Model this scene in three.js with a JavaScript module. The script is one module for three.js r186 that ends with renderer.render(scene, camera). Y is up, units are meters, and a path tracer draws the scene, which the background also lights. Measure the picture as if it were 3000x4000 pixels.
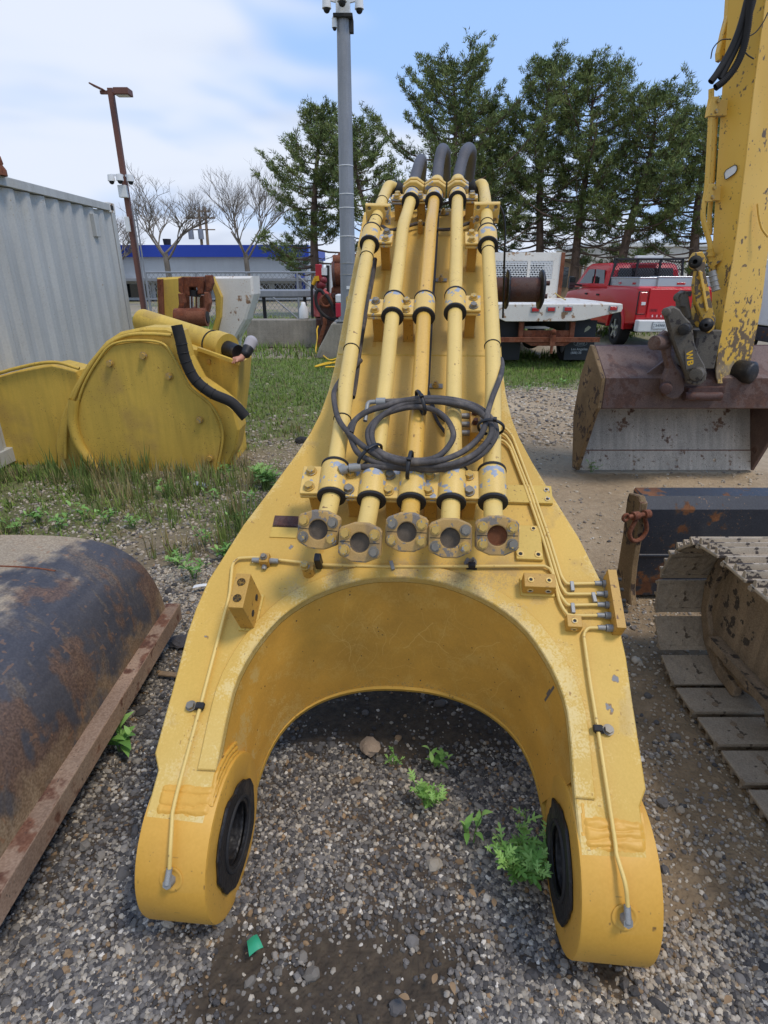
import * as THREE from 'three';
import { mergeGeometries, toCreasedNormals } from 'three/addons/utils/BufferGeometryUtils.js';
import { RoundedBoxGeometry } from 'three/addons/geometries/RoundedBoxGeometry.js';
import { MarchingCubes } from 'three/addons/objects/MarchingCubes.js';

// ---------------------------------------------------------------- camera, sky, sun, exposure
const W = 3000, HH = 4000, FPX = 2224.2, EYE = 1.7, TILT = Math.atan(511 / 1230);
const scene = new THREE.Scene();
const camera = new THREE.PerspectiveCamera(2 * Math.atan(2000 / FPX) * 180 / Math.PI, W / HH, 0.05, 400);
camera.position.set(0, EYE, 0);
camera.rotation.x = -TILT;
const renderer = new THREE.WebGLRenderer({ antialias: true });
renderer.toneMapping = THREE.LinearToneMapping;
renderer.toneMappingExposure = 1.04;
renderer.shadowMap.enabled = true;
const sun = new THREE.DirectionalLight(0xfff3e4, 2.0);
sun.position.set(7, 16, 4);
sun.castShadow = true; sun.shadow.radius = 24;
sun.shadow.mapSize.set(2048, 2048);
Object.assign(sun.shadow.camera, { left: -30, right: 30, top: 30, bottom: -30, near: 1, far: 120 });
sun.target.position.set(0, 0, -6);
sun.position.add(sun.target.position);
scene.add(sun, sun.target);

// ---------------------------------------------------------------- noise
function rng(seed) { let a = seed >>> 0; return () => { a |= 0; a = a + 0x6D2B79F5 | 0; let t = Math.imul(a ^ a >>> 15, 1 | a); t = t + Math.imul(t ^ t >>> 7, 61 | t) ^ t; return ((t ^ t >>> 14) >>> 0) / 4294967296; }; }
const LAT = new Float32Array(65536); { const r = rng(7); for (let i = 0; i < 65536; i++) LAT[i] = r(); }
function vn(x, y, p) { // value noise, period p
  const xi = Math.floor(x), yi = Math.floor(y); let fx = x - xi, fy = y - yi;
  fx = fx * fx * (3 - 2 * fx); fy = fy * fy * (3 - 2 * fy);
  const m = a => ((a % p) + p) % p, x0 = m(xi), x1 = m(xi + 1), y0 = m(yi), y1 = m(yi + 1);
  const h = (a, b) => LAT[(a * 157 + b * 2503 + p * 31) & 65535];
  const a = h(x0, y0), b = h(x1, y0), c = h(x0, y1), d = h(x1, y1);
  return a + (b - a) * fx + (c - a) * fy + (a - b - c + d) * fx * fy;
}
function fbm(x, y, p, o = 4) { let s = 0, a = .5, t = 0; for (let i = 0; i < o; i++) { s += a * vn(x, y, p); t += a; a *= .55; x *= 2; y *= 2; p *= 2; } return s / t; }
const clamp = (v, a = 0, b = 1) => v < a ? a : v > b ? b : v;
const sst = (a, b, v) => { const t = clamp((v - a) / (b - a)); return t * t * (3 - 2 * t); };
const mix = (a, b, t) => a + (b - a) * t;
const mix3 = (a, b, t) => [mix(a[0], b[0], t), mix(a[1], b[1], t), mix(a[2], b[2], t)];

// ---------------------------------------------------------------- sky: thin high cloud, thicker to the left, blue gaps
{
  const w = 1024, h = 512, d = new Float32Array(w * h * 4);
  for (let j = 0; j < h; j++) for (let i = 0; i < w; i++) {
    const lat = ((j + .5) / h - .5) * Math.PI, lon = ((i + .5) / w - .5) * 2 * Math.PI;
    const y = Math.sin(lat), x = Math.cos(lat) * Math.cos(lon), z = Math.cos(lat) * Math.sin(lon);
    const e = Math.max(y, 0);
    let c = mix3([.56, .74, 1.0], [.22, .46, 1.0], Math.pow(e, .5));
    const q = 1 / (Math.max(y, 0) + .16), cxp = x * q, czp = z * q;
    const warp = fbm(cxp * .9 + 20, czp * .9 + 11, 64, 3) * 1.6;
    let n = fbm(cxp * .55 + warp * .6 + 40, czp * 1.35 + cxp * .5 + warp * .35 + 31.4, 64, 5);
    const bank = -.42 * x + .04;                       // the cloud sheet lies on the left of the yard
    let cl = sst(.46, .76, n + bank * .68 + (1 - sst(.05, .32, e)) * .16);
    const grey = fbm(cxp * 1.1 + 3, czp * 2.4 + 9, 64, 4);
    const cc = mix3([.80, .855, .965], [.60, .66, .79], sst(.5, .8, grey) * (1 - sst(.15, .5, e)) * .9);
    c = mix3(c, cc, cl * .93);
    if (y < 0) c = mix3(c, [.30, .29, .27], sst(0, -.12, y) * 0 + (y < -.02 ? 1 : -y / .02));
    const k = (j * w + i) * 4; d[k] = c[0]; d[k + 1] = c[1]; d[k + 2] = c[2]; d[k + 3] = 1;
  }
  const t = new THREE.DataTexture(d, w, h, THREE.RGBAFormat, THREE.FloatType);
  t.mapping = THREE.EquirectangularReflectionMapping; t.colorSpace = THREE.LinearSRGBColorSpace;
  t.magFilter = THREE.LinearFilter; t.minFilter = THREE.LinearFilter; t.needsUpdate = true;
  scene.background = t; scene.environment = t;
}

// ---------------------------------------------------------------- photograph pixel -> place
const V = (x, y, z) => new THREE.Vector3(x, y, z);
const sT = Math.sin(TILT), cT = Math.cos(TILT);
const ray = (p) => { const a = (p[0] - 1500) / FPX, v = (p[1] - 2000) / FPX; return V(a, -sT - v * cT, -(cT - v * sT)); };
const atY = (p, y = 0) => { const r = ray(p), t = (y - EYE) / r.y; return V(r.x * t, y, r.z * t); };
const atZ = (p, z) => { const r = ray(p), t = -z / r.z; return V(r.x * t, EYE + r.y * t, -z); };
const crop = (ox, oy, sc) => (x, y) => [ox + x / sc, oy + y / sc];

// ---------------------------------------------------------------- textures
function dtex(size, fn, color = true, rep = 1) {
  const d = new Uint8Array(size * size * 4);
  for (let j = 0; j < size; j++) for (let i = 0; i < size; i++) {
    const c = fn(i / size, j / size), k = (j * size + i) * 4;
    d[k] = clamp(c[0], 0, 255); d[k + 1] = clamp(c[1], 0, 255); d[k + 2] = clamp(c[2], 0, 255); d[k + 3] = 255;
  }
  const t = new THREE.DataTexture(d, size, size, THREE.RGBAFormat);
  t.wrapS = t.wrapT = THREE.RepeatWrapping; t.magFilter = THREE.LinearFilter; t.minFilter = THREE.LinearMipmapLinearFilter; t.generateMipmaps = true;
  if (color) t.colorSpace = THREE.SRGBColorSpace;
  t.repeat.set(rep, rep); t.needsUpdate = true; return t;
}
// layered paint / metal: base colour with coarse tone drift, dust patches, specks, chips and runs; tile = metres a repeat covers
function surf(o) {
  const { base, tile = 1.2, size = 256, drift = .08, dust = null, dustAmt = .5, dustFrom = .52, chip = null, chipAmt = 0, chipF = 6, speck = null, speckAmt = .5, rust = null, rustAmt = 0, streak = 0, grain = 10, seed = 0, rough = .6, metal = 0, bump = 0, sheen } = o;
  const S = seed * 7.31;
  const roughA = new Float32Array(size * size);
  const map = dtex(size, (u, v) => {
    let c = base.slice();
    const dr = (fbm(u * 4 + S, v * 4 + S, 4, 4) - .5) * 2; c = c.map(x => x * (1 + dr * drift));
    let rg = rough;
    if (streak) { const st = (fbm(u * 40 + S, v * 3, 40, 3) - .5) * 2; c = c.map(x => x * (1 + st * streak)); }
    if (dust) { const t = sst(dustFrom, dustFrom + .26, fbm(u * 3 + 1 + S, v * 3 + 5, 3, 5)) * dustAmt * (.75 + .25 * vn(u * 300, v * 300, 300)); c = mix3(c, dust, t); rg = mix(rg, .95, t); }
    if (rust) { const f = fbm(u * 4 + 9 + S, v * 4 + 3, 4, 3) * .5 + fbm(u * 20 + S, v * 20 + 3, 20, 4) * .5; const t = sst(.60 - rustAmt * .24, .67 - rustAmt * .18, f); const rc = mix3(rust, [rust[0] * .5, rust[1] * .45, rust[2] * .5], fbm(u * 24, v * 24 + S, 24, 3)); c = mix3(c, rc, t * .92); rg = mix(rg, .95, t); }
    if (chip) { const f = fbm(u * chipF + 2 + S, v * chipF + 8, chipF, 3) * .5 + fbm(u * chipF * 5 + S, v * chipF * 5 + 1, chipF * 5, 4) * .5; const t = sst(.665 - chipAmt * .2, .68 - chipAmt * .2, f); c = mix3(c, chip, t); }
    if (speck) { const sf = Math.round(150 * tile); const f = vn(u * sf + S, v * sf, sf); const g = fbm(u * 6 + S, v * 6 + 4, 6, 3); const t = sst(.93 - .07 * speckAmt, .97, f) * sst(.4, .6, g); c = mix3(c, speck, t * .85); }
    const g = (vn(u * 256 + 3, v * 256, 256) - .5) * 2 * grain; c = [c[0] + g, c[1] + g, c[2] + g * .9];
    const i = Math.round(u * size), j = Math.round(v * size); roughA[j * size + i] = rg;
    return c;
  }, true, 1 / tile);
  if (!o.rm) { const m0 = new THREE.MeshStandardMaterial({ map, roughness: mix(rough, .9, dust ? dustAmt * .25 : 0), metalness: metal }); if (bump) { m0.bumpMap = bumpTex; m0.bumpScale = bump; } return m0; }
  const rm = dtex(size, (u, v) => { const r = roughA[Math.round(v * size) * size + Math.round(u * size)] * 255; return [r, r, r]; }, false, 1 / tile);
  const m = new THREE.MeshStandardMaterial({ map, roughness: 1, roughnessMap: rm, metalness: metal });
  if (bump) { m.bumpMap = bumpTex; m.bumpScale = bump; }
  return m;
}
const bumpTex = dtex(512, (u, v) => { const f = fbm(u * 12, v * 12, 12, 6) * 180 + vn(u * 128, v * 128, 128) * 60; return [f, f, f]; }, false, 1);
const plain = (c, rough = .6, metal = 0, extra = {}) => new THREE.MeshStandardMaterial({ color: new THREE.Color(c), roughness: rough, metalness: metal, ...extra });
function canvasTex(w, h, draw) {
  const c = document.createElement('canvas'); c.width = w; c.height = h; const g = c.getContext('2d'); draw(g, w, h);
  const t = new THREE.CanvasTexture(c); t.colorSpace = THREE.SRGBColorSpace; return t;
}

const DUSTY = [214, 182, 112];
const M = {
  boom: surf({ rm: 1, base: [200, 167, 76], tile: 1.7, size: 1024, drift: .075, dust: [216, 194, 138], dustAmt: .7, dustFrom: .5, speck: [92, 58, 34], speckAmt: .18, grain: 3, rough: .55, seed: 1 }),
  arch: surf({ size: 512, rm: 1, base: [196, 154, 58], tile: 1.5, drift: .09, dust: [204, 170, 100], dustAmt: .55, dustFrom: .5, speck: [60, 44, 30], speckAmt: .12, grain: 4, rough: .6, seed: 2 }),
  foot: surf({ size: 512, rm: 1, base: [209, 159, 64], tile: 1.1, drift: .07, dust: [214, 176, 100], dustAmt: .6, dustFrom: .52, speck: [110, 84, 52], speckAmt: .4, grain: 3, rough: .5, seed: 3 }),
  pipe: surf({ base: [220, 188, 108], tile: .9, drift: .05, dust: [226, 194, 116], dustAmt: .5, speck: [96, 62, 30], speckAmt: .6, grain: 3, rough: .42, seed: 4 }),
  pipeHot: surf({ base: [214, 170, 80], tile: .9, drift: .06, dust: [226, 180, 96], dustAmt: .4, speck: [96, 62, 30], speckAmt: .3, grain: 5, rough: .25, seed: 5 }),
  clampY: surf({ size: 512, base: [218, 182, 100], tile: .5, drift: .05, chip: [150, 156, 166], chipAmt: .28, chipF: 5, grain: 7, rough: .45, seed: 6 }),
  post: surf({ base: [184, 142, 62], tile: .6, drift: .08, speck: [70, 40, 24], speckAmt: 1, grain: 7, rough: .55, seed: 7 }),
  flange: surf({ size: 512, base: [176, 142, 84], tile: .3, drift: .1, chip: [120, 112, 102], chipAmt: .4, chipF: 4, dust: [128, 108, 82], dustAmt: .75, dustFrom: .4, grain: 10, rough: .65, seed: 8 }),
  bolt: surf({ base: [190, 156, 80], tile: .09, drift: .1, chip: [138, 138, 136], chipAmt: .5, chipF: 3, grain: 8, rough: .4, metal: .2, seed: 9, size: 256 }),
  boltGrey: surf({ base: [126, 120, 108], tile: .1, drift: .12, chip: [196, 160, 80], chipAmt: .3, chipF: 3, grain: 10, rough: .5, metal: .3, seed: 10, size: 256 }),
  zinc: surf({ base: [146, 146, 142], tile: .3, drift: .12, dust: [130, 122, 110], dustAmt: .5, grain: 10, rough: .5, metal: .35, seed: 11, size: 256 }),
  bore: surf({ base: [88, 78, 66], tile: .14, drift: .2, dust: [112, 104, 96], dustAmt: .6, grain: 14, rough: .85, seed: 12, size: 256 }),
  rustPlug: surf({ base: [104, 62, 36], tile: .12, drift: .25, speck: [190, 140, 90], speckAmt: 1, grain: 16, rough: .95, seed: 13, size: 256 }),
  rubber: surf({ base: [34, 33, 33], tile: .3, drift: .2, dust: [92, 84, 70], dustAmt: .4, grain: 8, rough: .75, seed: 14, size: 256 }),
  hose: surf({ base: [70, 66, 64], tile: .25, drift: .25, dust: [128, 118, 106], dustAmt: .75, dustFrom: .44, grain: 12, rough: .8, streak: .12, seed: 15, size: 256 }),
  bighose: surf({ base: [84, 84, 88], tile: .5, drift: .12, dust: [124, 122, 120], dustAmt: .5, grain: 7, rough: .7, seed: 16, size: 256 }),
  grease: surf({ base: [26, 25, 26], tile: .35, drift: .4, dust: [104, 90, 72], dustAmt: .7, dustFrom: .48, grain: 8, rough: .42, seed: 17, size: 256, bump: .006 }),
  zip: plain(0x1b1b1d, .5),
  rust: surf({ base: [118, 72, 50], tile: .9, drift: .22, rust: [142, 78, 44], rustAmt: .6, speck: [60, 36, 26], speckAmt: 1, grain: 14, rough: .9, seed: 18, bump: .002 }),
  rustDark: surf({ base: [78, 56, 50], tile: .8, drift: .2, rust: [104, 62, 44], rustAmt: .5, dust: [150, 130, 108], dustAmt: .5, dustFrom: .56, grain: 12, rough: .7, seed: 19, bump: .001 }),
  lip: surf({ size: 512, base: [146, 120, 98], tile: 1.1, drift: .2, rust: [132, 88, 62], rustAmt: .2, dust: [160, 142, 120], dustAmt: .7, dustFrom: .46, speck: [50, 40, 36], speckAmt: 1, grain: 14, rough: .9, seed: 21, bump: .002 }),
  blackSteel: surf({ size: 512, rm: 1, base: [44, 47, 54], tile: 1.1, drift: .15, rust: [150, 96, 52], rustAmt: .18, speck: [164, 116, 70], speckAmt: .9, dust: [110, 100, 88], dustAmt: .4, grain: 8, rough: .5, seed: 22 }),
  mudSteel: surf({ size: 512, base: [158, 144, 124], tile: .9, drift: .16, dust: [158, 138, 112], dustAmt: .7, dustFrom: .46, chip: [92, 80, 66], chipAmt: .22, chipF: 9, grain: 14, rough: .95, seed: 23, bump: .004 }),
  mudGuard: surf({ size: 512, base: [136, 118, 96], tile: .9, drift: .2, dust: [156, 132, 102], dustAmt: .7, dustFrom: .44, chip: [74, 66, 58], chipAmt: .18, chipF: 6, streak: .15, grain: 14, rough: .95, seed: 24, bump: .006 }),
  shoeTop: surf({ base: [164, 150, 130], tile: .6, drift: .16, dust: [190, 174, 150], dustAmt: .6, chip: [74, 66, 60], chipAmt: .3, grain: 12, rough: .8, metal: .2, seed: 25 }),
  bucketBrown: surf({ size: 512, base: [98, 78, 70], tile: 1.1, drift: .2, dust: [150, 124, 104], dustAmt: .5, dustFrom: .5, rust: [116, 82, 64], rustAmt: .2, grain: 12, rough: .6, seed: 26 }),
  bucketSide: surf({ base: [122, 100, 70], tile: .8, drift: .2, dust: [160, 138, 102], dustAmt: .6, dustFrom: .48, chip: [66, 52, 42], chipAmt: .3, chipF: 6, grain: 14, rough: .9, seed: 27, bump: .002 }),
  bucketBlade: surf({ size: 512, base: [178, 168, 152], tile: .9, drift: .14, rust: [138, 104, 74], rustAmt: .08, speck: [84, 76, 70], speckAmt: 1.2, streak: .1, grain: 20, rough: .6, metal: .1, seed: 28 }),
  armYellow: null,
  armWorn: surf({ base: [200, 158, 62], tile: 1.0, size: 512, drift: .1, chip: [104, 90, 72], chipAmt: .62, chipF: 7, dust: [140, 122, 98], dustAmt: .5, grain: 12, rough: .6, seed: 30 }),
  coupler: surf({ base: [92, 86, 76], tile: .8, drift: .16, dust: [126, 114, 96], dustAmt: .6, chip: [52, 46, 42], chipAmt: .3, grain: 12, rough: .65, seed: 31 }),
  cont: surf({ base: [176, 177, 172], tile: 2.4, size: 512, drift: .05, streak: .05, dust: [176, 170, 150], dustAmt: .4, speck: [130, 110, 84], speckAmt: .5, grain: 5, rough: .6, seed: 32 }),
  concrete: surf({ base: [142, 136, 124], tile: 1.6, drift: .14, streak: .06, dust: [108, 102, 86], dustAmt: .6, dustFrom: .5, speck: [80, 74, 66], speckAmt: 1, grain: 14, rough: .95, seed: 33, bump: .006 }),
  galv: surf({ base: [140, 143, 147], tile: 1.2, drift: .06, streak: .05, dust: [128, 126, 122], dustAmt: .4, grain: 7, rough: .55, metal: .35, seed: 34 }),
  leftY: surf({ size: 512, base: [204, 170, 72], tile: 1.3, drift: .08, dust: [170, 138, 78], dustAmt: .7, dustFrom: .46, streak: .06, speck: [96, 60, 34], speckAmt: .8, grain: 4, rough: .6, seed: 35 }),
  whiteSteel: surf({ base: [214, 210, 200], tile: 1.3, drift: .05, rust: [186, 146, 100], rustAmt: -.05, speck: [150, 100, 60], speckAmt: .8, grain: 6, rough: .5, seed: 36 }),
  whitePlain: surf({ base: [216, 218, 216], tile: 1.6, drift: .04, speck: [160, 140, 110], speckAmt: .4, grain: 5, rough: .5, seed: 37, size: 256 }),
  bark: surf({ base: [108, 90, 78], tile: .8, drift: .3, streak: .2, grain: 16, rough: .95, seed: 38, size: 256 }),
  barkBare: surf({ base: [122, 114, 104], tile: .8, drift: .2, streak: .1, grain: 12, rough: .95, seed: 39, size: 256 }),
  wood: surf({ base: [140, 118, 92], tile: .8, drift: .12, streak: .15, grain: 10, rough: .9, seed: 40, size: 256 }),
};
M.armYellow = new THREE.MeshStandardMaterial({ roughness: .48, map: dtex(1024, (u, v) => { const x = u * 4, y = v * 4;
  let c = [217, 172, 64].map(k => k * (1 + (fbm(x * 3, y * .8, 512, 3) - .5) * .12)); c = mix3(c, [226, 188, 104], sst(.5, .75, fbm(x * 2 + 5, y * 1.2, 512, 3)) * .5);
  const wear = sst(2.1, .8, y) * .165 + .0, f = fbm(x * 7 + 3, y * 5 + 2, 512, 3) * .4 + fbm(x * 46 + 1, y * 30, 512, 4) * .6; const t = sst(.665 - wear, .685 - wear, f);
  c = mix3(c, mix3([92, 74, 50], [126, 104, 74], fbm(x * 12, y * 12, 512, 3)), t); c = mix3(c, [168, 152, 126], sst(1.12, .84, y + (fbm(x * 9, y * 9, 512, 3) - .5) * .4) * .85);
  const sf = vn(x * 120, y * 120, 4096); if (sf > .95) c = mix3(c, [96, 70, 44], .7); return c; }, true, .25) });
M.red = new THREE.MeshPhysicalMaterial({ color: new THREE.Color('#c20f1b'), roughness: .36, clearcoat: .35, clearcoatRoughness: .12 });
M.black = plain(0x17181a, .6); M.tyre = plain(0x1d1d1e, .85); M.dark = plain(0x2a2926, .8);
M.glass = new THREE.MeshPhysicalMaterial({ color: new THREE.Color('#1b2226'), roughness: .06, metalness: 0, clearcoat: 1, clearcoatRoughness: .03 });
M.chrome = plain(0xd4d6d8, .15, 1); M.alu = plain(0xc2c5c8, .32, .75);
M.lens = new THREE.MeshPhysicalMaterial({ color: new THREE.Color('#b3101a'), roughness: .15, clearcoat: 1 });
M.white = plain(0xdcdedd, .45); M.blue = plain(0x1b3fa8, .5);
M.brownPole = surf({ base: [104, 66, 54], tile: 1, drift: .06, grain: 5, rough: .6, seed: 41, size: 256 });

// ---------------------------------------------------------------- geometry helpers
function boxUV(g) {
  const p = g.attributes.position, n = p.count, uv = new Float32Array(n * 2);
  const a = V(), b = V(), c = V(), e = V(), f = V();
  for (let i = 0; i < n; i += 3) {
    a.fromBufferAttribute(p, i); b.fromBufferAttribute(p, i + 1); c.fromBufferAttribute(p, i + 2);
    e.subVectors(b, a); f.subVectors(c, a); e.cross(f);
    const x = Math.abs(e.x), y = Math.abs(e.y), z = Math.abs(e.z);
    [a, b, c].forEach((q, k) => {
      const o = (i + k) * 2;
      if (y >= x && y >= z) { uv[o] = q.x; uv[o + 1] = -q.z; } else if (x >= z) { uv[o] = q.z; uv[o + 1] = q.y; } else { uv[o] = q.x; uv[o + 1] = q.y; }
    });
  }
  g.setAttribute('uv', new THREE.BufferAttribute(uv, 2)); return g;
}
function prep(g, keepUV) {
  if (!g.attributes.normal) g.computeVertexNormals();
  if (g.index) g = g.toNonIndexed();
  for (const k of Object.keys(g.attributes)) if (!['position', 'normal', 'uv', 'color'].includes(k)) g.deleteAttribute(k);
  g.morphAttributes = {}; g.clearGroups();
  if (!keepUV || !g.attributes.uv) boxUV(g);
  return g;
}
const flat = g => [g].flat(Infinity).filter(Boolean);
function geo(gs, keepUV) { gs = flat(gs).map(g => prep(g, keepUV)); return gs.length === 1 ? gs[0] : mergeGeometries(gs); }
const names = {};
function numbered(n) { names[n] = (names[n] ?? -1) + 1; return names[n] ? n + '_' + String(names[n]).padStart(3, '0') : n; }
function mk(name, gs, mat, parent, keepUV) {
  const m = new THREE.Mesh(geo(gs, keepUV), mat); m.name = name; m.castShadow = m.receiveShadow = true;
  if (parent) parent.add(m); return m;
}
function thing(name, label, category, pos = [0, 0, 0], turn = 0, group) {
  const o = new THREE.Group(); o.name = numbered(name); scene.add(o); o.position.set(...pos); o.rotation.y = turn;
  o.userData = { label, category }; if (group) o.userData.group = group; return o;
}
function solo(name, gs, mat, label, category, group, keepUV) {
  const m = mk(numbered(name), gs, mat, scene, keepUV); m.userData = { label, category }; if (group) m.userData.group = group; return m;
}
function struct(name, gs, mat, keepUV) { const m = mk(numbered(name), gs, mat, scene, keepUV); m.userData = { kind: 'structure' }; return m; }
const bx = (w, h, d, x = 0, y = 0, z = 0, r = 0) => { const g = r ? new RoundedBoxGeometry(w, h, d, 1, Math.min(r, w / 2.1, h / 2.1, d / 2.1)) : new THREE.BoxGeometry(w, h, d); g.translate(x, y, z); return g; };
const Yax = V(0, 1, 0);
function aim(g, pos, dir) { g.applyQuaternion(new THREE.Quaternion().setFromUnitVectors(Yax, dir.clone().normalize())); g.translate(pos.x, pos.y, pos.z); return g; }
function rod(a, b, r1, r2 = r1, seg = 12, open = false) { const d = V().subVectors(b, a); const g = new THREE.CylinderGeometry(r2, r1, d.length(), seg, 1, open); return aim(g, V().addVectors(a, b).multiplyScalar(.5), d); }
function bar(a, b, w, h, up = Yax) { // box from a to b, w across, h along up
  const d = V().subVectors(b, a), L = d.length(); const z = d.clone().normalize(), x = V().crossVectors(up, z).normalize(), y = V().crossVectors(z, x);
  const g = new THREE.BoxGeometry(w, h, L); g.applyMatrix4(new THREE.Matrix4().makeBasis(x, y, z)); g.translate((a.x + b.x) / 2, (a.y + b.y) / 2, (a.z + b.z) / 2); return g;
}
const spline = (pts, r, n = 40, rad = 8, ten = .5) => new THREE.TubeGeometry(new THREE.CatmullRomCurve3(pts, false, 'catmullrom', ten), n, r, rad, false);
function bent(pts, r, br = .04, n = 60, rad = 8) { // straight runs with rounded bends
  const path = new THREE.CurvePath(); let last = pts[0].clone();
  for (let i = 1; i < pts.length; i++) {
    if (i === pts.length - 1) { path.add(new THREE.LineCurve3(last, pts[i].clone())); break; }
    const a = pts[i].clone().sub(last), b = pts[i + 1].clone().sub(pts[i]); const k = Math.min(br, a.length() * .48, b.length() * .48);
    const p = pts[i].clone().addScaledVector(a.normalize(), -k), q = pts[i].clone().addScaledVector(b.normalize(), k);
    path.add(new THREE.LineCurve3(last, p)); path.add(new THREE.QuadraticBezierCurve3(p, pts[i].clone(), q)); last = q;
  }
  return new THREE.TubeGeometry(path, n, r, rad, false);
}
function shp(pts, holes = []) { const s = new THREE.Shape(pts.map(p => new THREE.Vector2(p[0] ?? p.x, p[1] ?? p.y))); for (const h of holes) s.holes.push(new THREE.Path(h.map(p => new THREE.Vector2(p[0], p[1])))); return s; }
function prism(pts, depth, bev = 0, holes = [], seg = 1) { // outline in xy, thickness along z from 0 to depth
  return new THREE.ExtrudeGeometry(shp(pts, holes), { depth: depth - 2 * bev, bevelEnabled: bev > 0, bevelThickness: bev, bevelSize: bev, bevelOffset: -bev, bevelSegments: seg, curveSegments: 12 }).translate(0, 0, bev);
}
const circ = (r, n = 20, x = 0, y = 0) => Array.from({ length: n }, (_, i) => [x + r * Math.cos(i / n * 2 * Math.PI), y + r * Math.sin(i / n * 2 * Math.PI)]);
const lathe = (pr, seg = 20) => new THREE.LatheGeometry(pr.map(p => new THREE.Vector2(p[0], p[1])), seg);
function strip(A, B) { // ruled surface between two point lists of equal length
  const pos = [], idx = []; A.forEach((p, i) => { pos.push(p.x, p.y, p.z, B[i].x, B[i].y, B[i].z); if (i) { const k = 2 * i; idx.push(k - 2, k - 1, k, k, k - 1, k + 1); } });
  const g = new THREE.BufferGeometry(); g.setAttribute('position', new THREE.Float32BufferAttribute(pos, 3)); g.setIndex(idx); g.computeVertexNormals(); return g;
}
function resample(pts, n) { const c = new THREE.CatmullRomCurve3(pts, false, 'centripetal'); return c.getSpacedPoints(n - 1); }
function noisyGeo(g, amt, f, seed = 0) { // uneven surface: push vertices by noise
  const p = g.attributes.position; for (let i = 0; i < p.count; i++) { const x = p.getX(i), y = p.getY(i), z = p.getZ(i); const n = () => 0;
    p.setXYZ(i, x + (fbm(y * f + seed, z * f + 5, 512, 3) - .5) * amt, y + (fbm(x * f + seed + 9, z * f, 512, 3) - .5) * amt, z + (fbm(x * f + 3, y * f + seed + 17, 512, 3) - .5) * amt); }
  g.computeVertexNormals(); return g;
}
const bolt = (pos, dir, r = .016, h = .013, washer = true) => [aim(new THREE.CylinderGeometry(r * .93, r, h, 6), pos.clone().addScaledVector(dir, h / 2 + .004), dir), washer ? aim(new THREE.CylinderGeometry(r * 1.25, r * 1.25, .005, 14), pos.clone().addScaledVector(dir, .0025), dir) : null];

// ================================================================ GROUND
const GRASSY = (x, z) => { // how much grass grows at a place (z = metres ahead)
  const n = fbm(x * .5 + 30, z * .5 + 8, 512, 4), m = fbm(x * 2 + 3, z * 2 + 1, 512, 3);
  let g = sst(9.2, 10.5, z + (n - .5) * 2) * (1 - sst(12.6, 14, z)) * (x > .5 ? 1 : 0);      // strip in front of the trucks
  g = Math.max(g, (x < .4 ? 1 : 0) * sst(5.2, 7.5, z + x * .2 + (n - .5) * 3) * (1 - sst(17, 19, z)) * .95);
  g = Math.max(g, sst(17, 20, z) * .9);
  g = Math.max(g, sst(-.55, -1.5, x) * sst(2.6, 3.4, z) * sst(.4, .62, n) * .75);
  return g * sst(.3, .5, m + g * .25);
};
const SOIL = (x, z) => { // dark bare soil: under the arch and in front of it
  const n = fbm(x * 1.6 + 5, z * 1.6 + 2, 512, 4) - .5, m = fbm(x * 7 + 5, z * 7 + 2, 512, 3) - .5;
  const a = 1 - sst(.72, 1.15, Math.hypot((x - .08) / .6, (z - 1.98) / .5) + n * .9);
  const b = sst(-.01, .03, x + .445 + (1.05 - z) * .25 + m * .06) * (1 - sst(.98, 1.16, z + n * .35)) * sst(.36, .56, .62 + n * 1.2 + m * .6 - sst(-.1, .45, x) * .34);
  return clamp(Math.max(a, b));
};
const BROWN = (x, z) => { const n = fbm(x * .9 + 15, z * .9 + 7, 512, 4) - .5; return clamp(sst(.55, .9, x + n * .6) * sst(.6, 1.35, z + n) * (1 - sst(8.5, 10.5, z + n * 3))); };
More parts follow.
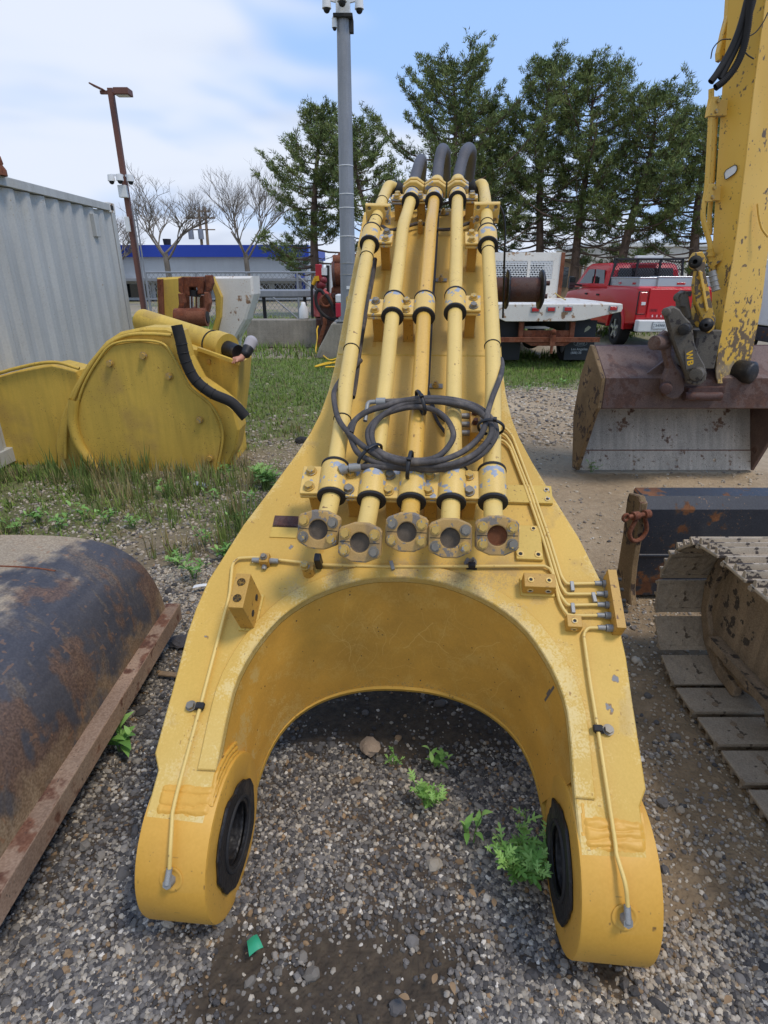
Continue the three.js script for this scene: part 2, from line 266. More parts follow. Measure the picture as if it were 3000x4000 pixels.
{
  const N = 1536, X0 = -6, X1 = 8, Z0 = -1, Z1 = 13;
  const map = (() => {
    const d = new Uint8Array(N * N * 4);
    for (let j = 0; j < N; j++) for (let i = 0; i < N; i++) {
      const x = mix(X0, X1, i / N), z = mix(Z0, Z1, j / N);
      const f = vn(x * 70, z * 70, 8192), f2 = vn(x * 33 + 7, z * 33, 8192), l = fbm(x * 1.1, z * 1.1, 512, 4);
      let c = mix3([58, 50, 42], [98, 86, 72], clamp(f * .6 + f2 * .5 + l * .5 - .3));
      const pale = sst(4, 7, z); c = mix3(c, mix3([146, 132, 108], [186, 172, 146], f * .5 + l * .6 - .1), pale * .8);
      if (x < 0) c = mix3(c, mix3([120, 106, 80], [160, 146, 116], f * .6 + l * .4), sst(1.8, 3, z) * .7);
      c = mix3(c, mix3(mix3([110, 92, 68], [150, 130, 102], sst(2, 3.5, z)), mix3([164, 142, 110], [194, 172, 140], sst(2, 3.5, z)), clamp(l * 1.2 - .2 + (f - .5) * .35 + (f2 - .5) * .3)), BROWN(x, z) * .9);
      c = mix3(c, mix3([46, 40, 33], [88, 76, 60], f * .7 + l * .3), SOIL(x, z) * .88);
      const g = GRASSY(x, z); c = mix3(c, mix3([66, 74, 34], [104, 116, 56], f), g * .75);
      const k = (j * N + i) * 4; d[k] = c[0]; d[k + 1] = c[1]; d[k + 2] = c[2]; d[k + 3] = 255;
    }
    const t = new THREE.DataTexture(d, N, N, THREE.RGBAFormat); t.colorSpace = THREE.SRGBColorSpace; t.magFilter = THREE.LinearFilter; t.minFilter = THREE.LinearMipmapLinearFilter; t.generateMipmaps = true; t.needsUpdate = true; return t;
  })();
  const bmp = dtex(1024, (u, v) => { const f = fbm(u * 24, v * 24, 24, 5) * 150 + vn(u * 200, v * 200, 200) * 100; return [f, f, f]; }, false, 10);
  const mat = new THREE.MeshStandardMaterial({ map, roughness: .97, bumpMap: bmp, bumpScale: .012 });
  const g = new THREE.PlaneGeometry(X1 - X0, Z1 - Z0, 220, 220).rotateX(-Math.PI / 2).translate((X0 + X1) / 2, 0, -(Z0 + Z1) / 2);
  const p = g.attributes.position, uv = g.attributes.uv;
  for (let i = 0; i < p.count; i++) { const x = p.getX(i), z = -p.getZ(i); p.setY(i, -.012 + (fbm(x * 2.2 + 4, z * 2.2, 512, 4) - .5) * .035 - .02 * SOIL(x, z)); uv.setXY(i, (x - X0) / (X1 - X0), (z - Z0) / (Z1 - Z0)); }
  g.computeVertexNormals();
  struct('gravel_yard', g, mat, true);
  const far = surf({ base: [146, 134, 112], tile: 9, drift: .14, dust: [104, 112, 62], dustAmt: .85, dustFrom: .42, grain: 14, rough: .97, seed: 50 });
  struct('ground', new THREE.PlaneGeometry(500, 500, 1, 1).rotateX(-Math.PI / 2).translate(0, -.06, -100), far);
}
// loose stones: tens of thousands, uncountable
{
  const r = rng(99), protos = [];
  for (let k = 0; k < 5; k++) {
    const g = new THREE.IcosahedronGeometry(1, 1), p = g.attributes.position, seen = {};
    for (let i = 0; i < p.count; i++) { const key = [p.getX(i), p.getY(i), p.getZ(i)].map(v => v.toFixed(2)).join(); seen[key] ??= .8 + r() * .36; const s = seen[key]; p.setXYZ(i, p.getX(i) * s, p.getY(i) * s * .8, p.getZ(i) * s); }
    g.computeVertexNormals(); protos.push(g);
  }
  const lists = protos.map(() => []);
  const put = (x, z, s, c, lift = 0) => lists[Math.floor(r() * 5)].push([x, z, s, c, lift]);
  const pal = () => { const t = r(); const v = .62 + r() * .7; const b = t < .34 ? [.15, .138, .125] : t < .52 ? [.24, .215, .18] : t < .78 ? [.075, .07, .067] : t < .91 ? [.38, .335, .265] : t < .96 ? [.26, .17, .09] : [.52, .48, .41]; return b.map(q => q * v); };
  const sandy = () => { const v = .7 + r() * .6; return (r() < .5 ? [.36, .30, .22] : r() < .5 ? [.44, .39, .31] : [.22, .19, .16]).map(q => q * v); };
  const add = (n, x0, x1, z0, z1, smin, smax, dens) => { for (let i = 0; i < n; i++) { const x = mix(x0, x1, r()), z = mix(z0, z1, r()), q = dens(x, z); if (r() > q[0]) continue; const s = smin + (smax - smin) * Math.pow(r(), 2); put(x, z, s, r() < q[1] ? sandy() : pal()); } };
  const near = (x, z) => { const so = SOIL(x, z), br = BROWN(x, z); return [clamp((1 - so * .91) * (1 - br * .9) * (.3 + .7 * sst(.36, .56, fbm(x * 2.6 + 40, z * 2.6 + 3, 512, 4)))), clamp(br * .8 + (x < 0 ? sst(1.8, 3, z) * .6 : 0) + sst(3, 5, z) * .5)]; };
  add(210000, -1.5, 1.4, .55, 1.75, .0022, .0092, near);
  add(120000, -2.2, 2.2, 1.65, 3.2, .0028, .0098, near);
  add(4200, -1.6, 1.5, .5, 3.2, .009, .0165, near);
  add(60000, -3.2, 3.6, 3, 6.2, .0045, .015, (x, z) => { const q = near(x, z); return [q[0] * .8 * (1 - GRASSY(x, z) * .7), Math.max(q[1], .5)]; });
  add(20000, -4, 6, 6, 11, .008, .026, (x, z) => { const q = near(x, z); return [(1 - GRASSY(x, z)) * .8, .75]; });
  for (let i = 0; i < 60; i++) { const x = mix(-1.6, 1.6, r()), z = mix(.5, 3.2, r()); put(x, z, .014 + r() * .012, pal()); }
  const q = new THREE.Quaternion(), e = new THREE.Euler(), m = new THREE.Matrix4(), cc = new THREE.Color();
  const mat = new THREE.MeshStandardMaterial({ color: 0xffffff, roughness: .9 });
  lists.forEach((l, k) => {
    const im = new THREE.InstancedMesh(protos[k], mat, l.length); im.name = numbered('gravel'); im.castShadow = im.receiveShadow = true;
    l.forEach(([x, z, s, c, lift], i) => {
      e.set(r() * .8 - .4, r() * 6.3, r() * .8 - .4); q.setFromEuler(e); const a = .75 + r() * .5;
      const y = -.012 + (fbm(x * 2.2 + 4, z * 2.2, 512, 4) - .5) * .035 - .02 * SOIL(x, z);
      m.compose(V(x, y + s * .28, -z), q, V(s * a, s * (.7 + r() * .4), s / a)); im.setMatrixAt(i, m); im.setColorAt(i, cc.setRGB(...c));
    });
    im.userData = { kind: 'stuff', label: ['loose grey gravel stones spread over the yard', 'angular pale gravel chips over the yard', 'rounded grey gravel pebbles over the yard', 'mixed tan gravel pebbles over the yard', 'dark gravel pebbles strewn over the yard'][k], category: 'gravel' };
    scene.add(im);
  });
}
// grass: blades, uncountable
{
  const r = rng(5);
  const g = new THREE.BufferGeometry(); const pos = [], idx = [];
  for (let b = 0; b < 5; b++) { const a = r() * 6.28, l = .5 + r() * .5, c = Math.cos(a), s = Math.sin(a), w = .045, k = b * 5, ox = (r() - .5) * .3, oz = (r() - .5) * .3;
    pos.push(ox - s * w, 0, oz + c * w, ox + s * w, 0, oz - c * w, ox + c * .18 - s * w * .7, l * .62, oz + s * .18 + c * w * .7, ox + c * .18 + s * w * .7, l * .62, oz + s * .18 - c * w * .7, ox + c * .5, l, oz + s * .5);
    idx.push(k, k + 1, k + 2, k + 2, k + 1, k + 3, k + 2, k + 3, k + 4); }
  g.setAttribute('position', new THREE.Float32BufferAttribute(pos, 3)); g.setIndex(idx); g.computeVertexNormals();
  const list = []; const zones = [[26000, .3, 6.5, 8.8, 14], [30000, -4.5, .4, 4.8, 13], [5000, -3.4, -.6, 2.6, 5.2], [16000, -14, 13, 13, 26]];
  for (const [n, x0, x1, z0, z1] of zones) for (let i = 0; i < n; i++) { const x = mix(x0, x1, r()), z = mix(z0, z1, r()); if (r() > GRASSY(x, z) * 1.1 - .12) continue; list.push([x, z, z > 13 ? .14 + r() * .12 : .04 + r() * .07]); }
  const im = new THREE.InstancedMesh(g, new THREE.MeshStandardMaterial({ color: 0xffffff, roughness: .8, side: THREE.DoubleSide }), list.length);
  const m = new THREE.Matrix4(), q = new THREE.Quaternion(), c = new THREE.Color();
  list.forEach(([x, z, s], i) => { q.setFromAxisAngle(Yax, r() * 6.3); m.compose(V(x, -.035, -z), q, V(s, s * (.7 + r() * .6), s)); im.setMatrixAt(i, m); const t = r(); c.setRGB(mix(.11, .22, t), mix(.19, .31, t), mix(.03, .05, t)); if (r() < .12) c.setRGB(.26, .21, .11); im.setColorAt(i, c); });
  im.name = 'grass'; im.castShadow = im.receiveShadow = true; im.userData = { kind: 'stuff', label: 'short green grass and weeds growing on the yard', category: 'grass' }; scene.add(im);
}

// taller scruffy weeds and dry stalks round the left boom piece
{
  const r = rng(15), pos = [], idx = [];
  for (let b = 0; b < 7; b++) { const a = r() * 6.28, l = .6 + r() * .4, c = Math.cos(a), s = Math.sin(a), w = .016, k = b * 5, ox = (r() - .5) * .25, oz = (r() - .5) * .25, le = .1 + r() * .3; pos.push(ox - s * w, 0, oz + c * w, ox + s * w, 0, oz - c * w, ox + c * le * .4 - s * w, l * .6, oz + s * le * .4 + c * w, ox + c * le * .4 + s * w, l * .6, oz + s * le * .4 - c * w, ox + c * le, l, oz + s * le); idx.push(k, k + 1, k + 2, k + 2, k + 1, k + 3, k + 2, k + 3, k + 4); }
  const g = new THREE.BufferGeometry(); g.setAttribute('position', new THREE.Float32BufferAttribute(pos, 3)); g.setIndex(idx); g.computeVertexNormals();
  const list = []; for (let i = 0; i < 2600; i++) { const x = mix(-3.5, -.95, r()), z = mix(3.3, 6.6, r()); const d = fbm(x * 1.4 + 9, z * 1.4, 512, 3); const body = Math.hypot((x + 2.1) / 1.0, (z - 4.85) / .5); const q = sst(.5, .68, d + .14 * sst(1.5, .8, body)); if (z > 5.1 && x < -1.55 || r() > q) continue; list.push([x, z, .07 + r() * .17 * (.5 + d)]); }
  const im = new THREE.InstancedMesh(g, new THREE.MeshStandardMaterial({ color: 0xffffff, roughness: .85, side: THREE.DoubleSide }), list.length), m = new THREE.Matrix4(), q = new THREE.Quaternion(), c = new THREE.Color();
  list.forEach(([x, z, s], i) => { q.setFromAxisAngle(Yax, r() * 6.3); m.compose(V(x, -.03, -z), q, V(s, s * (.7 + r() * .7), s)); im.setMatrixAt(i, m); const t = r(); if (r() < .4) c.setRGB(mix(.22, .34, t), mix(.19, .28, t), mix(.09, .12, t)); else c.setRGB(mix(.10, .20, t), mix(.16, .26, t), mix(.035, .06, t)); im.setColorAt(i, c); });
  im.name = 'tall_grass'; im.castShadow = im.receiveShadow = true; im.userData = { kind: 'stuff', label: 'scruffy tall grass and dry stalks around the left yellow boom piece', category: 'grass' }; scene.add(im);
}

// ================================================================ BOOM IN THE MIDDLE
// plate frame: x across (u), y off the plate (n), z = -s where s runs up the sloping top plate from the foot pins
const AL = 32 * Math.PI / 180, YAW = 5.2 * Math.PI / 180, RB = .22;
const boom = thing('excavator_boom', 'large yellow excavator boom lying on gravel, forked foot with five pipes on top', 'excavator boom', [.022, 0, -1.17], -YAW);
const plateO = V(0, RB + RB * Math.cos(AL), RB * Math.sin(AL));
const plateM = new THREE.Matrix4().makeRotationY(-YAW).setPosition(.022, 0, -1.17).multiply(new THREE.Matrix4().makeRotationX(AL).setPosition(plateO));
const plateInv = plateM.clone().invert();
const camP = V(0, EYE, 0).applyMatrix4(plateInv);
const rayP = p => ray(p).transformDirection(plateInv);
const B = (p, n = 0) => { const r = rayP(p), t = (n - camP.y) / r.y; return camP.clone().addScaledVector(r, t); };
const BS = (p, s) => { const r = rayP(p), t = (-s - camP.z) / r.z; return camP.clone().addScaledVector(r, t); };
function bp(name, gs, mat, parent = boom) { const m = mk(name, gs, mat, parent); if (parent === boom) { m.position.copy(plateO); m.rotation.x = AL; } return m; }
const z3 = crop(400, 1700, 1.3825), z4 = crop(1500, 1700, 1.3825), z5 = crop(400, 2700, 1.3825), z6 = crop(1500, 2700, 1.106), z7 = crop(1200, 500, 1.659), z8 = crop(1100, 1700, 1.508), zc = crop(1250, 1480, 2.074), zt = crop(1400, 550, 2.765), z2 = crop(1500, 600, 1.106);
const up = V(0, 1, 0);
{
  // outlines in (u, s), symmetric half measured on the plate
  const EZ = .042; // the foot eyes sit a little ahead of the plate end
  const half = [[.640, -.045], [.641, .072], [.664, .115], [.668, .35], [.672, .47], [.668, .56], [.654, .665], [.630, .74], [.585, .89], [.520, 1.05], [.452, 1.225], [.412, 1.345], [.388, 1.45], [.372, 1.58], [.365, 1.75], [.365, 3.08]];
  const inner = [[.478, -.05], [.480, .10], [.484, .235], [.481, .32], [.462, .395], [.43, .468], [.38, .545], [.30, .615], [.20, .667], [.10, .697], [0, .705]];
  const low = [[.478, .0], [.478, .05], [.470, .13], [.452, .22], [.42, .295], [.375, .352], [.31, .402], [.24, .435], [.16, .458], [.08, .47], [0, .473]];
  const dense = (l, n) => resample(l.map(p => V(p[0], 0, -p[1])), n);
  const inD = dense(inner, 25), loD = dense(low, 25);
  const full = l => [...l, ...l.slice(0, -1).reverse().map(p => V(-p.x, p.y, p.z))];
  const inF = full(inD), loF = full(loD).map(p => V(p.x, -2 * RB, p.z));
  const outl = [...half.map(p => [p[0], p[1]]), ...half.slice().reverse().map(p => [-p[0], p[1]])];
  // top plate with bevelled rim, laid from n = -0.032 to 0
  const top2 = [...outl, ...inF.slice().reverse().map(p => [p.x, -p.z])];
  const tp = prism(top2, .032, .004).rotateX(-Math.PI / 2).translate(0, -.032, 0);
  // plate paint: faded patches, pale speckled dust along the edges, brown grime below the flanges, bare chips, old runs
  {
    const w = 720, h = 1500, d = new Uint8Array(w * h * 4), inP = inF.filter((p, i) => i % 2 === 0), chips = [z4(1215, 1475), z4(1228, 1490), z4(1385, 1605), z4(1380, 1622), z4(1025, 465), z4(1255, 1320), z4(440, 690), z4(345, 690), z3(1500, 900), z3(560, 1090), z3(1020, 600), z6(1110, 180), z7(690, 1518)].map(p => B(p, 0)), runs = [[z7(500, 890), z7(490, 1060)], [z7(445, 1350), z7(432, 1420)], [z7(735, 690), z7(720, 720)], [z8(240, 640), z8(235, 700)]].map(([a, b]) => [B(a, 0), B(b, 0)]);
    const hw = s => { for (let i = 1; i < half.length; i++) if (s < half[i][1]) return mix(half[i - 1][0], half[i][0], (s - half[i - 1][1]) / (half[i][1] - half[i - 1][1])); return .365; };
    for (let j = 0; j < h; j++) { const s = j / h * 3.3 - .1, W2 = hw(s); for (let i = 0; i < w; i++) { const u = (i / w - .5) * 1.5, k = (j * w + i) * 4; if (Math.abs(u) > W2 + .02) { d[k] = 200; d[k + 1] = 166; d[k + 2] = 76; d[k + 3] = 255; continue; }
      const n = fbm(u * 2.2 + 7, s * 2.2 + 3, 512, 4), f = fbm(u * 14 + 2, s * 14 + 9, 512, 4), g = vn(u * 330, s * 330, 8192), g2 = vn(u * 140 + 5, s * 140, 8192);
      let c = [204, 165, 74].map(q => q * (1 + (n - .5) * .16)); c = mix3(c, [216, 186, 112], sst(.5, .72, fbm(u * 1.5 + 3, s * 1.1 + 1, 512, 4)) * .55);
      let di = 9; if (s < 1.1) for (const p of inP) { const e = Math.hypot(p.x - u, -p.z - s); if (e < di) di = e; }
      const edge = Math.max(sst(.12, .0, di) * .9, sst(.05, 0, W2 - Math.abs(u)) * .6, sst(.3, .06, s) * .45);
      c = mix3(c, [224, 204, 152], sst(.50, .62, f * .55 + g * .25 + edge * .22) * (.14 + .5 * edge));
      const gr = sst(.42, .6, 1 - Math.abs(s - .66) * 4) * sst(.48, .3, Math.abs(u)); c = mix3(c, [150, 122, 76], sst(.5, .66, f * .5 + n * .2 + g * .3) * gr * .5);
      c = mix3(c, [168, 136, 78], sst(.60, .72, f * .6 + n * .4) * .35);
      if (g2 > .945 && f > .5) c = mix3(c, [128, 88, 44], .6);
      for (const p of chips) { const e = Math.hypot(p.x - u, (-p.z - s) * .8) + (f - .5) * .06 + (g2 - .5) * .008; if (e < .006) c = e < .0045 ? [126, 124, 122] : [140, 106, 60]; }
      for (const [a, b] of runs) { const t = clamp((-a.z - s) / Math.max(.001, -a.z + b.z)); if (s < -a.z && s > -b.z) { const e = Math.abs(u - mix(a.x, b.x, t) - (f - .5) * .01); if (e < .008) c = mix3(c, [196, 146, 50], .7); } }
      const q = (g - .5) * 8; d[k] = clamp(c[0] + q, 0, 255); d[k + 1] = clamp(c[1] + q, 0, 255); d[k + 2] = clamp(c[2] + q, 0, 255); d[k + 3] = 255; } }
    const t = new THREE.DataTexture(d, w, h, THREE.RGBAFormat); t.colorSpace = THREE.SRGBColorSpace; t.wrapS = t.wrapT = THREE.RepeatWrapping; t.magFilter = THREE.LinearFilter; t.minFilter = THREE.LinearMipmapLinearFilter; t.generateMipmaps = true; t.repeat.set(1 / 1.5, 1 / 3.3); t.offset.set(.5, .1 / 3.3); t.needsUpdate = true;
    M.plate = new THREE.MeshStandardMaterial({ map: t, roughness: .62 });
  }
  bp('top_plate', tp, M.plate);
  // raised liner strip along the horseshoe
  const off = (l, d) => l.map((p, i) => { const a = l[Math.max(i - 1, 0)], b = l[Math.min(i + 1, l.length - 1)]; const t = V().subVectors(b, a).normalize(); return V(p.x + t.z * -d * -1, p.y, p.z + t.x * -d); });
  const inTrim = inF.filter(p => -p.z > .075);
  const o1 = off(inTrim, .002), o2 = off(inTrim, -.05);
  const far2 = V(0, 0, -.45), pick = (A, Bq) => (A[0].distanceTo(far2) > Bq[0].distanceTo(far2) ? [A, Bq] : [Bq, A]);
  const [oo, ii] = pick(o1, o2);
  bp('liner_strip', prism([...oo.map(p => [p.x, -p.z]), ...ii.slice().reverse().map(p => [p.x, -p.z])], .009, .003).rotateX(-Math.PI / 2).translate(0, .0005, 0), M.plate);
  // curved wall of the arch
  const keep = inF.map((p, i) => i).filter(i => -inF[i].z > .09);
  const A = keep.map(i => V(inF[i].x, -.03, inF[i].z)), lowA = keep.map(i => loF[i]);
  {
    // paint of the arch wall: mottled ochre with faint scribbled scratches, pale dust and a few chips
    const tx = canvasTex(2048, 512, (g, w, h) => {
      const r = rng(8); const img = []; g.fillStyle = 'rgb(194,150,56)'; g.fillRect(0, 0, w, h);
      for (let j = 0; j < 128; j++) for (let i = 0; i < 512; i++) { const x = i * 4, y = j * 4, n = fbm(i * .02, j * .03, 512, 4), f = vn(i * .9, j * .9, 512); const k = 1 + (n - .5) * .22 + (f - .5) * .05; let c = [200 * k, 149 * k, 58 * k]; c = mix3(c, [206, 174, 106], sst(.5, .66, fbm(i * .05 + 9, j * .06, 512, 4) * .7 + f * .25) * (.25 + .5 * sst(.28, .12, i / 512))); g.fillStyle = `rgb(${c[0] | 0},${c[1] | 0},${c[2] | 0})`; g.fillRect(x, y, 4, 4); }
      g.lineCap = 'round'; for (let k = 0; k < 46; k++) { let x = w * (.34 + r() * .4), y = h * (.1 + r() * .8), a = r() * 6.3; g.strokeStyle = `rgba(228,190,112,${.15 + r() * .35})`; g.lineWidth = 1.5 + r() * 2; g.beginPath(); g.moveTo(x, y); for (let i = 0; i < 6 + r() * 14; i++) { a += (r() - .5) * 1.1; x += Math.cos(a) * 16; y += Math.sin(a) * 16; g.lineTo(x, y); } g.stroke(); }
      for (let k = 0; k < 70; k++) { g.fillStyle = r() < .5 ? 'rgb(92,64,34)' : 'rgb(70,58,44)'; g.beginPath(); g.ellipse(r() * w, r() * h, 1 + r() * 3, 1 + r() * 3, 0, 0, 6.3); g.fill(); }
      g.fillStyle = 'rgb(98,90,84)'; g.fillRect(w * .845, h * .03, 9, 110); g.fillRect(w * .842, h * .1, 14, 40);
      for (let k = 0; k < 900; k++) { g.fillStyle = 'rgba(150,128,84,.5)'; g.fillRect(r() * w, h * (.9 + r() * .1), 2 + r() * 8, 2 + r() * 4); }
    });
    const rows = 7, nA = A.length, pos = [], uv = [], idx = []; for (let k = 0; k < rows; k++) A.forEach((p, i) => { const q = p.clone().lerp(lowA[i], k / (rows - 1)); pos.push(q.x, q.y, q.z); uv.push(1 - i / (nA - 1), 1 - k / (rows - 1)); if (k && i) { const a = k * nA + i; idx.push(a - nA - 1, a - 1, a - nA, a - nA, a - 1, a); } });
    const g = new THREE.BufferGeometry(); g.setAttribute('position', new THREE.Float32BufferAttribute(pos, 3)); g.setAttribute('uv', new THREE.Float32BufferAttribute(uv, 2)); g.setIndex(idx); g.computeVertexNormals();
    const m = mk('arch_wall', g, new THREE.MeshStandardMaterial({ map: tx, roughness: .6 }), boom, true); m.position.copy(plateO); m.rotation.x = AL;
  }
  // underside and outer cheeks
  bp('bottom_plate', prism([[.64, .0], [.665, .35], [.66, .6], [.40, 1.2], [.36, 1.5], [-.36, 1.5], [-.40, 1.2], [-.66, .6], [-.665, .35], [-.64, 0], ...loF.slice().reverse().map(p => [p.x, -p.z])], .02).rotateX(-Math.PI / 2).translate(0, -2 * RB, 0), M.arch);
  for (const sg of [1, -1]) {
    const h = half.filter(p => p[1] > .1 && p[1] < 1.6).map(p => V(sg * (p[0] - .012), 0, -p[1]));
    const g = strip(h.map(p => V(p.x, -.03, p.z)), h.map(p => V(p.x, -.43, p.z)));
    bp('side_wall', g, M.boom);
  }
  // box section: side profile (s, n) drawn across the width, bending down past the crest to the nose on the ground
  const prof = [[1.3, -.033], [3.02, -.033], [3.2, -.09], [3.42, -.28], [5.05, -2.75], [5.02, -3.0], [4.78, -3.02], [3.75, -1.75], [3.0, -1.06], [2.2, -.75], [1.3, -.43]];
  bp('box_section', prism(prof, .706, .004).rotateY(Math.PI / 2).translate(-.353, 0, 0), M.boom);
  bp('crest_plate', prism([[2.9, -.03], [3.02, -.03], [3.2, -.088], [3.42, -.278], [4.9, -2.5], [4.9, -2.46], [3.42, -.24], [3.2, -.05], [3.02, 0], [3.082, 0]].slice(1, 9), .73).rotateY(Math.PI / 2).translate(-.365, 0, 0), M.boom);
  // cross seam of two plates
  bp('weld_seam', rod(V(-.36, -.001, -1.826), V(.36, -.001, -1.826), .005, .005, 6), M.boom);
  // forked feet: cast eyes with pin bores
  for (const sg of [-1, 1]) {
    const u0 = sg > 0 ? .668 : .645, u1 = sg > 0 ? .474 : .455; // outer and inner faces
    const wid = u0 - u1;
    const eye = toCreasedNormals(prism(circ(RB, 72, EZ, -RB), wid, .008, [circ(.105, 28, EZ, -RB)], 2), .6);
    // outline is in (z, n): z towards the viewer; turn so that depth runs across
    eye.rotateY(-Math.PI / 2); // x(z)->z, depth-> -x
    eye.translate(sg > 0 ? u0 : -u1, 0, 0);
    const foot = bp('boom_foot', eye, M.foot);
    const inx = sg * (u1 - .002), outx = sg * (u1 + .05);
    // greasy ring round the bore and the bushing inside it
    const ring = prism(circ(.140, 44, 0, 0).map(([a, b], i) => { const j = .93 + .26 * fbm(i * .33 + sg * 3 + 9, 2, 512, 3) - .04 * Math.sin(i / 44 * 6.28); return [a * j, b * j]; }), .010, .003, [circ(.084, 28)]).rotateY(Math.PI / 2);
    ring.translate(inx + (sg > 0 ? -.008 : -.002), -RB, EZ);
    bp('grease_ring', ring, M.grease, foot);
    const bush = lathe([[.104, -wid / 2 + .004], [.088, -wid / 2 + .01], [.088, wid / 2 - .01], [.104, wid / 2 - .004]], 32).rotateZ(Math.PI / 2).translate(sg * (u0 + u1) / 2, -RB, EZ);
    bp('bushing', bush, M.grease, foot);
    bp('seal_lip', new THREE.TorusGeometry(.098, .006, 8, 32).rotateY(Math.PI / 2).translate(inx - sg * .008, -RB, EZ), M.rubber, foot);
    bp('bore_cap', new THREE.CylinderGeometry(.088, .088, .01, 28).rotateZ(Math.PI / 2).translate(sg * (u1 + .06), -RB, EZ), M.grease, foot);
    // weld beads where plate meets casting
    const r = rng(31 + sg); // band of weld passes: a thin wrinkled sheet over the joint of plate and casting
    { const nu = 56, ns = 44, pos = [], idx = []; for (let a = 0; a <= ns; a++) for (let b = 0; b <= nu; b++) { const t = b / nu, q = a / ns, u = sg * mix(u1 + .012, u0 - .022, t); const s0 = mix(.058, -.052, q), zz = -s0, dz = Math.max(zz - EZ, 0); const baseN = zz > EZ ? Math.sqrt(Math.max(RB * RB - dz * dz, 0)) - RB : 0;
      const w = fbm(t * 2.4 + sg * 5 + 20, q * 5, 512, 3); const rid = Math.pow(Math.abs(Math.sin(q * 12.5 + w * 4.2)), .55); const eq = q + (fbm(t * 8 + sg, 3, 512, 3) - .5) * .14, edge = sst(.04, .3, eq) * sst(.96, .7, eq) * sst(0, .12, t) * sst(1, .88, t); pos.push(u, baseN - .004 + edge * (.0042 + .0050 * rid), zz); if (a && b) { const k = a * (nu + 1) + b; idx.push(k - nu - 2, k - 1, k - nu - 1, k - nu - 1, k - 1, k); } }
      const g = new THREE.BufferGeometry(); g.setAttribute('position', new THREE.Float32BufferAttribute(pos, 3)); g.setIndex(idx); g.computeVertexNormals(); bp('weld_band', g, M.foot, foot); }
    const arcs = []; for (let k = 0; k < 4; k++) { const pts = []; const R0 = .206 + k * .012; for (let i = 0; i <= 22; i++) { const a = mix(.45, 1.42, i / 22); pts.push(V(sg * (u1 + .012 + k * .0035 + (r() - .5) * .002), Math.min(-RB + R0 * Math.sin(a), -.006), -R0 * Math.cos(a) + EZ - .004)); } arcs.push(spline(pts, .007, 50, 6)); }
    bp('weld_arc', arcs, M.foot, foot);
    // grease fitting in a shallow round seat
    const gp = sg < 0 ? z5(380, 1015) : z6(1042, 975);
    const dirn = V(0, Math.sin(.35), Math.cos(.35));
    let a0 = .35, pos = null; { // where the sight line meets the round foot
      const rr = rayP(gp); let best = 1e9; for (let a = -.6; a < 1.6; a += .004) { const q = V(0, -RB + RB * Math.sin(a), EZ + RB * Math.cos(a)); const t = (q.z - camP.z) / rr.z; const h = camP.clone().addScaledVector(rr, t); const e = Math.abs(h.y - q.y); if (e < best) { best = e; a0 = a; pos = V(h.x, q.y, q.z); } } }
    dirn.set(0, Math.sin(a0), Math.cos(a0));
    const seat = bp('grease_seat', aim(lathe([[.030, .0], [.031, .0025], [.024, .0025], [.023, .001], [0, .001]], 26), pos, dirn), M.foot, foot);
    boom.userData['seat' + sg] = undefined; delete boom.userData['seat' + sg];
    bp('grease_fitting', [aim(new THREE.CylinderGeometry(.012, .014, .026, 6), pos.clone().addScaledVector(dirn, .012), dirn), rod(pos.clone().addScaledVector(dirn, .022), pos.clone().addScaledVector(dirn, .022).add(V(0, .012, -.035)), .009, .008, 8)], M.zinc, foot);
    if (sg < 0) boom._gl = pos; else boom._gr = pos;
  }
}
// ---------------------------------------------------------------- five main pipes
const NP = .157;
const mapN = (l, n = NP) => l.map(p => B(p, n));
const flN = V(0, Math.sin(.93), Math.cos(.93));
function pipeRun(pts, mat, name = 'pipe') { return bp(name, spline(pts, .0305, 90, 16), mat); }
const ends = [z8(220, 555), z8(463, 630), z8(738, 570), z8(992, 605), z8(1268, 590)];
const clampAt = [[z8(315, 200), z8(295, 350)], [z8(548, 215), z8(530, 365)], [z8(777, 220), z8(765, 380)], [z8(1010, 225), z8(1000, 380)], [z8(1240, 215), z8(1245, 385)]];
const uppers = [
  [zc(140, 690), zc(185, 300), zc(210, 50), z7(285, 1450), z7(345, 1050), z7(410, 720), z7(425, 650)],
  [zc(437, 660), zc(497, 330), zc(530, 50), z7(560, 1150), z7(598, 850)],
  [zc(765, 640), zc(786, 350), zc(810, 50), z7(760, 1150), z7(786, 830)],
  [zc(1072, 640), zc(1080, 300), zc(1085, 50), z7(960, 1100), z7(967, 780)],
  [zc(1390, 690), zc(1400, 300), z7(1205, 1600), z7(1190, 1150), z7(1168, 700), z7(1166, 660)],
];
const pipes = [];
const flangeCentres = [];
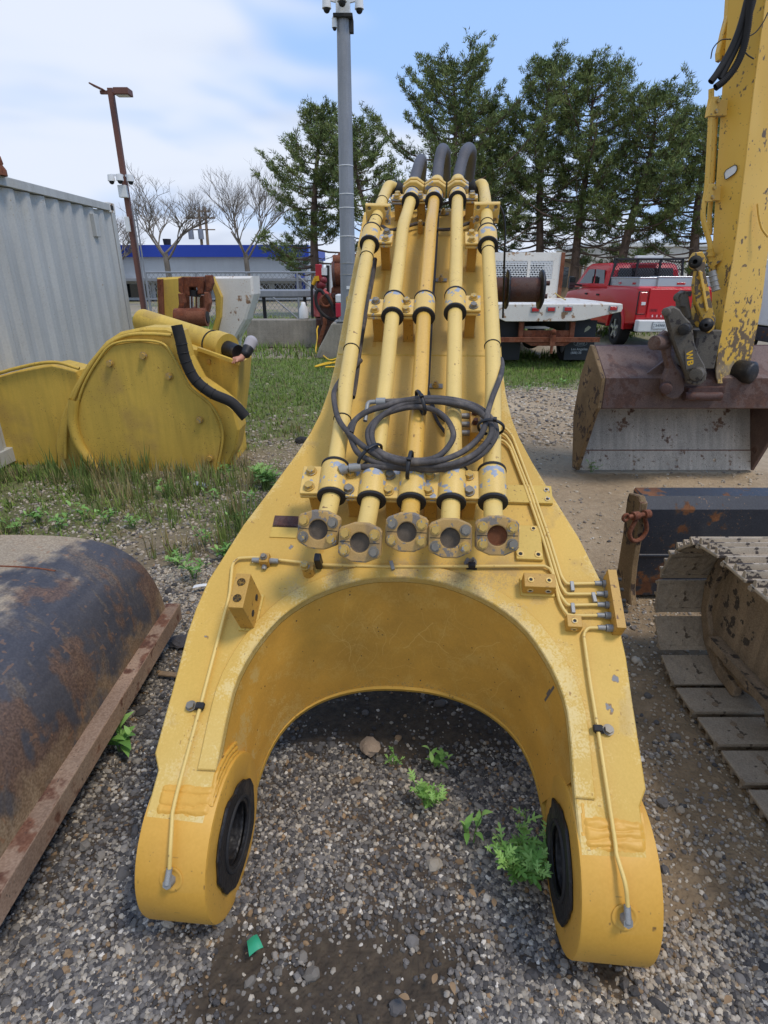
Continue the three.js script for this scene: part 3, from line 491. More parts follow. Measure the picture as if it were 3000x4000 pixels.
ends.forEach((e, i) => {
  const fc = B(e, .245); flangeCentres.push(fc);
  const back = fc.clone().addScaledVector(flN, -.05);
  const cl = mapN(clampAt[i]);
  const lowp = V(mix(cl[1].x, fc.x, .25), NP, cl[1].z + .03);
  const pts = [back, back.clone().lerp(lowp, .45).add(V(0, -.006, .004)), lowp, cl[1], cl[0], ...mapN(uppers[i].slice(1))];
  const last = pts[pts.length - 1];
  if (i === 0) pts.push(B(z7(455, 575), NP), B(z7(478, 500), .15), BS(z7(508, 420), 3.12), BS(z7(530, 378), 3.2), BS(z7(556, 384), 3.23), BS(z7(582, 402), 3.23));
  if (i === 1) pts.push(B(z7(622, 640), NP), B(z7(645, 560), .13), B(z7(682, 430), .105), B(z7(690, 402), .10));
  if (i === 2) pts.push(B(z7(803, 620), NP), B(z7(812, 550), .135), B(z7(826, 430), .105), B(z7(829, 402), .10));
  if (i === 3) pts.push(B(z7(970, 600), NP), B(z7(972, 530), .14), B(z7(975, 430), .105), B(z7(976, 402), .10));
  if (i === 4) pts.push(B(z7(1163, 575), NP), B(z7(1157, 500), .15), BS(z7(1146, 410), 3.14), BS(z7(1136, 370), 3.2), BS(z7(1115, 372), 3.23), BS(z7(1092, 392), 3.23));
  const fine = new THREE.CatmullRomCurve3(pts, false, 'centripetal');
  const g = new THREE.TubeGeometry(fine, 160, .0305, 16, false);
  const p = bp('pipe', g, i === 2 ? M.pipeHot : M.pipe);
  if (i === 2) p.userData.label = 'glossier deeper yellow pipe';
  pipes.push({ mesh: p, curve: fine });
});
function nearS(curve, s) { let b = 0, e = 1e9; for (let t = 0; t <= 1; t += .004) { const q = curve.getPoint(t), d = Math.abs(-q.z - s) + Math.max(0, q.y - .3); if (d < e) { e = d; b = t; } } return { p: curve.getPoint(b), d: curve.getTangent(b) }; }
// thin black bands round the pipes
const bands = [[0, z7(295, 1395)], [0, z7(405, 795)], [4, z7(1198, 1375)], [4, z7(1172, 775)], [0, z7(450, 565)], [0, z7(505, 425)], [4, z7(1165, 590)], [0, zc(188, 300)]];
bands.forEach(([i, p]) => { const q = nearS(pipes[i].curve, -B(p, NP + .025).z); const g = new THREE.TorusGeometry(.0312, .0028, 6, 24).rotateX(Math.PI / 2); bp('pipe_band', aim(g, q.p, q.d), M.rubber, pipes[i].mesh); });
// pipe clamps on posts
function pipeClamp(i, s, side, len = .12, postH = .139) {
  const q = nearS(pipes[i].curve, s), c = q.p, d = q.d.clone().normalize(); if (d.z > 0) d.negate();
  const xh = V(1, 0, 0).addScaledVector(d, -d.x).normalize(); const yh = V().crossVectors(d, xh).negate(); if (yh.y < 0) yh.negate();
  const M4 = new THREE.Matrix4().makeBasis(xh, yh, V().crossVectors(xh, yh)).setPosition(c);
  const fix = g => g.applyMatrix4(M4);
  const R = .0455;
  const shell = lathe([[.033, -len / 2], [R, -len / 2], [R + .0006, -len / 2 + .006], [R + .0006, len / 2 - .006], [R, len / 2], [.033, len / 2]], 28).rotateX(Math.PI / 2);
  const ex = side * .078, ey = -.006;
  const ear = (yy, t) => bx(.082, t, len * .98, side * .068, yy, 0, .004);
  const o = bp('pipe_clamp', [fix(shell), fix(ear(ey + .008, .013))], M.clampY);
  bp('clamp_base', [fix(ear(ey - .009, .012)), fix(lathe([[.034, -len / 2 + .004], [R - .004, -len / 2 + .004], [R - .004, len / 2 - .004], [.034, len / 2 - .004]], 20).rotateX(Math.PI / 2))], M.clampY, o);
  for (const e of [-1, 1]) { const rb = lathe([[.031, 0], [.0485, 0], [.049, .006], [.047, .011], [.031, .011]], 26).rotateX(Math.PI / 2).translate(0, -.002, e > 0 ? len / 2 : -len / 2 - .011); bp('rubber_bushing', fix(rb), M.rubber, o); }
  for (const e of [-.55, .55]) { const b = bolt(V(ex, ey + .0145, e * len / 2), up, .0155, .014); bp('bolt', b.map(fix), (i + (e > 0 ? 1 : 0) + Math.round(s)) % 3 ? M.bolt : M.boltGrey, o); }
  const px = c.x + side * .07, pt = c.y + ey - .015;
  const post = bp('clamp_post', [bx(.044, pt, .05, px, pt / 2 - .003, c.z, .003), bx(.05, .004, .056, px, .002, c.z)], M.post, o);
  return o;
}
const sOf = (p, n = NP) => -B(p, n).z;
clampAt.forEach((c, i) => pipeClamp(i, (sOf(c[0]) + sOf(c[1])) / 2, -1));
pipeClamp(1, sOf(z7(572, 1120), .19), -1, .11); pipeClamp(2, sOf(z7(770, 1120), .19), -1, .11); pipeClamp(3, sOf(z7(960, 1110), .19), 1, .11);
pipeClamp(0, sOf(z7(425, 672), .19), 1, .11); pipeClamp(4, sOf(z7(1165, 672), .19), -1, .11);
pipeClamp(1, sOf(z7(690, 430), .13), -1, .07); pipeClamp(2, sOf(z7(828, 430), .13), -1, .07); pipeClamp(3, sOf(z7(974, 428), .13), 1, .07);
// four-bolt split flanges closing the lower pipe ends
flangeCentres.forEach((fc, i) => {
  const yaw = [-.06, -.03, 0, .02, .03][i];
  const nrm = flN.clone().applyAxisAngle(Yax, yaw);
  const xh = V().crossVectors(Yax, nrm).normalize(), yh = V().crossVectors(nrm, xh), M4 = new THREE.Matrix4().makeBasis(xh, yh, nrm).setPosition(fc).scale(V(.83, .86, .9));
  const fx = g => g.applyMatrix4(M4);
  const hexo = [[-.076, -.040], [-.068, -.050], [-.026, -.068], [.026, -.068], [.068, -.050], [.076, -.040], [.076, .040], [.068, .050], [.026, .066], [-.026, .066], [-.068, .050], [-.076, .040]];
  const o = bp('pipe_flange', [fx(prism(hexo, .026, .005, [circ(.034, 24)], 2).translate(0, 0, -.012)), fx(lathe([[.034, .0], [.044, .0], [.044, -.03], [.031, -.05]].reverse(), 22).rotateX(Math.PI / 2))], M.flange);
  bp('flange_half', fx(prism(hexo.map(([a, b]) => [a * .985, b * 1.02]), .014, .003, [circ(.040, 24)]).translate(0, 0, -.030)), M.flange, o);
  bp('bore_recess', fx(lathe([[.0345, .013], [.0335, .002], [.031, -.004], [0, -.004]], 24).rotateX(Math.PI / 2)), i === 4 ? M.rustPlug : M.bore, o);
  for (const gx of [-.053, .053]) bp('split_gap', fx(bx(.036, .002, .002, gx, 0, .0142)), M.dark, o);
  let k = 0; for (const sx of [-1, 1]) for (const sy of [-1, 1]) { bp('bolt', bolt(V(sx * .052, sy * .0285, .014), V(0, 0, 1), .0155, .015).map(g => g && fx(g)), (i + k++) % 3 === 0 ? M.boltGrey : M.bolt, o); }
});
// square pad flanges high on the outer pipes
for (const [i, pp] of [[0, zt(218, 780)], [4, zt(1380, 760)]]) {
  const q = nearS(pipes[i].curve, -B(pp, NP).z); const d = q.d.clone(); if (d.z < 0) d.negate();
  const xh = V().crossVectors(Yax, d).normalize(), yh = V().crossVectors(d, xh), M4 = new THREE.Matrix4().makeBasis(xh, yh, d).setPosition(q.p);
  const pad = [[-.064, -.05], [.064, -.05], [.064, .05], [-.064, .05]];
  const o = bp('square_flange', prism(pad, .026, .004, [[-.044, -.032], [.044, -.032], [-.044, .032], [.044, .032]].map(([a, b]) => circ(.0095, 12, a, b))).applyMatrix4(M4), M.clampY);
  bp('bolt_end', [[-.044, -.032], [.044, -.032], [-.044, .032], [.044, .032]].map(([a, b]) => new THREE.CylinderGeometry(.008, .008, .018, 10).rotateX(Math.PI / 2).translate(a, b, .012).applyMatrix4(M4)), M.boltGrey, o);
}
// rubber elbow sleeves where the outer pipes turn inwards
for (const [i, sg] of [[0, 1], [4, -1]]) { const e = pipes[i].curve.getPoint(1), d = pipes[i].curve.getTangent(1); bp('end_sleeve', aim(lathe([[.03, -.02], [.043, -.02], [.044, .0], [.043, .03], [.03, .03]], 20), e, d), M.rubber, pipes[i].mesh); bp('end_fitting', rod(e.clone().addScaledVector(d, .02), e.clone().addScaledVector(d, .16), .026, .026, 14), M.pipe, pipes[i].mesh); }
// top fittings and big black hoses that arch over the crest
{
  const tops = [[1, zt(600, 458), [[zt(640, 300), 3.42], [zt(672, 208), 3.62], [zt(690, 260), 3.86], [zt(672, 470), 4.0]]],
    [2, zt(850, 430), [[zt(868, 250), 3.38], [zt(892, 130), 3.46], [zt(915, 92), 3.62], [zt(940, 150), 3.78], [zt(945, 480), 3.9]]],
    [3, zt(1075, 418), [[zt(1110, 250), 3.38], [zt(1150, 130), 3.46], [zt(1195, 82), 3.62], [zt(1222, 150), 3.76], [zt(1190, 480), 3.88]]]];
  for (const [i, basep, rest] of tops) {
    const e = pipes[i].curve.getPoint(1), d = pipes[i].curve.getTangent(1);
    const b0 = BS(basep, 3.24); const dir = b0.clone().sub(e).normalize();
    const xh = V(1, 0, 0), M4 = new THREE.Matrix4().makeBasis(xh, V().crossVectors(d.clone().negate(), xh).normalize(), d.clone().negate()).setPosition(e);
    const hexo = [[-.058, -.034], [.058, -.034], [.058, .026], [.018, .052], [-.018, .052], [-.058, .026]];
    const o = bp('hose_flange', [prism(hexo, .024, .004, [[-.042, -.014], [.042, -.014]].map(([a, b]) => circ(.008, 10, a, b))).applyMatrix4(M4), prism(hexo.map(([a, c]) => [a, c * 1.06 + .004]), .02, .004).translate(0, 0, -.028).applyMatrix4(M4)], M.clampY);
    const pts = [e.clone(), b0, ...rest.map(([p, s]) => BS(p, s))];
    const cv = new THREE.CatmullRomCurve3(pts, false, 'centripetal');
    const hg = new THREE.TubeGeometry(cv, 70, .0325, 16, false);
    const h = bp('return_hose', hg, M.bighose);
    bp('hose_ferrule', aim(lathe([[.03, -.05], [.04, -.05], [.041, .01], [.0385, .05], [.034, .055]], 20), cv.getPointAt(.07), cv.getTangentAt(.07)), i === 1 ? M.zinc : M.pipe, h);
  }
}
// ---------------------------------------------------------------- small rigid lines
const tubeN = .012, TR = .0054;
const line = (pts, r = TR, br = .035) => bp('grease_line', bent(pts, r, br, 120, 8), M.pipe);
const nut = (p, d, m = M.zinc, par) => bp('line_fitting', [aim(new THREE.CylinderGeometry(.0125, .0125, .02, 6), p, d), rod(p.clone().addScaledVector(d, -.012), p.clone().addScaledVector(d, -.034), .0085, .0075, 8)], m, par);
{
  const T = l => l.map(p => B(p, tubeN));
  const lead = [
    [zc(1300, 372), zc(1500, 390), zc(1560, 470), z4(800, 290), z4(895, 560), z4(958, 765), z4(985, 803), z4(1165, 800)],
    [zc(1300, 425), zc(1490, 440), zc(1545, 520), z4(782, 290), z4(880, 570), z4(955, 815), z4(985, 858), z4(1175, 857)],
    [zc(1300, 480), zc(1490, 497), zc(1540, 560), z4(762, 280), z4(862, 570), z4(948, 860), z4(990, 918), z4(1180, 915)]];
  const bar0 = B(z4(1192, 772), 0), bar1 = B(z4(1245, 1080), 0);
  const manifold = bp('manifold_bar', bar(V(bar0.x + .008, .028, bar0.z), V(bar1.x + .006, .028, bar1.z), .026, .056), M.post);
  lead.forEach((l, k) => { const p = T(l); const g = line(p); const e = p[p.length - 1]; nut(e.clone().add(V(.018, 0, 0)), V(1, 0, 0), M.zinc, g); });
  // long cross line from the left foot round the arch to the manifold
  const seatL = boom._gl.clone().add(V(0, .03, .0)), seatR = boom._gr.clone().add(V(0, .03, 0));
  const cross = [boom._gl.clone().add(V(.002, .034, -.02)), boom._gl.clone().add(V(.0, .055, -.06)), V(B(z5(365, 750), .01).x, .016, .04), ...T([z5(372, 690), z5(400, 560), z5(530, 80), z3(688, 860), z3(703, 690), z3(735, 664), z3(830, 660), z3(940, 672), z3(1080, 688), z3(1200, 700), z3(1560, 710), z8(1110, 772), z8(1560, 770), z8(1592, 800), z4(948, 905), z4(990, 975), z4(1190, 973)])];
  const cg = line(cross, TR, .02); nut(cross[cross.length - 1].clone().add(V(.012, 0, 0)), V(1, 0, 0), M.zinc, cg);
  const fiveth = [...T([z4(1195, 1040), z4(1095, 1040), z4(1078, 1080), z4(1112, 1330), z6(925, 170), z6(1000, 660)]), V(B(z6(1012, 740), .02).x, .014, .04), boom._gr.clone().add(V(-.004, .058, -.06)), boom._gr.clone().add(V(0, .034, -.02))];
  const fg = line(fiveth, TR, .02); nut(fiveth[0].clone().add(V(.012, 0, 0)), V(1, 0, 0), M.zinc, fg);
  for (const yy of [800, 857, 917, 975, 1040]) bp('grease_nipple', aim(lathe([[0, .022], [.006, .018], [.005, .01], [.008, .006], [.008, 0]].reverse(), 10), V(mix(bar0.x, bar1.x, (yy - 772) / 308) + .022, .028, mix(bar0.z, bar1.z, (yy - 772) / 308)), V(1, 0, 0)), M.dark, manifold);
  // clips holding the lines
  const clip = (p, boltSide = 0, m = M.rubber) => { const q = B(p, tubeN); const o = bp('line_clip', [bx(.024, .016, .018, q.x, .015, q.z, .003), bx(.034, .005, .02, q.x + boltSide * .012, .004, q.z)], m); if (boltSide) bp('bolt', bolt(V(q.x + boltSide * .03, .004, q.z), up, .0125, .012), M.boltGrey, o); return o; };
  clip(z5(530, 80), -1); clip(z6(922, 162), 1); clip(z8(1120, 768), 0); bp('bolt', [...bolt(B(z8(1125, 750), .003), up, .011, .012), rod(B(z8(1125, 745), .01), B(z8(1125, 745), .01).add(V(0, .022, 0)), .005, .005, 8)], M.boltGrey);
  const tab = (p, a) => { const q = B(p, .02); bp('retainer_tab', bx(.012, .014, .034, 0, 0, 0, .002).rotateY(a).translate(q.x, .013, q.z), M.zinc); };
  tab(z8(650, 762), .3); tab(z4(1018, 812), 0); tab(z4(1137, 872), .1); tab(z4(1022, 930), 0);
  // tee block on the cross line
  const tb = B(z3(878, 672), .02); const tbm = bp('tee_block', bx(.032, .036, .036, tb.x, .018, tb.z, .003), M.post);
  bp('bolt', bolt(V(tb.x, .036, tb.z), up, .009, .01), M.boltGrey, tbm);
  bp('line_fitting', [rod(V(tb.x - .045, .014, tb.z), V(tb.x - .012, .014, tb.z), .0095, .0105, 6), rod(V(tb.x + .012, .014, tb.z), V(tb.x + .045, .014, tb.z), .0105, .0095, 6), rod(V(tb.x, .012, tb.z + .01), V(tb.x, .008, tb.z + .03), .009, .009, 8)], M.zinc, tbm);
  // stand-off with black strap
  const so = B(z3(1115, 745), 0); const som = bp('strap_standoff', [rod(V(so.x, 0, so.z), V(so.x, .04, so.z), .02, .018, 16), bx(.03, .005, .03, so.x + .006, .042, so.z - .004)], M.post);
  bp('bolt', bolt(V(so.x - .006, .044, so.z), up, .0135, .013), M.bolt, som); bp('strap', bx(.022, .06, .03, so.x + .034, .036, so.z - .026, .004).rotateY(0), M.zip, som);
  // bracket blocks and pads on the plate
  const blk = (name, a, b, h, m, holes) => { const A = B(a, 0), C = B(b, 0); const w = Math.abs(C.x - A.x), l = Math.abs(C.z - A.z), cx = (A.x + C.x) / 2, cz = (A.z + C.z) / 2; const o = bp(name, bx(w, h, l, cx, h / 2, cz, .003), m); return { o, cx, cz, w, l, h }; };
  { const base = B(z3(778, 1048), 0), hgt = .154; const w = .046, l = .115; const cx = base.x + .004, cz = base.z - l / 2; const o = bp('bracket_block', bx(w, hgt, l, cx, hgt / 2, cz, .003), M.post);
    bp('weld_fillet', bx(w + .014, .008, l + .014, cx, .003, cz, .004), M.boom, o);
    for (const k of [-.027, .027]) { bp('bolt_hole', lathe([[.0125, .0015], [.0125, -.001], [.009, -.001], [0, -.001]], 16).translate(cx, hgt + .001, cz + k), M.dark, o); bp('bolt_hole', new THREE.CylinderGeometry(.0105, .0105, .004, 16).rotateZ(Math.PI / 2).translate(cx + w / 2, hgt * .36, cz + k), M.dark, o); } }
  const holeAt = (o, x, n, z, dir, r = .0075) => { bp('bolt_hole', aim(lathe([[r * .7, .0005], [r * .75, .002], [r * 1.3, .0025], [r * 1.35, 0]], 14), V(x, n, z), dir), M.clampY, o); bp('bolt_hole', aim(new THREE.CylinderGeometry(r * .72, r * .72, .002, 12), V(x, n + dir.y * .0005, z + dir.z * .0005), dir), M.dark, o); };
  { const q = B(z4(830, 862), 0); const w = .098, h = .052, l = .05; const o = bp('threaded_block', bx(w, h, l, q.x, h / 2, q.z - l / 2, .003), M.post); for (const k of [-.028, .028]) { holeAt(o, q.x + k, h, q.z - l / 2, up); holeAt(o, q.x + k, h * .55, q.z, V(0, 0, 1)); } bp('weld_fillet', bx(w + .012, .008, l + .014, q.x, .003, q.z - l / 2, .004), M.boom, o); }
  { const q = B(z4(1020, 1062), 0); const w = .045, h = .036, l = .04; const o = bp('threaded_block', bx(w, h, l, q.x, h / 2, q.z - l / 2, .003), M.post); holeAt(o, q.x, h, q.z - l / 2, up, .007); holeAt(o, q.x, h * .5, q.z, V(0, 0, 1), .007); }
  { const k = blk('mounting_pad', z4(655, 372), z4(900, 285), .014, M.boom); holeAt(k.o, k.cx + k.w * .38, k.h, k.cz - .02, up); holeAt(k.o, k.cx + k.w * .38, k.h, k.cz + .022, up); }
  { const k = blk('mounting_pad', z4(712, 678), z4(840, 500), .014, M.boom); holeAt(k.o, k.cx - .03, k.h, k.cz + k.l * .36, up, .009); holeAt(k.o, k.cx + .028, k.h, k.cz + k.l * .36, up, .009); holeAt(k.o, k.cx + .02, k.h, k.cz - k.l * .4, up); holeAt(k.o, k.cx - .035, k.h, k.cz - k.l * .4, up); }
  { const A = B(z3(920, 545), 0), C = B(z3(1045, 500), 0); bp('name_plate', bx(.095, .004, .05, (A.x + C.x) / 2, .002, (A.z + C.z) / 2), M.boom); const D = B(z3(1000, 470), 0); const np = bp('name_plate', bx(.10, .004, .05, D.x, .002, D.z), M.rustDark); np.userData.label = 'bare rusty name plate'; }
  // valve block under the hose coil
  { const A = B(zc(1245, 560), 0); const o = bp('valve_block', bx(.038, .06, .15, A.x, .055, A.z - .075, .003), M.post); bp('valve_foot', bx(.03, .03, .12, A.x, .014, A.z - .075), M.post, o);
    for (const k of [.03, .075, .12]) { bp('line_fitting', [rod(V(A.x - .018, .05, A.z - k), V(A.x - .06, .05, A.z - k), .012, .0105, 6), rod(V(A.x - .06, .05, A.z - k), V(A.x - .075, .05, A.z - k), .008, .008, 8), rod(V(A.x + .018, .04, A.z - k), V(A.x + .05, .03, A.z - k), .011, .009, 6)], M.zinc, o); }
    for (const k of [.05, .1]) bp('bolt', bolt(V(A.x, .085, A.z - k), up, .01, .016), M.rustDark, o); }
}
// cables
{
  const C = (l, n) => l.map(p => B(p, n));
  const harness = bp('wire_harness', [spline(C([z7(850, 560), z7(845, 640), z7(835, 800), z7(825, 960), z7(812, 1150), z7(800, 1350), z7(785, 1640), zc(870, 60), zc(885, 150), zc(915, 260), zc(960, 360), zc(1020, 440)], .014), .007, 120, 7), spline(C([zc(868, 70), zc(905, 190), zc(950, 280), zc(1015, 345)], .012), .006, 40, 6)], M.zip);
  for (const [a, b] of [[zc(890, 65), zc(935, 65)], [z7(825, 1000), z7(865, 992)], [z7(850, 572), z7(882, 562)]]) { const p = B(a, 0), q = B(b, 0); const o = bp('cable_clip', bx(.085, .005, .024, q.x - .012, .005, q.z), M.zinc); bp('bolt', [...bolt(V(q.x, .007, q.z), up, .0125, .014), rod(V(q.x, .02, q.z), V(q.x, .034, q.z), .006, .006, 8)], M.bolt, o); }
  bp('sensor_cable', spline(C([z7(480, 630), z7(530, 660), z7(600, 650), z7(700, 622), z7(735, 618), z7(780, 630), z7(850, 655), z7(930, 655), z7(1000, 632), z7(1100, 600)], .03), .009, 90, 7), M.hose);
  for (const p of [z7(733, 680), z7(1065, 660)]) { const q = B(p, 0); const o = bp('cable_post', bx(.026, .05, .026, q.x, .025, q.z, .003), M.post); bp('bolt', bolt(V(q.x, .05, q.z), up, .012, .014), M.bolt, o); }
  bp('small_cable', spline(C([z7(855, 540), z7(870, 500), z7(920, 480)], .02), .008, 20, 6), M.hose);
  // thin grey hose tucked along the left pipe
  bp('drain_hose', spline([B(z7(440, 850), .05), B(z7(425, 960), .04), B(z7(390, 1150), .03), B(z7(345, 1400), .03), B(zc(290, 10), .03), B(zc(265, 150), .04)], .011, 50, 7), M.hose);
  // loose black cable hanging over the right side
  bp('loose_cable', spline([V(.37, .05, -3.05), BS(zt(1500, 660), 3.0), BS(zt(1568, 800), 2.95), BS(zt(1585, 1000), 2.9), BS(zt(1578, 1240), 2.85), BS(z7(1268, 1230), 2.8)], .006, 50, 6), M.zip);
}
// hoist-cylinder pin standing out of the right cheek
{
  const s = 3.0, c = BS(crop(1900, 950, 1.843)(110, 335), s); const L = .36, e = V(1, 0, 0), at = k => V(.36 + k, c.y, -s);
  const o = bp('cylinder_pin', aim(lathe([[0, 0], [.072, 0], [.072, L - .01], [.066, L], [0, L]], 30), at(0), e), M.rustDark);
  bp('pin_collar', [aim(lathe([[.07, 0], [.112, .002], [.114, .012], [.10, .02], [.07, .024]], 32), at(.13), e), aim(lathe([[.0, 0], [.07, 0], [.112, .004], [.112, .02], [.09, .03], [0, .034]], 32), at(L - .03), e)], M.grease, o);
  bp('pin_bolt', [rod(at(L).add(V(0, .045, 0)), at(L + .03).add(V(0, .045, 0)), .014, .014, 6), rod(at(L).add(V(0, -.045, 0)), at(L + .03).add(V(0, -.045, 0)), .014, .014, 6)], M.rustDark, o);
  bp('pin_boss', aim(lathe([[0, 0], [.15, 0], [.15, .02], [.07, .024]], 30), at(-.008), e), M.boom, o);
}
// ---------------------------------------------------------------- coil of hydraulic hose on the pipes
{
  const coil = thing('hydraulic_hose', 'coiled dirty black hydraulic hose tied with black zip ties on the yellow boom pipes', 'hose', [.022, 0, -1.17], -YAW);
  const cp = (name, gs, mat, parent = coil) => { const m = mk(name, gs, mat, parent); if (parent === coil) { m.position.copy(plateO); m.rotation.x = AL; } return m; };
  const HR = .0102, n0 = NP + .0305 + HR;
  const path = (l) => l.map(([x, y, dn = 0]) => B(zc(x, y), n0 + dn));
  const A = path([[320, 714], [420, 712], [560, 716, .004], [720, 728, .004], [900, 738, .004], [1100, 712, .004], [1280, 632, .006], [1400, 510, .006], [1428, 420, .006], [1395, 330, .006], [1290, 235, .01], [1130, 178, .012], [960, 156, .012], [800, 158, .012], [660, 178, .014], [530, 184, .02]]);
  const Bq = path([[330, -150, -.15], [270, -90, -.13], [190, -20, -.08], [135, 60, -.04], [112, 140, -.015], [140, 300, 0], [215, 420, .012], [330, 530, .016], [480, 630, .018], [660, 690, .018], [880, 712, .02], [1090, 686, .022], [1250, 612, .022], [1360, 500, .024], [1392, 410, .024], [1350, 318, .024], [1240, 240, .026], [1060, 196, .026], [860, 182, .026], [720, 196, .022], [580, 250, .02], [470, 330, .018], [420, 430, .018], [440, 540, .018], [520, 610, .02], [680, 655, .03], [860, 658, .034], [980, 612, .02], [1070, 500, .016], [1075, 420, .016], [1020, 320, .016], [920, 250, .018], [780, 228, .018], [640, 246, .016], [490, 305, .014], [395, 410, .012], [400, 520, .014], [470, 600, .02], [640, 668, .036], [850, 676, .04], [1020, 650, .03], [1180, 575, .02], [1300, 460, .02], [1345, 350, .03], [1362, 260, .03], [1400, 140, .03], [1440, 40, .01], [1468, -40, -.01], [1476, -110, -.04], [1465, -160, -.06]]);
  const C = path([[245, 470, .004], [300, 590, .004], [420, 668, .005], [560, 700, .008], [760, 722, .012], [980, 724, .012], [1160, 668, .014], [1300, 580, .014], [1390, 450, .016], [1370, 350, .016], [1260, 258, .016], [1080, 208, .014], [880, 168, .02], [700, 175, .022], [540, 212, .016], [380, 262, .008], [270, 350, .004], [232, 430, .004], [245, 470, .006]]);
  const D = path([[250, 440, .016], [290, 330, .014], [400, 260, .016], [560, 215, .022], [720, 172, .03], [880, 162, .03], [1060, 176, .026], [1230, 224, .022], [1340, 310, .018], [1405, 420, .014], [1370, 530, .012]]);
  cp('hose_strand', spline(A, HR, 160, 9), M.hose); cp('hose_strand', spline(Bq, HR, 420, 9), M.hose); cp('hose_strand', spline(C, HR, 200, 9), M.hose); cp('hose_strand', spline(D, HR, 120, 9), M.hose);
  const f1 = B(zc(320, 714), n0), f0 = B(zc(210, 724), n0), d1 = f0.clone().sub(f1).normalize();
  cp('hose_fitting', [rod(f1.clone().addScaledVector(d1, -.004), f1.clone().addScaledVector(d1, .035), .0145, .0145, 12), rod(f1.clone().addScaledVector(d1, .034), f1.clone().addScaledVector(d1, .046), .009, .009, 10), rod(f1.clone().addScaledVector(d1, .044), f1.clone().addScaledVector(d1, .066).add(V(0, -.004, .006)), .018, .017, 6)], M.zinc);
  const g1 = B(zc(530, 184), n0 + .02), g0 = B(zc(455, 186), n0 + .02), d2 = g0.clone().sub(g1).normalize();
  cp('hose_fitting', [rod(g1, g0, .0145, .0145, 12), bent([g0, g0.clone().addScaledVector(d2, .03), g0.clone().addScaledVector(d2, .034).add(V(0, -.02, .075))], .008, .02, 24, 8)], M.zinc);
  const tie = (px, ang, w = .052, dn = 0) => { const q = B(zc(...px), n0 + .014 + dn); const pts = []; for (let i = 0; i <= 20; i++) { const a = i / 20 * 2 * Math.PI; pts.push(V(0, Math.sin(a) * .036, Math.cos(a) * w)); } const g = spline(pts, .0045, 50, 5).scale(1.6, 1, 1).rotateY(ang).translate(q.x, q.y - .004, q.z); const hd = bx(.014, .012, .012, 0, .036, .01, .002).rotateY(ang).translate(q.x, q.y, q.z); cp('zip_tie', [g, hd], M.zip); };
  tie([815, 185], .35, .05, .012); tie([405, 612], -.75, .052); tie([725, 690], -.1, .05, .01); tie([1385, 385], 1.45, .044, .004);
}
delete boom._gl; delete boom._gr;

// ================================================================ EXCAVATOR STICK ON THE RIGHT
const zA = crop(2200, 0, 2.074), zB = crop(2200, 900, 2.074), zK = crop(2200, 1900, 1.7015);
const pxPoly = (l, z) => l.map(p => { const q = atZ(p, z); return [q.x, q.y]; });
const slab = (l, z, depth, bev = .006, holes = []) => prism(pxPoly(l, z), depth, bev, holes).translate(0, 0, -z - depth + depth * 0).translate(0, 0, 0);
function loftQuads(rings) { // rings of equal length, closed
  const n = rings[0].length, pos = []; const quad = (a, b, c, d) => pos.push(...a.toArray(), ...b.toArray(), ...c.toArray(), ...a.toArray(), ...c.toArray(), ...d.toArray());
  for (let k = 1; k < rings.length; k++) for (let i = 0; i < n; i++) { const j = (i + 1) % n; quad(rings[k - 1][i], rings[k - 1][j], rings[k][j], rings[k][i]); }
  for (const [r, f] of [[rings[0], 1], [rings[rings.length - 1], 0]]) for (let i = 1; i < n - 1; i++) f ? pos.push(...r[0].toArray(), ...r[i + 1].toArray(), ...r[i].toArray()) : pos.push(...r[0].toArray(), ...r[i].toArray(), ...r[i + 1].toArray());
  const g = new THREE.BufferGeometry(); g.setAttribute('position', new THREE.Float32BufferAttribute(pos, 3)); g.computeVertexNormals(); return g;
}
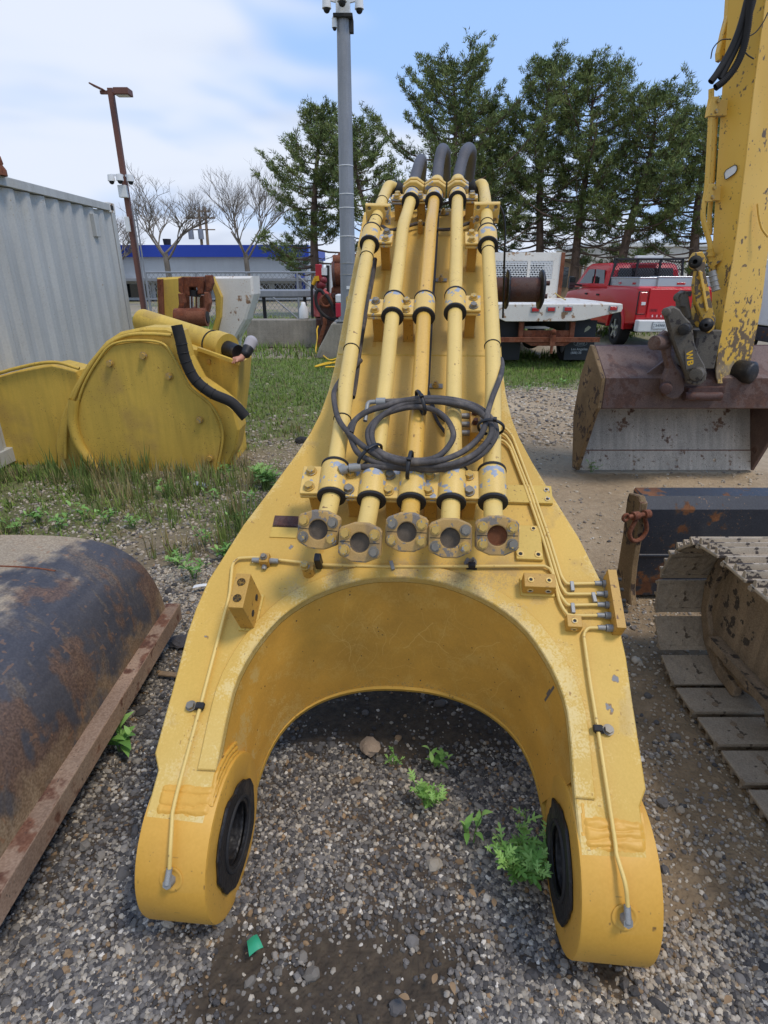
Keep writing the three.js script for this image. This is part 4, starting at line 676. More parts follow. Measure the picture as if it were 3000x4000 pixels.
{
  const arm = thing('excavator_dipper', 'worn yellow excavator arm hanging upright with black hoses and two steel pipes', 'excavator arm', [0, 0, 0]);
  const rows = [[-700, 2903, 3085, 3190], [-250, 2867, 3024, 3130], [0, 2848, 2990, 3100], [337, 2822, 2946, 3070], [700, 2798, 2904, 3035], [965, 2784, 2870, 3002], [1190, 2780, 2832, 2975], [1350, 2786, 2808, 2944], [1450, 2790, 2797, 2925], [1497, 2800, 2806, 2908]];
  const ring = ([y, l, f, r]) => { const zf = 4.75; const F = atZ([f, y], zf), L = atZ([l, y], zf + .2), R = atZ([r, y], zf + .16); return [L, F, R, V(R.x + .18, R.y, R.z - .32), V(L.x + .26, L.y, L.z - .34)]; };
  const R = rows.map(ring);
  mk('arm_body', toCreasedNormals(loftQuads(R.slice(0, 7)), .4), M.armYellow, arm);
  const nose = mk('arm_nose', toCreasedNormals(loftQuads(R.slice(6)), .4), M.armYellow, arm); nose.userData.label = 'scuffed lower end with bare metal';
  // weld ridges on the fold and the doubler plate
  mk('corner_weld', spline(R.map(q => q[1]), .006, 60, 6), M.armYellow, arm);
  const onR = (p, off = .004) => { const a = atZ(p, 4.8); return a; };
  const L = (p, z = 4.9) => atZ(p, z);
  mk('weld_seam', spline([zB(1595, 0), zB(1590, 30), zA(1575, 1650), zA(1585, 1750), zA(1610, 1850), zA(1659, 1920)].slice(2).map(p => atZ(p, 4.79)), .008, 30, 6), M.armYellow, arm);
  // two rigid pipes along the left
  const pA = [zA(1200, 720), zA(1195, 960), zA(1165, 1500), zA(1135, 1690), zA(1140, 1800), zA(1185, 1960), zB(1195, 190)].map(p => L(p)), pB = [zA(1245, 790), zA(1232, 1000), zA(1205, 1500), zA(1185, 1750), zA(1188, 1900)].map(p => L(p, 5.0));
  mk('arm_pipe', spline(pA, .0185, 70, 12), M.armYellow, arm); mk('arm_pipe', spline(pB, .017, 60, 12), M.armYellow, arm);
  for (const [x, y, w] of [[1205, 870, 60], [1178, 1565, 62]]) { const c = L(zA(x, y)); const o = mk('pipe_bracket', [bx(.055, .12, .06, c.x, c.y, c.z, .006), bx(.12, .10, .05, c.x + .07, c.y, c.z - .03, .006)], M.armYellow, arm); for (const k of [-.03, .03]) mk('bolt', bolt(V(c.x + .02, c.y + k, c.z + .03), V(0, 0, 1), .012, .012), M.bolt, o); }
  // hoses
  const hz = l => l.map(p => atZ(p, 4.72));
  mk('arm_hose', spline(hz([zA(1195, 665), zA(1250, 590), zA(1340, 440), zA(1405, 300), zA(1455, 150), zA(1500, -30), zA(1540, -200)]), .022, 60, 10), M.rubber, arm);
  mk('arm_hose', spline(hz([zA(1275, 640), zA(1330, 530), zA(1400, 390), zA(1470, 210), zA(1530, 40), zA(1560, -150)]), .020, 60, 10), M.rubber, arm);
  { const cv = new THREE.CatmullRomCurve3(hz([zA(1215, 720), zA(1290, 660), zA(1370, 560), zA(1430, 430), zA(1465, 280), zA(1485, 120), zA(1500, -20), zA(1515, -200)]).map(p => p.add(V(0, 0, .03)))); const pos = new THREE.TubeGeometry(cv, 240, .02, 10, false); const p = pos.attributes.position, n = pos.attributes.normal; for (let i = 0; i < p.count; i++) { const ringi = Math.floor(i / 11); const k = (ringi % 4 < 2 ? .004 : -.001); p.setXYZ(i, p.getX(i) + n.getX(i) * k, p.getY(i) + n.getY(i) * k, p.getZ(i) + n.getZ(i) * k); } mk('ribbed_conduit', pos, M.rubber, arm); }
  mk('loose_strap', spline(hz([zA(1195, 475), zA(1215, 390), zA(1280, 325), zA(1360, 318)]), .004, 24, 5), M.zip, arm); mk('loose_strap', spline(hz([zA(1495, 300), zA(1560, 260), zA(1620, 180), zA(1659, 100)]), .004, 24, 5), M.zip, arm); mk('loose_strap', spline(hz([zA(1465, 415), zA(1500, 450), zA(1545, 478)]), .0045, 16, 5), M.zip, arm);
  mk('guard_lug', [slab([zA(1345, -40), zA(1335, 120), zA(1300, 250), zA(1262, 420), zA(1265, 480), zA(1290, 490), zA(1350, 440), zA(1400, 200), zA(1420, -40)], 5.0, .06)], M.armYellow, arm);
  // elbow and hose end on the arm
  const e0 = zB(1190, 170);
  mk('pipe_elbow', [spline([L(zB(1190, 150)), L(zB(1195, 230)), L(zB(1205, 290)), L(zB(1215, 330))], .026, 16, 12), bar(L(zB(1215, 270)), L(zB(1320, 190), 4.85), .05, .05), aim(new THREE.CylinderGeometry(.036, .036, .03, 14), L(zB(1190, 195)), V(0, 1, 0))], M.armWorn, arm);
  mk('hose_end', [rod(L(zB(1205, 330), 4.82), L(zB(1238, 490), 4.78), .028, .028, 14), ...[0.25, .5, .75, .97].map(t => aim(new THREE.TorusGeometry(.029, .004, 6, 18).rotateX(Math.PI / 2), L(zB(1205, 330), 4.82).lerp(L(zB(1238, 490), 4.78), t), L(zB(1238, 490), 4.78).sub(L(zB(1205, 330), 4.82))))], M.zinc, arm);
  // tilt link between arm and coupler
  const link = mk('tilt_link', [slab([zB(1040, 240), zB(1075, 180), zB(1130, 170), zB(1165, 230), zB(1150, 320), zB(1185, 480), zB(1215, 640), zB(1240, 720), zB(1225, 800), zB(1180, 835), zB(1140, 800), zB(1135, 740), zB(1080, 600), zB(1065, 450), zB(1085, 330), zB(1050, 300)], 4.68, .06)], M.armWorn, arm);
  mk('link_pin', aim(lathe([[.016, .05], [.045, .05], [.045, -.04], [0, -.04]].reverse(), 20), atZ(zB(1072, 255), 4.62), V(-.5, 0, .86)), M.dark, link);
  mk('link_pin', aim(lathe([[.012, .05], [.05, .05], [.05, -.04], [0, -.04]].reverse(), 20), atZ(zB(1160, 765), 4.62), V(-.5, 0, .86)), M.grease, link);
  mk('link_rib', slab([zB(1100, 330), zB(1125, 330), zB(1180, 640), zB(1160, 660)], 4.66, .02, .004), M.armYellow, link);
  mk('cylinder_rod_bar', slab([zB(1085, 540), zB(1110, 560), zB(1135, 760), zB(1110, 800), zB(1060, 770), zB(1060, 720)], 5.0, .08), M.armWorn, arm);
  mk('nose_pin', aim(lathe([[0, .05], [.06, .05], [.09, .03], [.09, -.12], [0, -.12]].reverse(), 26), atZ(zB(1500, 1150), 4.78), V(.5, 0, .86)), M.grease, arm);
  // oval sticker
  const st = [zA(1307, 1410), zA(1325, 1375), zA(1395, 1335), zA(1413, 1345), zA(1412, 1380), zA(1395, 1410), zA(1325, 1455), zA(1308, 1445)].map(p => { const t = 4.86; return atZ(p, t); });
  // place it on the left face: plane through left edge and fold
  { const P0 = R[3][0], P1 = R[3][1], P2 = R[4][1]; const n = V().subVectors(P1, P0).cross(V().subVectors(P2, P1)).normalize(); if (n.z < 0) n.negate(); const O = P1; const hit = p => { const r = ray(p); const c0 = V(0, EYE, 0); const t = O.clone().sub(c0).dot(n) / r.dot(n); return c0.addScaledVector(r, t).addScaledVector(n, .006); };
    const pts = [[1312, 1432], [1310, 1405], [1328, 1375], [1390, 1338], [1408, 1340], [1414, 1362], [1408, 1385], [1390, 1408], [1330, 1450], [1317, 1450]].map(([x, y]) => hit(zA(x, y))); const pos = []; const c = pts.reduce((a, b) => a.add(b), V()).multiplyScalar(1 / pts.length); pts.forEach((p, i) => { const q = pts[(i + 1) % pts.length]; pos.push(...c.toArray(), ...p.toArray(), ...q.toArray()); }); const g = new THREE.BufferGeometry(); g.setAttribute('position', new THREE.Float32BufferAttribute(pos, 3)); g.computeVertexNormals();
    mk('sticker', g, M.white, arm).userData.label = 'white oval sticker'; mk('sticker_outline', spline([...pts, pts[0]].map(p => p.clone().addScaledVector(n, .002)), .0025, 50, 4, .3), M.dark, arm); }
}
// ---------------------------------------------------------------- quick coupler
{
  const c = thing('quick_coupler', 'dark grey steel quick coupler joining yellow arm and brown bucket', 'coupler', [0, 0, 0]);
  const outl = [zB(822, 665), zB(835, 635), zB(900, 613), zB(948, 640), zB(985, 695), zB(1040, 750), zB(1058, 820), zB(1065, 900), zB(1100, 1000), zB(1150, 1090), zB(1168, 1160), zB(1160, 1215), zB(1115, 1252), zB(1060, 1255), zB(1010, 1235), zB(1005, 1180), zB(975, 1110), zB(930, 1000), zB(885, 880), zB(855, 770), zB(840, 715)];
  mk('side_plate', slab(outl, 4.58, .06, .012), M.coupler, c);
  mk('side_plate', slab(outl, 5.0, .06, .012).translate(.04, 0, 0), M.coupler, c);
  mk('lifting_eye', [slab([zB(940, 560), zB(950, 510), zB(985, 487), zB(1015, 495), zB(1025, 560), zB(1050, 700), zB(1040, 722), zB(1010, 720), zB(985, 630), zB(945, 620)], 4.74, .08, .012, [circ(.022, 14, ...pxPoly([zB(965, 545)], 4.74)[0])])], M.coupler, c);
  const pin = (p, r, len, m = M.coupler) => mk('coupler_pin', aim(lathe([[0, len], [r * .9, len], [r, len - .01], [r, -.05], [0, -.05]].reverse(), 24), atZ(p, 4.56), V(-.55, 0, .83)), m, c);
  pin(zB(985, 800), .042, .07, M.grease); pin(zB(1085, 1160), .05, .07); pin(zB(835, 660), .03, .03);
  mk('cross_tube', [rod(atZ(zB(1085, 1180), 4.6), atZ(zB(1110, 1180), 5.05), .05, .05, 18), rod(atZ(zB(990, 800), 4.6), atZ(zB(1010, 800), 5.05), .045, .045, 18), bx(.2, .3, .3, atZ(zB(1080, 950), 4.85).x, atZ(zB(1080, 950), 4.85).y, -4.85, .01)], M.coupler, c);
  // yellow letters painted on the plate
  const t = canvasTex(256, 512, (g, w, h) => { g.fillStyle = '#5c564c'; g.fillRect(0, 0, w, h); g.translate(w / 2, h / 2); g.rotate(Math.PI / 2); g.fillStyle = '#e0b020'; g.font = 'bold 230px sans-serif'; g.textAlign = 'center'; g.textBaseline = 'middle'; g.fillText('WB', 0, 8); });
  const a = atZ(zB(1026, 1035), 4.578); const pl = new THREE.PlaneGeometry(.075, .165).rotateZ(.28).translate(a.x, a.y, a.z + .006);
  mk('lettering', pl, new THREE.MeshStandardMaterial({ map: t, roughness: .7 }), c, true).userData.label = 'yellow painted letters WB';
}
// ---------------------------------------------------------------- wide ditching bucket on the ground
{
  const b = thing('excavator_bucket', 'wide brown ditching bucket with worn grey blade resting on dirt', 'bucket', [2.6, 0, -5.05]);
  const XL = 1.80, XR = 3.44, ox = 2.6, oz = -5.05;
  const P = (l) => l.map(([z, y]) => [-(z) - oz, y]); // profile in (world z - oz, y)
  const prof = P([[5.118, 1.137], [4.777, .915], [4.775, .665], [4.83, .60], [5.085, .012], [5.2, .0], [5.36, .48], [5.30, .86], [5.16, 1.14]]);
  const across = (pts, w, x, bev = .006) => prism(pts, w, bev).rotateY(Math.PI / 2).translate(x, 0, 0);   // after turn: local x(z)-> -z ; depth -> x
  const fl = pts => pts.map(([a, y]) => [-a, y]);
  mk('side_plate', across(fl(prof), .035, XL - ox), M.bucketSide, b); mk('side_plate', across(fl(prof), .035, XR - ox), M.bucketBrown, b);
  const W = XR - XL - .036, x0 = XL - ox + .036;
  mk('top_slope', across(fl(P([[5.118, 1.135], [4.777, .913], [4.79, .885], [5.125, 1.10]])), W, x0), M.bucketBrown, b);
  mk('torque_beam', across(fl(P([[4.776, .905], [4.774, .668], [4.80, .655], [4.99, .74], [4.99, .99]])), W, x0), M.bucketBrown, b);
  mk('back_shell', across(fl(P([[5.118, 1.13], [5.16, 1.14], [5.30, .86], [5.36, .48], [5.33, .44], [5.27, .84]])), W, x0), M.rustDark, b);
  // floor plate with square bolt holes in the cutting edge
  const hx = [zB(300, 1823), zB(610, 1820), zB(920, 1812), zB(1232, 1805)].map(p => atZ(p, 5.13).x - ox);
  const sq = (x, y, s) => [[x - s, y - s], [x + s, y - s], [x + s, y + s], [x - s, y + s]];
  const len = Math.hypot(.26, .62), ang = Math.atan2(.26, .62);
  const lower = prism([[x0, 0], [x0 + W, 0], [x0 + W, .185], [x0, .185]], .024, .003, hx.map(x => sq(x, .095, .011)));
  const upper = prism([[x0, .189], [x0 + W, .189], [x0 + W, len], [x0, len]], .02, .003).translate(0, 0, -.002);
  const place = g => g.rotateX(-ang).translate(0, .005, -5.09 - oz - .012);
  mk('cutting_edge', place(lower), M.bucketBlade, b); mk('floor_plate', place(upper), M.bucketBlade, b);
  mk('weld_seam', place(rod(V(x0, .187, .018), V(x0 + W, .187, .018), .006, .006, 6)), M.rust, b);
  // hinge brackets with bosses and a gusset
  const loc = g => g.translate(-ox, 0, -oz);
  const ear = [zB(835, 812), zB(870, 830), zB(890, 890), zB(880, 1000), zB(905, 1080), zB(955, 1150), zB(985, 1240), zB(985, 1300), zB(940, 1360), zB(880, 1375), zB(825, 1350), zB(808, 1290), zB(812, 1210), zB(850, 1120), zB(822, 1000), zB(800, 900), zB(790, 850)];
  const e1 = mk('hinge_plate', loc(slab(ear, 4.66, .07, .012)), M.bucketBrown, b);
  const e2 = mk('hinge_plate', loc(slab(ear.map(([x, y]) => [x + 210, y - 10]), 5.12, .07, .012)), M.bucketBrown, b);
  mk('pin_boss', loc(aim(lathe([[0, .10], [.050, .10], [.056, .09], [.058, -.06], [0, -.06]].reverse(), 26), atZ(zB(790, 910), 4.66), V(-.8, .05, .6))), M.bucketBrown, e1);
  mk('pin_boss', loc(aim(lathe([[0, .055], [.038, .055], [.044, .045], [.05, -.03], [0, -.03]].reverse(), 26), atZ(zB(832, 1278), 4.64), V(-.35, 0, .94))), M.rustDark, e1);
  mk('gusset', loc(slab([zB(635, 1190), zB(815, 1060), zB(840, 1180), zB(820, 1205)], 4.82, .03, .004)), M.bucketBrown, b);
  mk('hinge_pin', loc(rod(atZ(zB(980, 1345), 4.68), atZ(zB(1275, 1345), 4.68), .036, .036, 18)), M.rustDark, b);
  mk('hinge_bar', loc(bar(atZ(zB(1000, 1295), 4.72), atZ(zB(1290, 1290), 4.74), .06, .05)), M.rustDark, b);
}
// ================================================================ CRAWLER TRACK, lower right
{
  const X0 = 1.276, WD = .46, cz = 1.98, cy = .365, R = .335, back = .1;
  const t = thing('crawler_track', 'muddy steel crawler track with ribbed shoes beside the yellow boom', 'crawler track', [X0 + WD / 2, 0, -1.2]);
  const run = cz - back, per = 2 * run + 2 * Math.PI * R, n = Math.round(per / .178);
  const at = d => { d = ((d % per) + per) % per; if (d < run) return [back + d, cy - R, 0]; d -= run; if (d < Math.PI * R) { const a = d / R; return [cz + R * Math.sin(a), cy - R * Math.cos(a), a]; } d -= Math.PI * R; if (d < run) return [cz - d, cy + R, Math.PI]; d -= run; const a = d / R; return [back - R * Math.sin(a), cy + R * Math.cos(a), Math.PI + a]; };
  const r = rng(12);
  // shoe: local x across, z along travel, y outward negative
  const plate = bx(WD, .014, .152, 0, 0, 0, .004); const ribs = [-.058, 0, .055].map(k => prism([[-.011, 0], [.011, 0], [.005, .026], [-.005, .026]], WD * .98).rotateY(Math.PI / 2).translate(-WD * .49, .006, k));
  const lip = bx(WD, .012, .02, 0, -.010, -.07);
  const shoeG = geo([plate, lip, ...ribs]); const holeG = geo(new THREE.CylinderGeometry(.0125, .0125, .004, 12).translate(0, -.0085, 0));
  const mudG = noisyGeo(new THREE.PlaneGeometry(WD * .46, .12, 24, 14).rotateX(Math.PI / 2).translate(-WD * .25, -.011, 0), .016, 38, 3); geo(mudG);
  const mudGeo = geo(mudG);
  for (let i = 0; i < n; i++) {
    const [z, y, a] = at(i / n * per + .05); if (z < .55 && y < .3) { } if (z < .3) continue;
    const s = new THREE.Mesh(shoeG, a > 2.4 ? M.shoeTop : M.mudSteel); s.name = 'track_shoe'; s.castShadow = s.receiveShadow = true;
    // outward normal at angle a: down (a=0), ahead (a=90deg), up (a=180deg)
    s.rotation.x = Math.PI + a * 1 + (r() - .5) * .03; s.position.set((r() - .5) * .006, y, -z + 1.2); t.add(s);
    if (a < 2.6) { for (const [hx, hz] of [[-.115, -.03], [-.105, .035], [.11, -.03], [.11, .035]]) { const h = new THREE.Mesh(holeG, M.mudGuard); h.name = 'bolt_hole'; h.position.set(hx, 0, hz); s.add(h); }
      if (a > .3 && a < 2.5) { const md = new THREE.Mesh(mudGeo, M.mudSteel); md.name = 'caked_mud'; s.add(md); } }
  }
  const lx = x => x - X0 - WD / 2, lz = z => -z + 1.2;
  // track frame with mud-covered guard
  mk('frame_guard', noisyGeo(prism([[2.15 - 1.2, .2], [2.17 - 1.2, .40], [2.06 - 1.2, .53], [1.4 - 1.2, .57], [.4 - 1.2, .58], [.4 - 1.2, .2]], .05, .012).rotateY(Math.PI / 2), .008, 20).translate(lx(1.50), 0, 0), M.mudGuard, t);
  mk('guard_rail', bar(V(lx(1.472), .195, lz(2.13)), V(lx(1.472), .185, lz(.4)), .05, .04), M.mudGuard, t);
  mk('roller_guard', bar(V(lx(1.535), .10, lz(1.72)), V(lx(1.535), .10, lz(.4)), .04, .15), M.mudGuard, t);
  mk('guide_plate', prism([[-.3, .06], [.02, .04], [.1, .17], [-.3, .17]], .03, .004).rotateY(Math.PI / 2).translate(lx(1.52), 0, lz(1.75)), M.mudSteel, t);
  mk('idler_wheel', lathe([[.05, -.07], [.27, -.07], [.29, -.05], [.29, -.03], [.31, -.02], [.31, .02], [.29, .03], [.29, .05], [.27, .07], [.05, .07]], 36).rotateZ(Math.PI / 2).translate(lx(1.57), cy, lz(cz)), M.mudGuard, t);
  for (let k = 0; k < 7; k++) { const a = k / 7 * Math.PI + .1; mk('track_link', bx(.04, .06, .15, 0, 0, 0, .01).rotateX(a).translate(lx(1.50), cy - (R - .045) * Math.cos(a), lz(cz + (R - .045) * Math.sin(a))), M.mudGuard, t); }
  // crumbs of mud on the ledge
  const crumbs = []; for (let k = 0; k < 90; k++) { const z = .5 + r() * 1.3, s = .008 + r() * .016; crumbs.push(new THREE.IcosahedronGeometry(s, 0).translate(lx(1.49 + r() * .07), (r() < .6 ? .575 : .22) + s * .3, lz(z))); }
  const cm = mk('mud_crumbs', crumbs, M.mudGuard, t); cm.userData.kind = 'stuff';
  mk('slot', bx(.004, .012, .13, 0, 0, 0).rotateX(-.5).translate(lx(1.496), .38, lz(1.75)), M.dark, t);
}
// ---------------------------------------------------------------- black dozer blade behind it
{
  const b = thing('dozer_blade', 'scratched black dozer blade with rusty end plate behind the muddy track', 'dozer blade', [2.2, 0, -2.85]);
  const ox = 2.2, oz = -2.85, F = l => l.map(([z, y]) => [z - 2.85, y]);
  const ac = (l, w, x, bev = .006) => prism(F(l), w, bev).rotateY(Math.PI / 2).translate(x - ox, 0, 0);
  mk('lower_panel', ac([[2.815, .02], [2.80, .27], [2.96, .27], [2.98, .02]], 2.0, 1.375), M.blackSteel, b);
  mk('upper_panel', ac([[2.80, .285], [2.79, .555], [2.835, .615], [2.95, .62], [2.96, .285]], 2.0, 1.375, .01), M.blackSteel, b);
  mk('seam_bead', rod(V(1.38 - ox, .277, .045), V(3.3 - ox, .277, .045), .012, .012, 8), M.blackSteel, b);
  const ep = mk('end_plate', ac([[2.66, .045], [2.80, -.01], [2.89, .0], [2.905, .35], [2.93, .56], [2.92, .60], [2.80, .63], [2.755, .60], [2.75, .50], [2.735, .25], [2.71, .12]], .035, 1.34, .006), M.bucketSide, b);
  mk('worn_rim', ac([[2.83, .622], [2.76, .606], [2.752, .5], [2.758, .5], [2.77, .60], [2.83, .614]], .037, 1.339, .002), M.lip, ep);
  const s = thing('bow_shackle', 'rusty bow shackle hanging on the black dozer blade corner', 'shackle', [1.37, .4, -2.76]);
  const q = atZ(zK(508, 180), 2.74).sub(V(1.37, .4, -2.76)); const bow = []; for (let i = 0; i <= 24; i++) { const a = -Math.PI * 1.22 + i / 24 * Math.PI * 1.44 - 0; bow.push(V(Math.cos(a + Math.PI / 2 * 0) * .052, -.085 + Math.sin(a) * .052, 0)); }
  const path = [V(-.032, 0, 0), V(-.034, -.03, 0), V(-.05, -.07, 0), V(-.054, -.10, 0), V(-.035, -.135, 0), V(0, -.148, 0), V(.035, -.135, 0), V(.054, -.10, 0), V(.05, -.07, 0), V(.034, -.03, 0), V(.032, 0, 0)];
  const place = g => g.rotateY(.35).translate(q.x, q.y, q.z + .02);
  mk('bow', place(spline(path, .0115, 70, 10)), M.rust, s);
  mk('shackle_pin', [place(rod(V(-.085, 0, 0), V(.055, 0, 0), .012, .012, 12)), place(new THREE.TorusGeometry(.017, .008, 8, 18).translate(-.1, 0, 0)), place(rod(V(-.055, 0, 0), V(-.02, 0, 0), .023, .023, 12)), place(rod(V(.02, 0, 0), V(.052, 0, 0), .023, .023, 12))], M.rust, s);
}
// ================================================================ RUSTY BUCKET SHELL, lower left
{
  const s = thing('loader_bucket', 'upturned rusty black loader bucket with a thick steel lip bar, left of the boom', 'bucket', [-1.4, 0, -1.5]);
  const ox = -1.4, oz = -1.5;
  const pr = resample([[-1.055, .195], [-1.06, .26], [-1.085, .36], [-1.135, .46], [-1.22, .535], [-1.36, .585], [-1.6, .605], [-1.95, .60], [-2.4, .57]].map(p => V(p[0], p[1], 0)), 40);
  const inn = pr.map((p, i) => { const a = pr[Math.max(0, i - 1)], b = pr[Math.min(39, i + 1)], t = V().subVectors(b, a).normalize(); return V(p.x - t.y * -.0 + t.y * -.02 * -1 * -1, p.y - Math.abs(t.x) * .02, 0); });
  const poly = [...pr.map(p => [p.x - ox, p.y]), ...inn.slice().reverse().map(p => [p.x - ox, p.y])];
  { // outer skin: texture runs round the curve (v) and along the length (u)
    const tx = dtex(1024, (u, v) => { const x = u * 1.75, y = v * 1.55; // metres
      const st = fbm(x * 3 + 1, y * 26, 512, 4), n = fbm(x * 3.3 + 5, y * 3.3 + 2, 512, 5), n2 = fbm(x * 11 + 1, y * 11 + 7, 512, 4), sc = fbm(x * 26 + y * 12, y * 7 - x * 3, 512, 4), fi = vn(x * 210, y * 210, 4096);
      let c = mix3([52, 52, 57], [92, 88, 88], st * .7 + n * .4 - .1);
      c = mix3(c, mix3([86, 72, 58], [122, 104, 84], fi), sst(.50, .66, n * .5 + sc * .5) * .75);
      c = mix3(c, mix3([88, 64, 48], [118, 86, 64], fi), sst(.50, .60, n2 * .5 + sc * .2 + fbm(x * 2 + 9, y * 2, 512, 3) * .3 + sst(.6, .1, y) * .1 - .03) * .7);
      c = mix3(c, mix3([150, 132, 106], [176, 158, 130], fi), sst(.5, .62, n * .5 + st * .15 + n2 * .25 + sst(.45, .8, y) * .25) * .9);
      c = mix3(c, mix3([120, 98, 72], [150, 128, 98], fi), sst(.42, .56, n2 * .4 + n * .3 + sst(.2, .02, y) * .22) * .7 * sst(.5, .2, y));
      if (vn(x * 60, y * 60, 4096) > .9) c = mix3(c, [140, 100, 70], .5);
      const g = (fi - .5) * 14; return [c[0] + g, c[1] + g, c[2] + g]; });
    const m = new THREE.MeshStandardMaterial({ map: tx, roughness: .62, bumpMap: bumpTex, bumpScale: .0015 });
    const rows = 30, pos = [], uv = [], idx = []; let arc = 0; pr.forEach((p, i) => { if (i) arc += p.distanceTo(pr[i - 1]); for (let k = 0; k <= rows; k++) { pos.push(p.x - ox, p.y, -2.36 - oz + k / rows * 1.75); uv.push(k / rows, arc / 1.55); } });
    for (let i = 0; i < 39; i++) for (let k = 0; k < rows; k++) { const a = i * (rows + 1) + k, b = a + rows + 1; idx.push(a, a + 1, b, a + 1, b + 1, b); }
    const g = new THREE.BufferGeometry(); g.setAttribute('position', new THREE.Float32BufferAttribute(pos, 3)); g.setAttribute('uv', new THREE.Float32BufferAttribute(uv, 2)); g.setIndex(idx); g.computeVertexNormals();
    mk('shell', g, m, s, true); mk('inner_shell', prism(poly.map(([a, b]) => [a - .012, b - .012]), 1.74, .003).translate(0, 0, -2.355 - oz), M.rustDark, s); M.shellSkin = m; }
  mk('plate_seam', [spline(pr.filter(p => p.x < -1.33 && p.x > -1.75).map(p => V(p.x - ox, p.y + .001, -2.06 - oz)), .004, 20, 5), bar(V(-1.75 - ox, .603, -2.06 - oz), V(-1.75 - ox, .603, -2.3 - oz), .006, .004)], M.rust, s);
  mk('end_cheek', prism([...pr.map(p => [p.x - ox, p.y - .02]), [-2.4 - ox, .02], [-1.2 - ox, .02], [-1.07 - ox, .18]], .025, .003).translate(0, 0, -2.35 - oz), M.rustDark, s);
  mk('lip_bar', noisyGeo(new RoundedBoxGeometry(.075, .085, 1.72, 6, .006).translate(-1.035 - ox, .175, -1.545 - oz), .007, 14), M.lip, s);
  mk('lip_weld', spline(Array.from({ length: 30 }, (_, i) => V(-1.072 - ox + Math.sin(i * 2.3) * .003, .219 + Math.sin(i * 1.7) * .002, -2.34 - oz + i * .057)), .010, 120, 6), M.lip, s);
  mk('floor_frame', bx(.9, .16, 1.6, -1.62 - ox, .09, -1.52 - oz), M.rustDark, s);
}
// ================================================================ SHIPPING CONTAINER
{
  const c = thing('shipping_container', 'light grey corrugated shipping container behind the yellow boom parts', 'container', [-4.84, 0, -5.6]);
  const X = -3.62, ox = -4.84, oz = -5.6, z0 = 2.57, z1 = 8.63;
  const line = (y) => { const l = []; const a0 = z0 + .12, a1 = z1 - .13, n = Math.round((a1 - a0) / .278), p = (a1 - a0) / n; for (let i = 0; i < n; i++) { const q = a0 + i * p; l.push([q, 0], [q + p * .26, 0], [q + p * .5, .036], [q + p * .76, .036]); } l.push([a1, 0]); return l.map(([z, d]) => V(X - .012 - d - ox, y, -z - oz)); };
  const side = toCreasedNormals(strip(line(2.48), line(.16)).toNonIndexed(), .3);
  mk('side_panel', side, M.cont, c);
  const b = (name, w, h, d, x, y, z, m = M.cont) => mk(name, bx(w, h, d, x - ox, y, z - oz, .006), m, c);
  b('top_rail', .06, .085, z1 - z0 - .34, X - .02, 2.53, -(z0 + z1) / 2); b('bottom_rail', .06, .14, z1 - z0 - .34, X - .02, .09, -(z0 + z1) / 2);
  b('corner_post', .10, 2.36, .11, X - .05, 1.295, -z1 + .06); b('corner_post', .10, 2.36, .11, X - .05, 1.295, -z0 - .06); b('corner_post', .10, 2.36, .11, X - 2.39, 1.295, -z1 + .06); b('corner_post', .10, 2.36, .11, X - 2.39, 1.295, -z0 - .06);
  for (const zz of [-z1 + .085, -z0 - .085]) for (const xx of [X - .078, X - 2.36]) for (const yy of [.06, 2.53]) { const o = b('corner_casting', .162, .12, .178, xx, yy, zz, M.whiteSteel); mk('casting_slot', bx(.004, .06, .09, (xx > X - 1 ? X + .002 : X - 2.445) - ox, yy, zz - oz, .001), M.dark, o); }
  b('roof', 2.32, .03, z1 - z0 - .2, X - 1.22, 2.545, -(z0 + z1) / 2); b('end_panel', 2.3, 2.34, .03, X - 1.22, 1.3, -z1 + .04); b('end_panel', 2.3, 2.34, .03, X - 1.22, 1.3, -z0 - .04); b('side_panel', .03, 2.34, z1 - z0 - .2, X - 2.4, 1.3, -(z0 + z1) / 2);
  b('floor', 2.3, .1, z1 - z0 - .2, X - 1.22, .15, -(z0 + z1) / 2);
  b('vent_cover', .05, .26, .12, X + .0, 2.28, -7.98); b('vent_cover', .05, .26, .12, X + .0, 2.28, -3.2);
  const k = thing('rusty_pin_stub', 'small rusty steel stub standing on the container roof edge', 'steel stub', [atZ([0, 670], 6.15).x - .02, 2.565, -6.15]); mk('stub_body', lathe([[0, .16], [.05, .16], [.06, .1], [.05, .09], [.075, .05], [.075, 0]].reverse(), 14), M.rust, k);
}
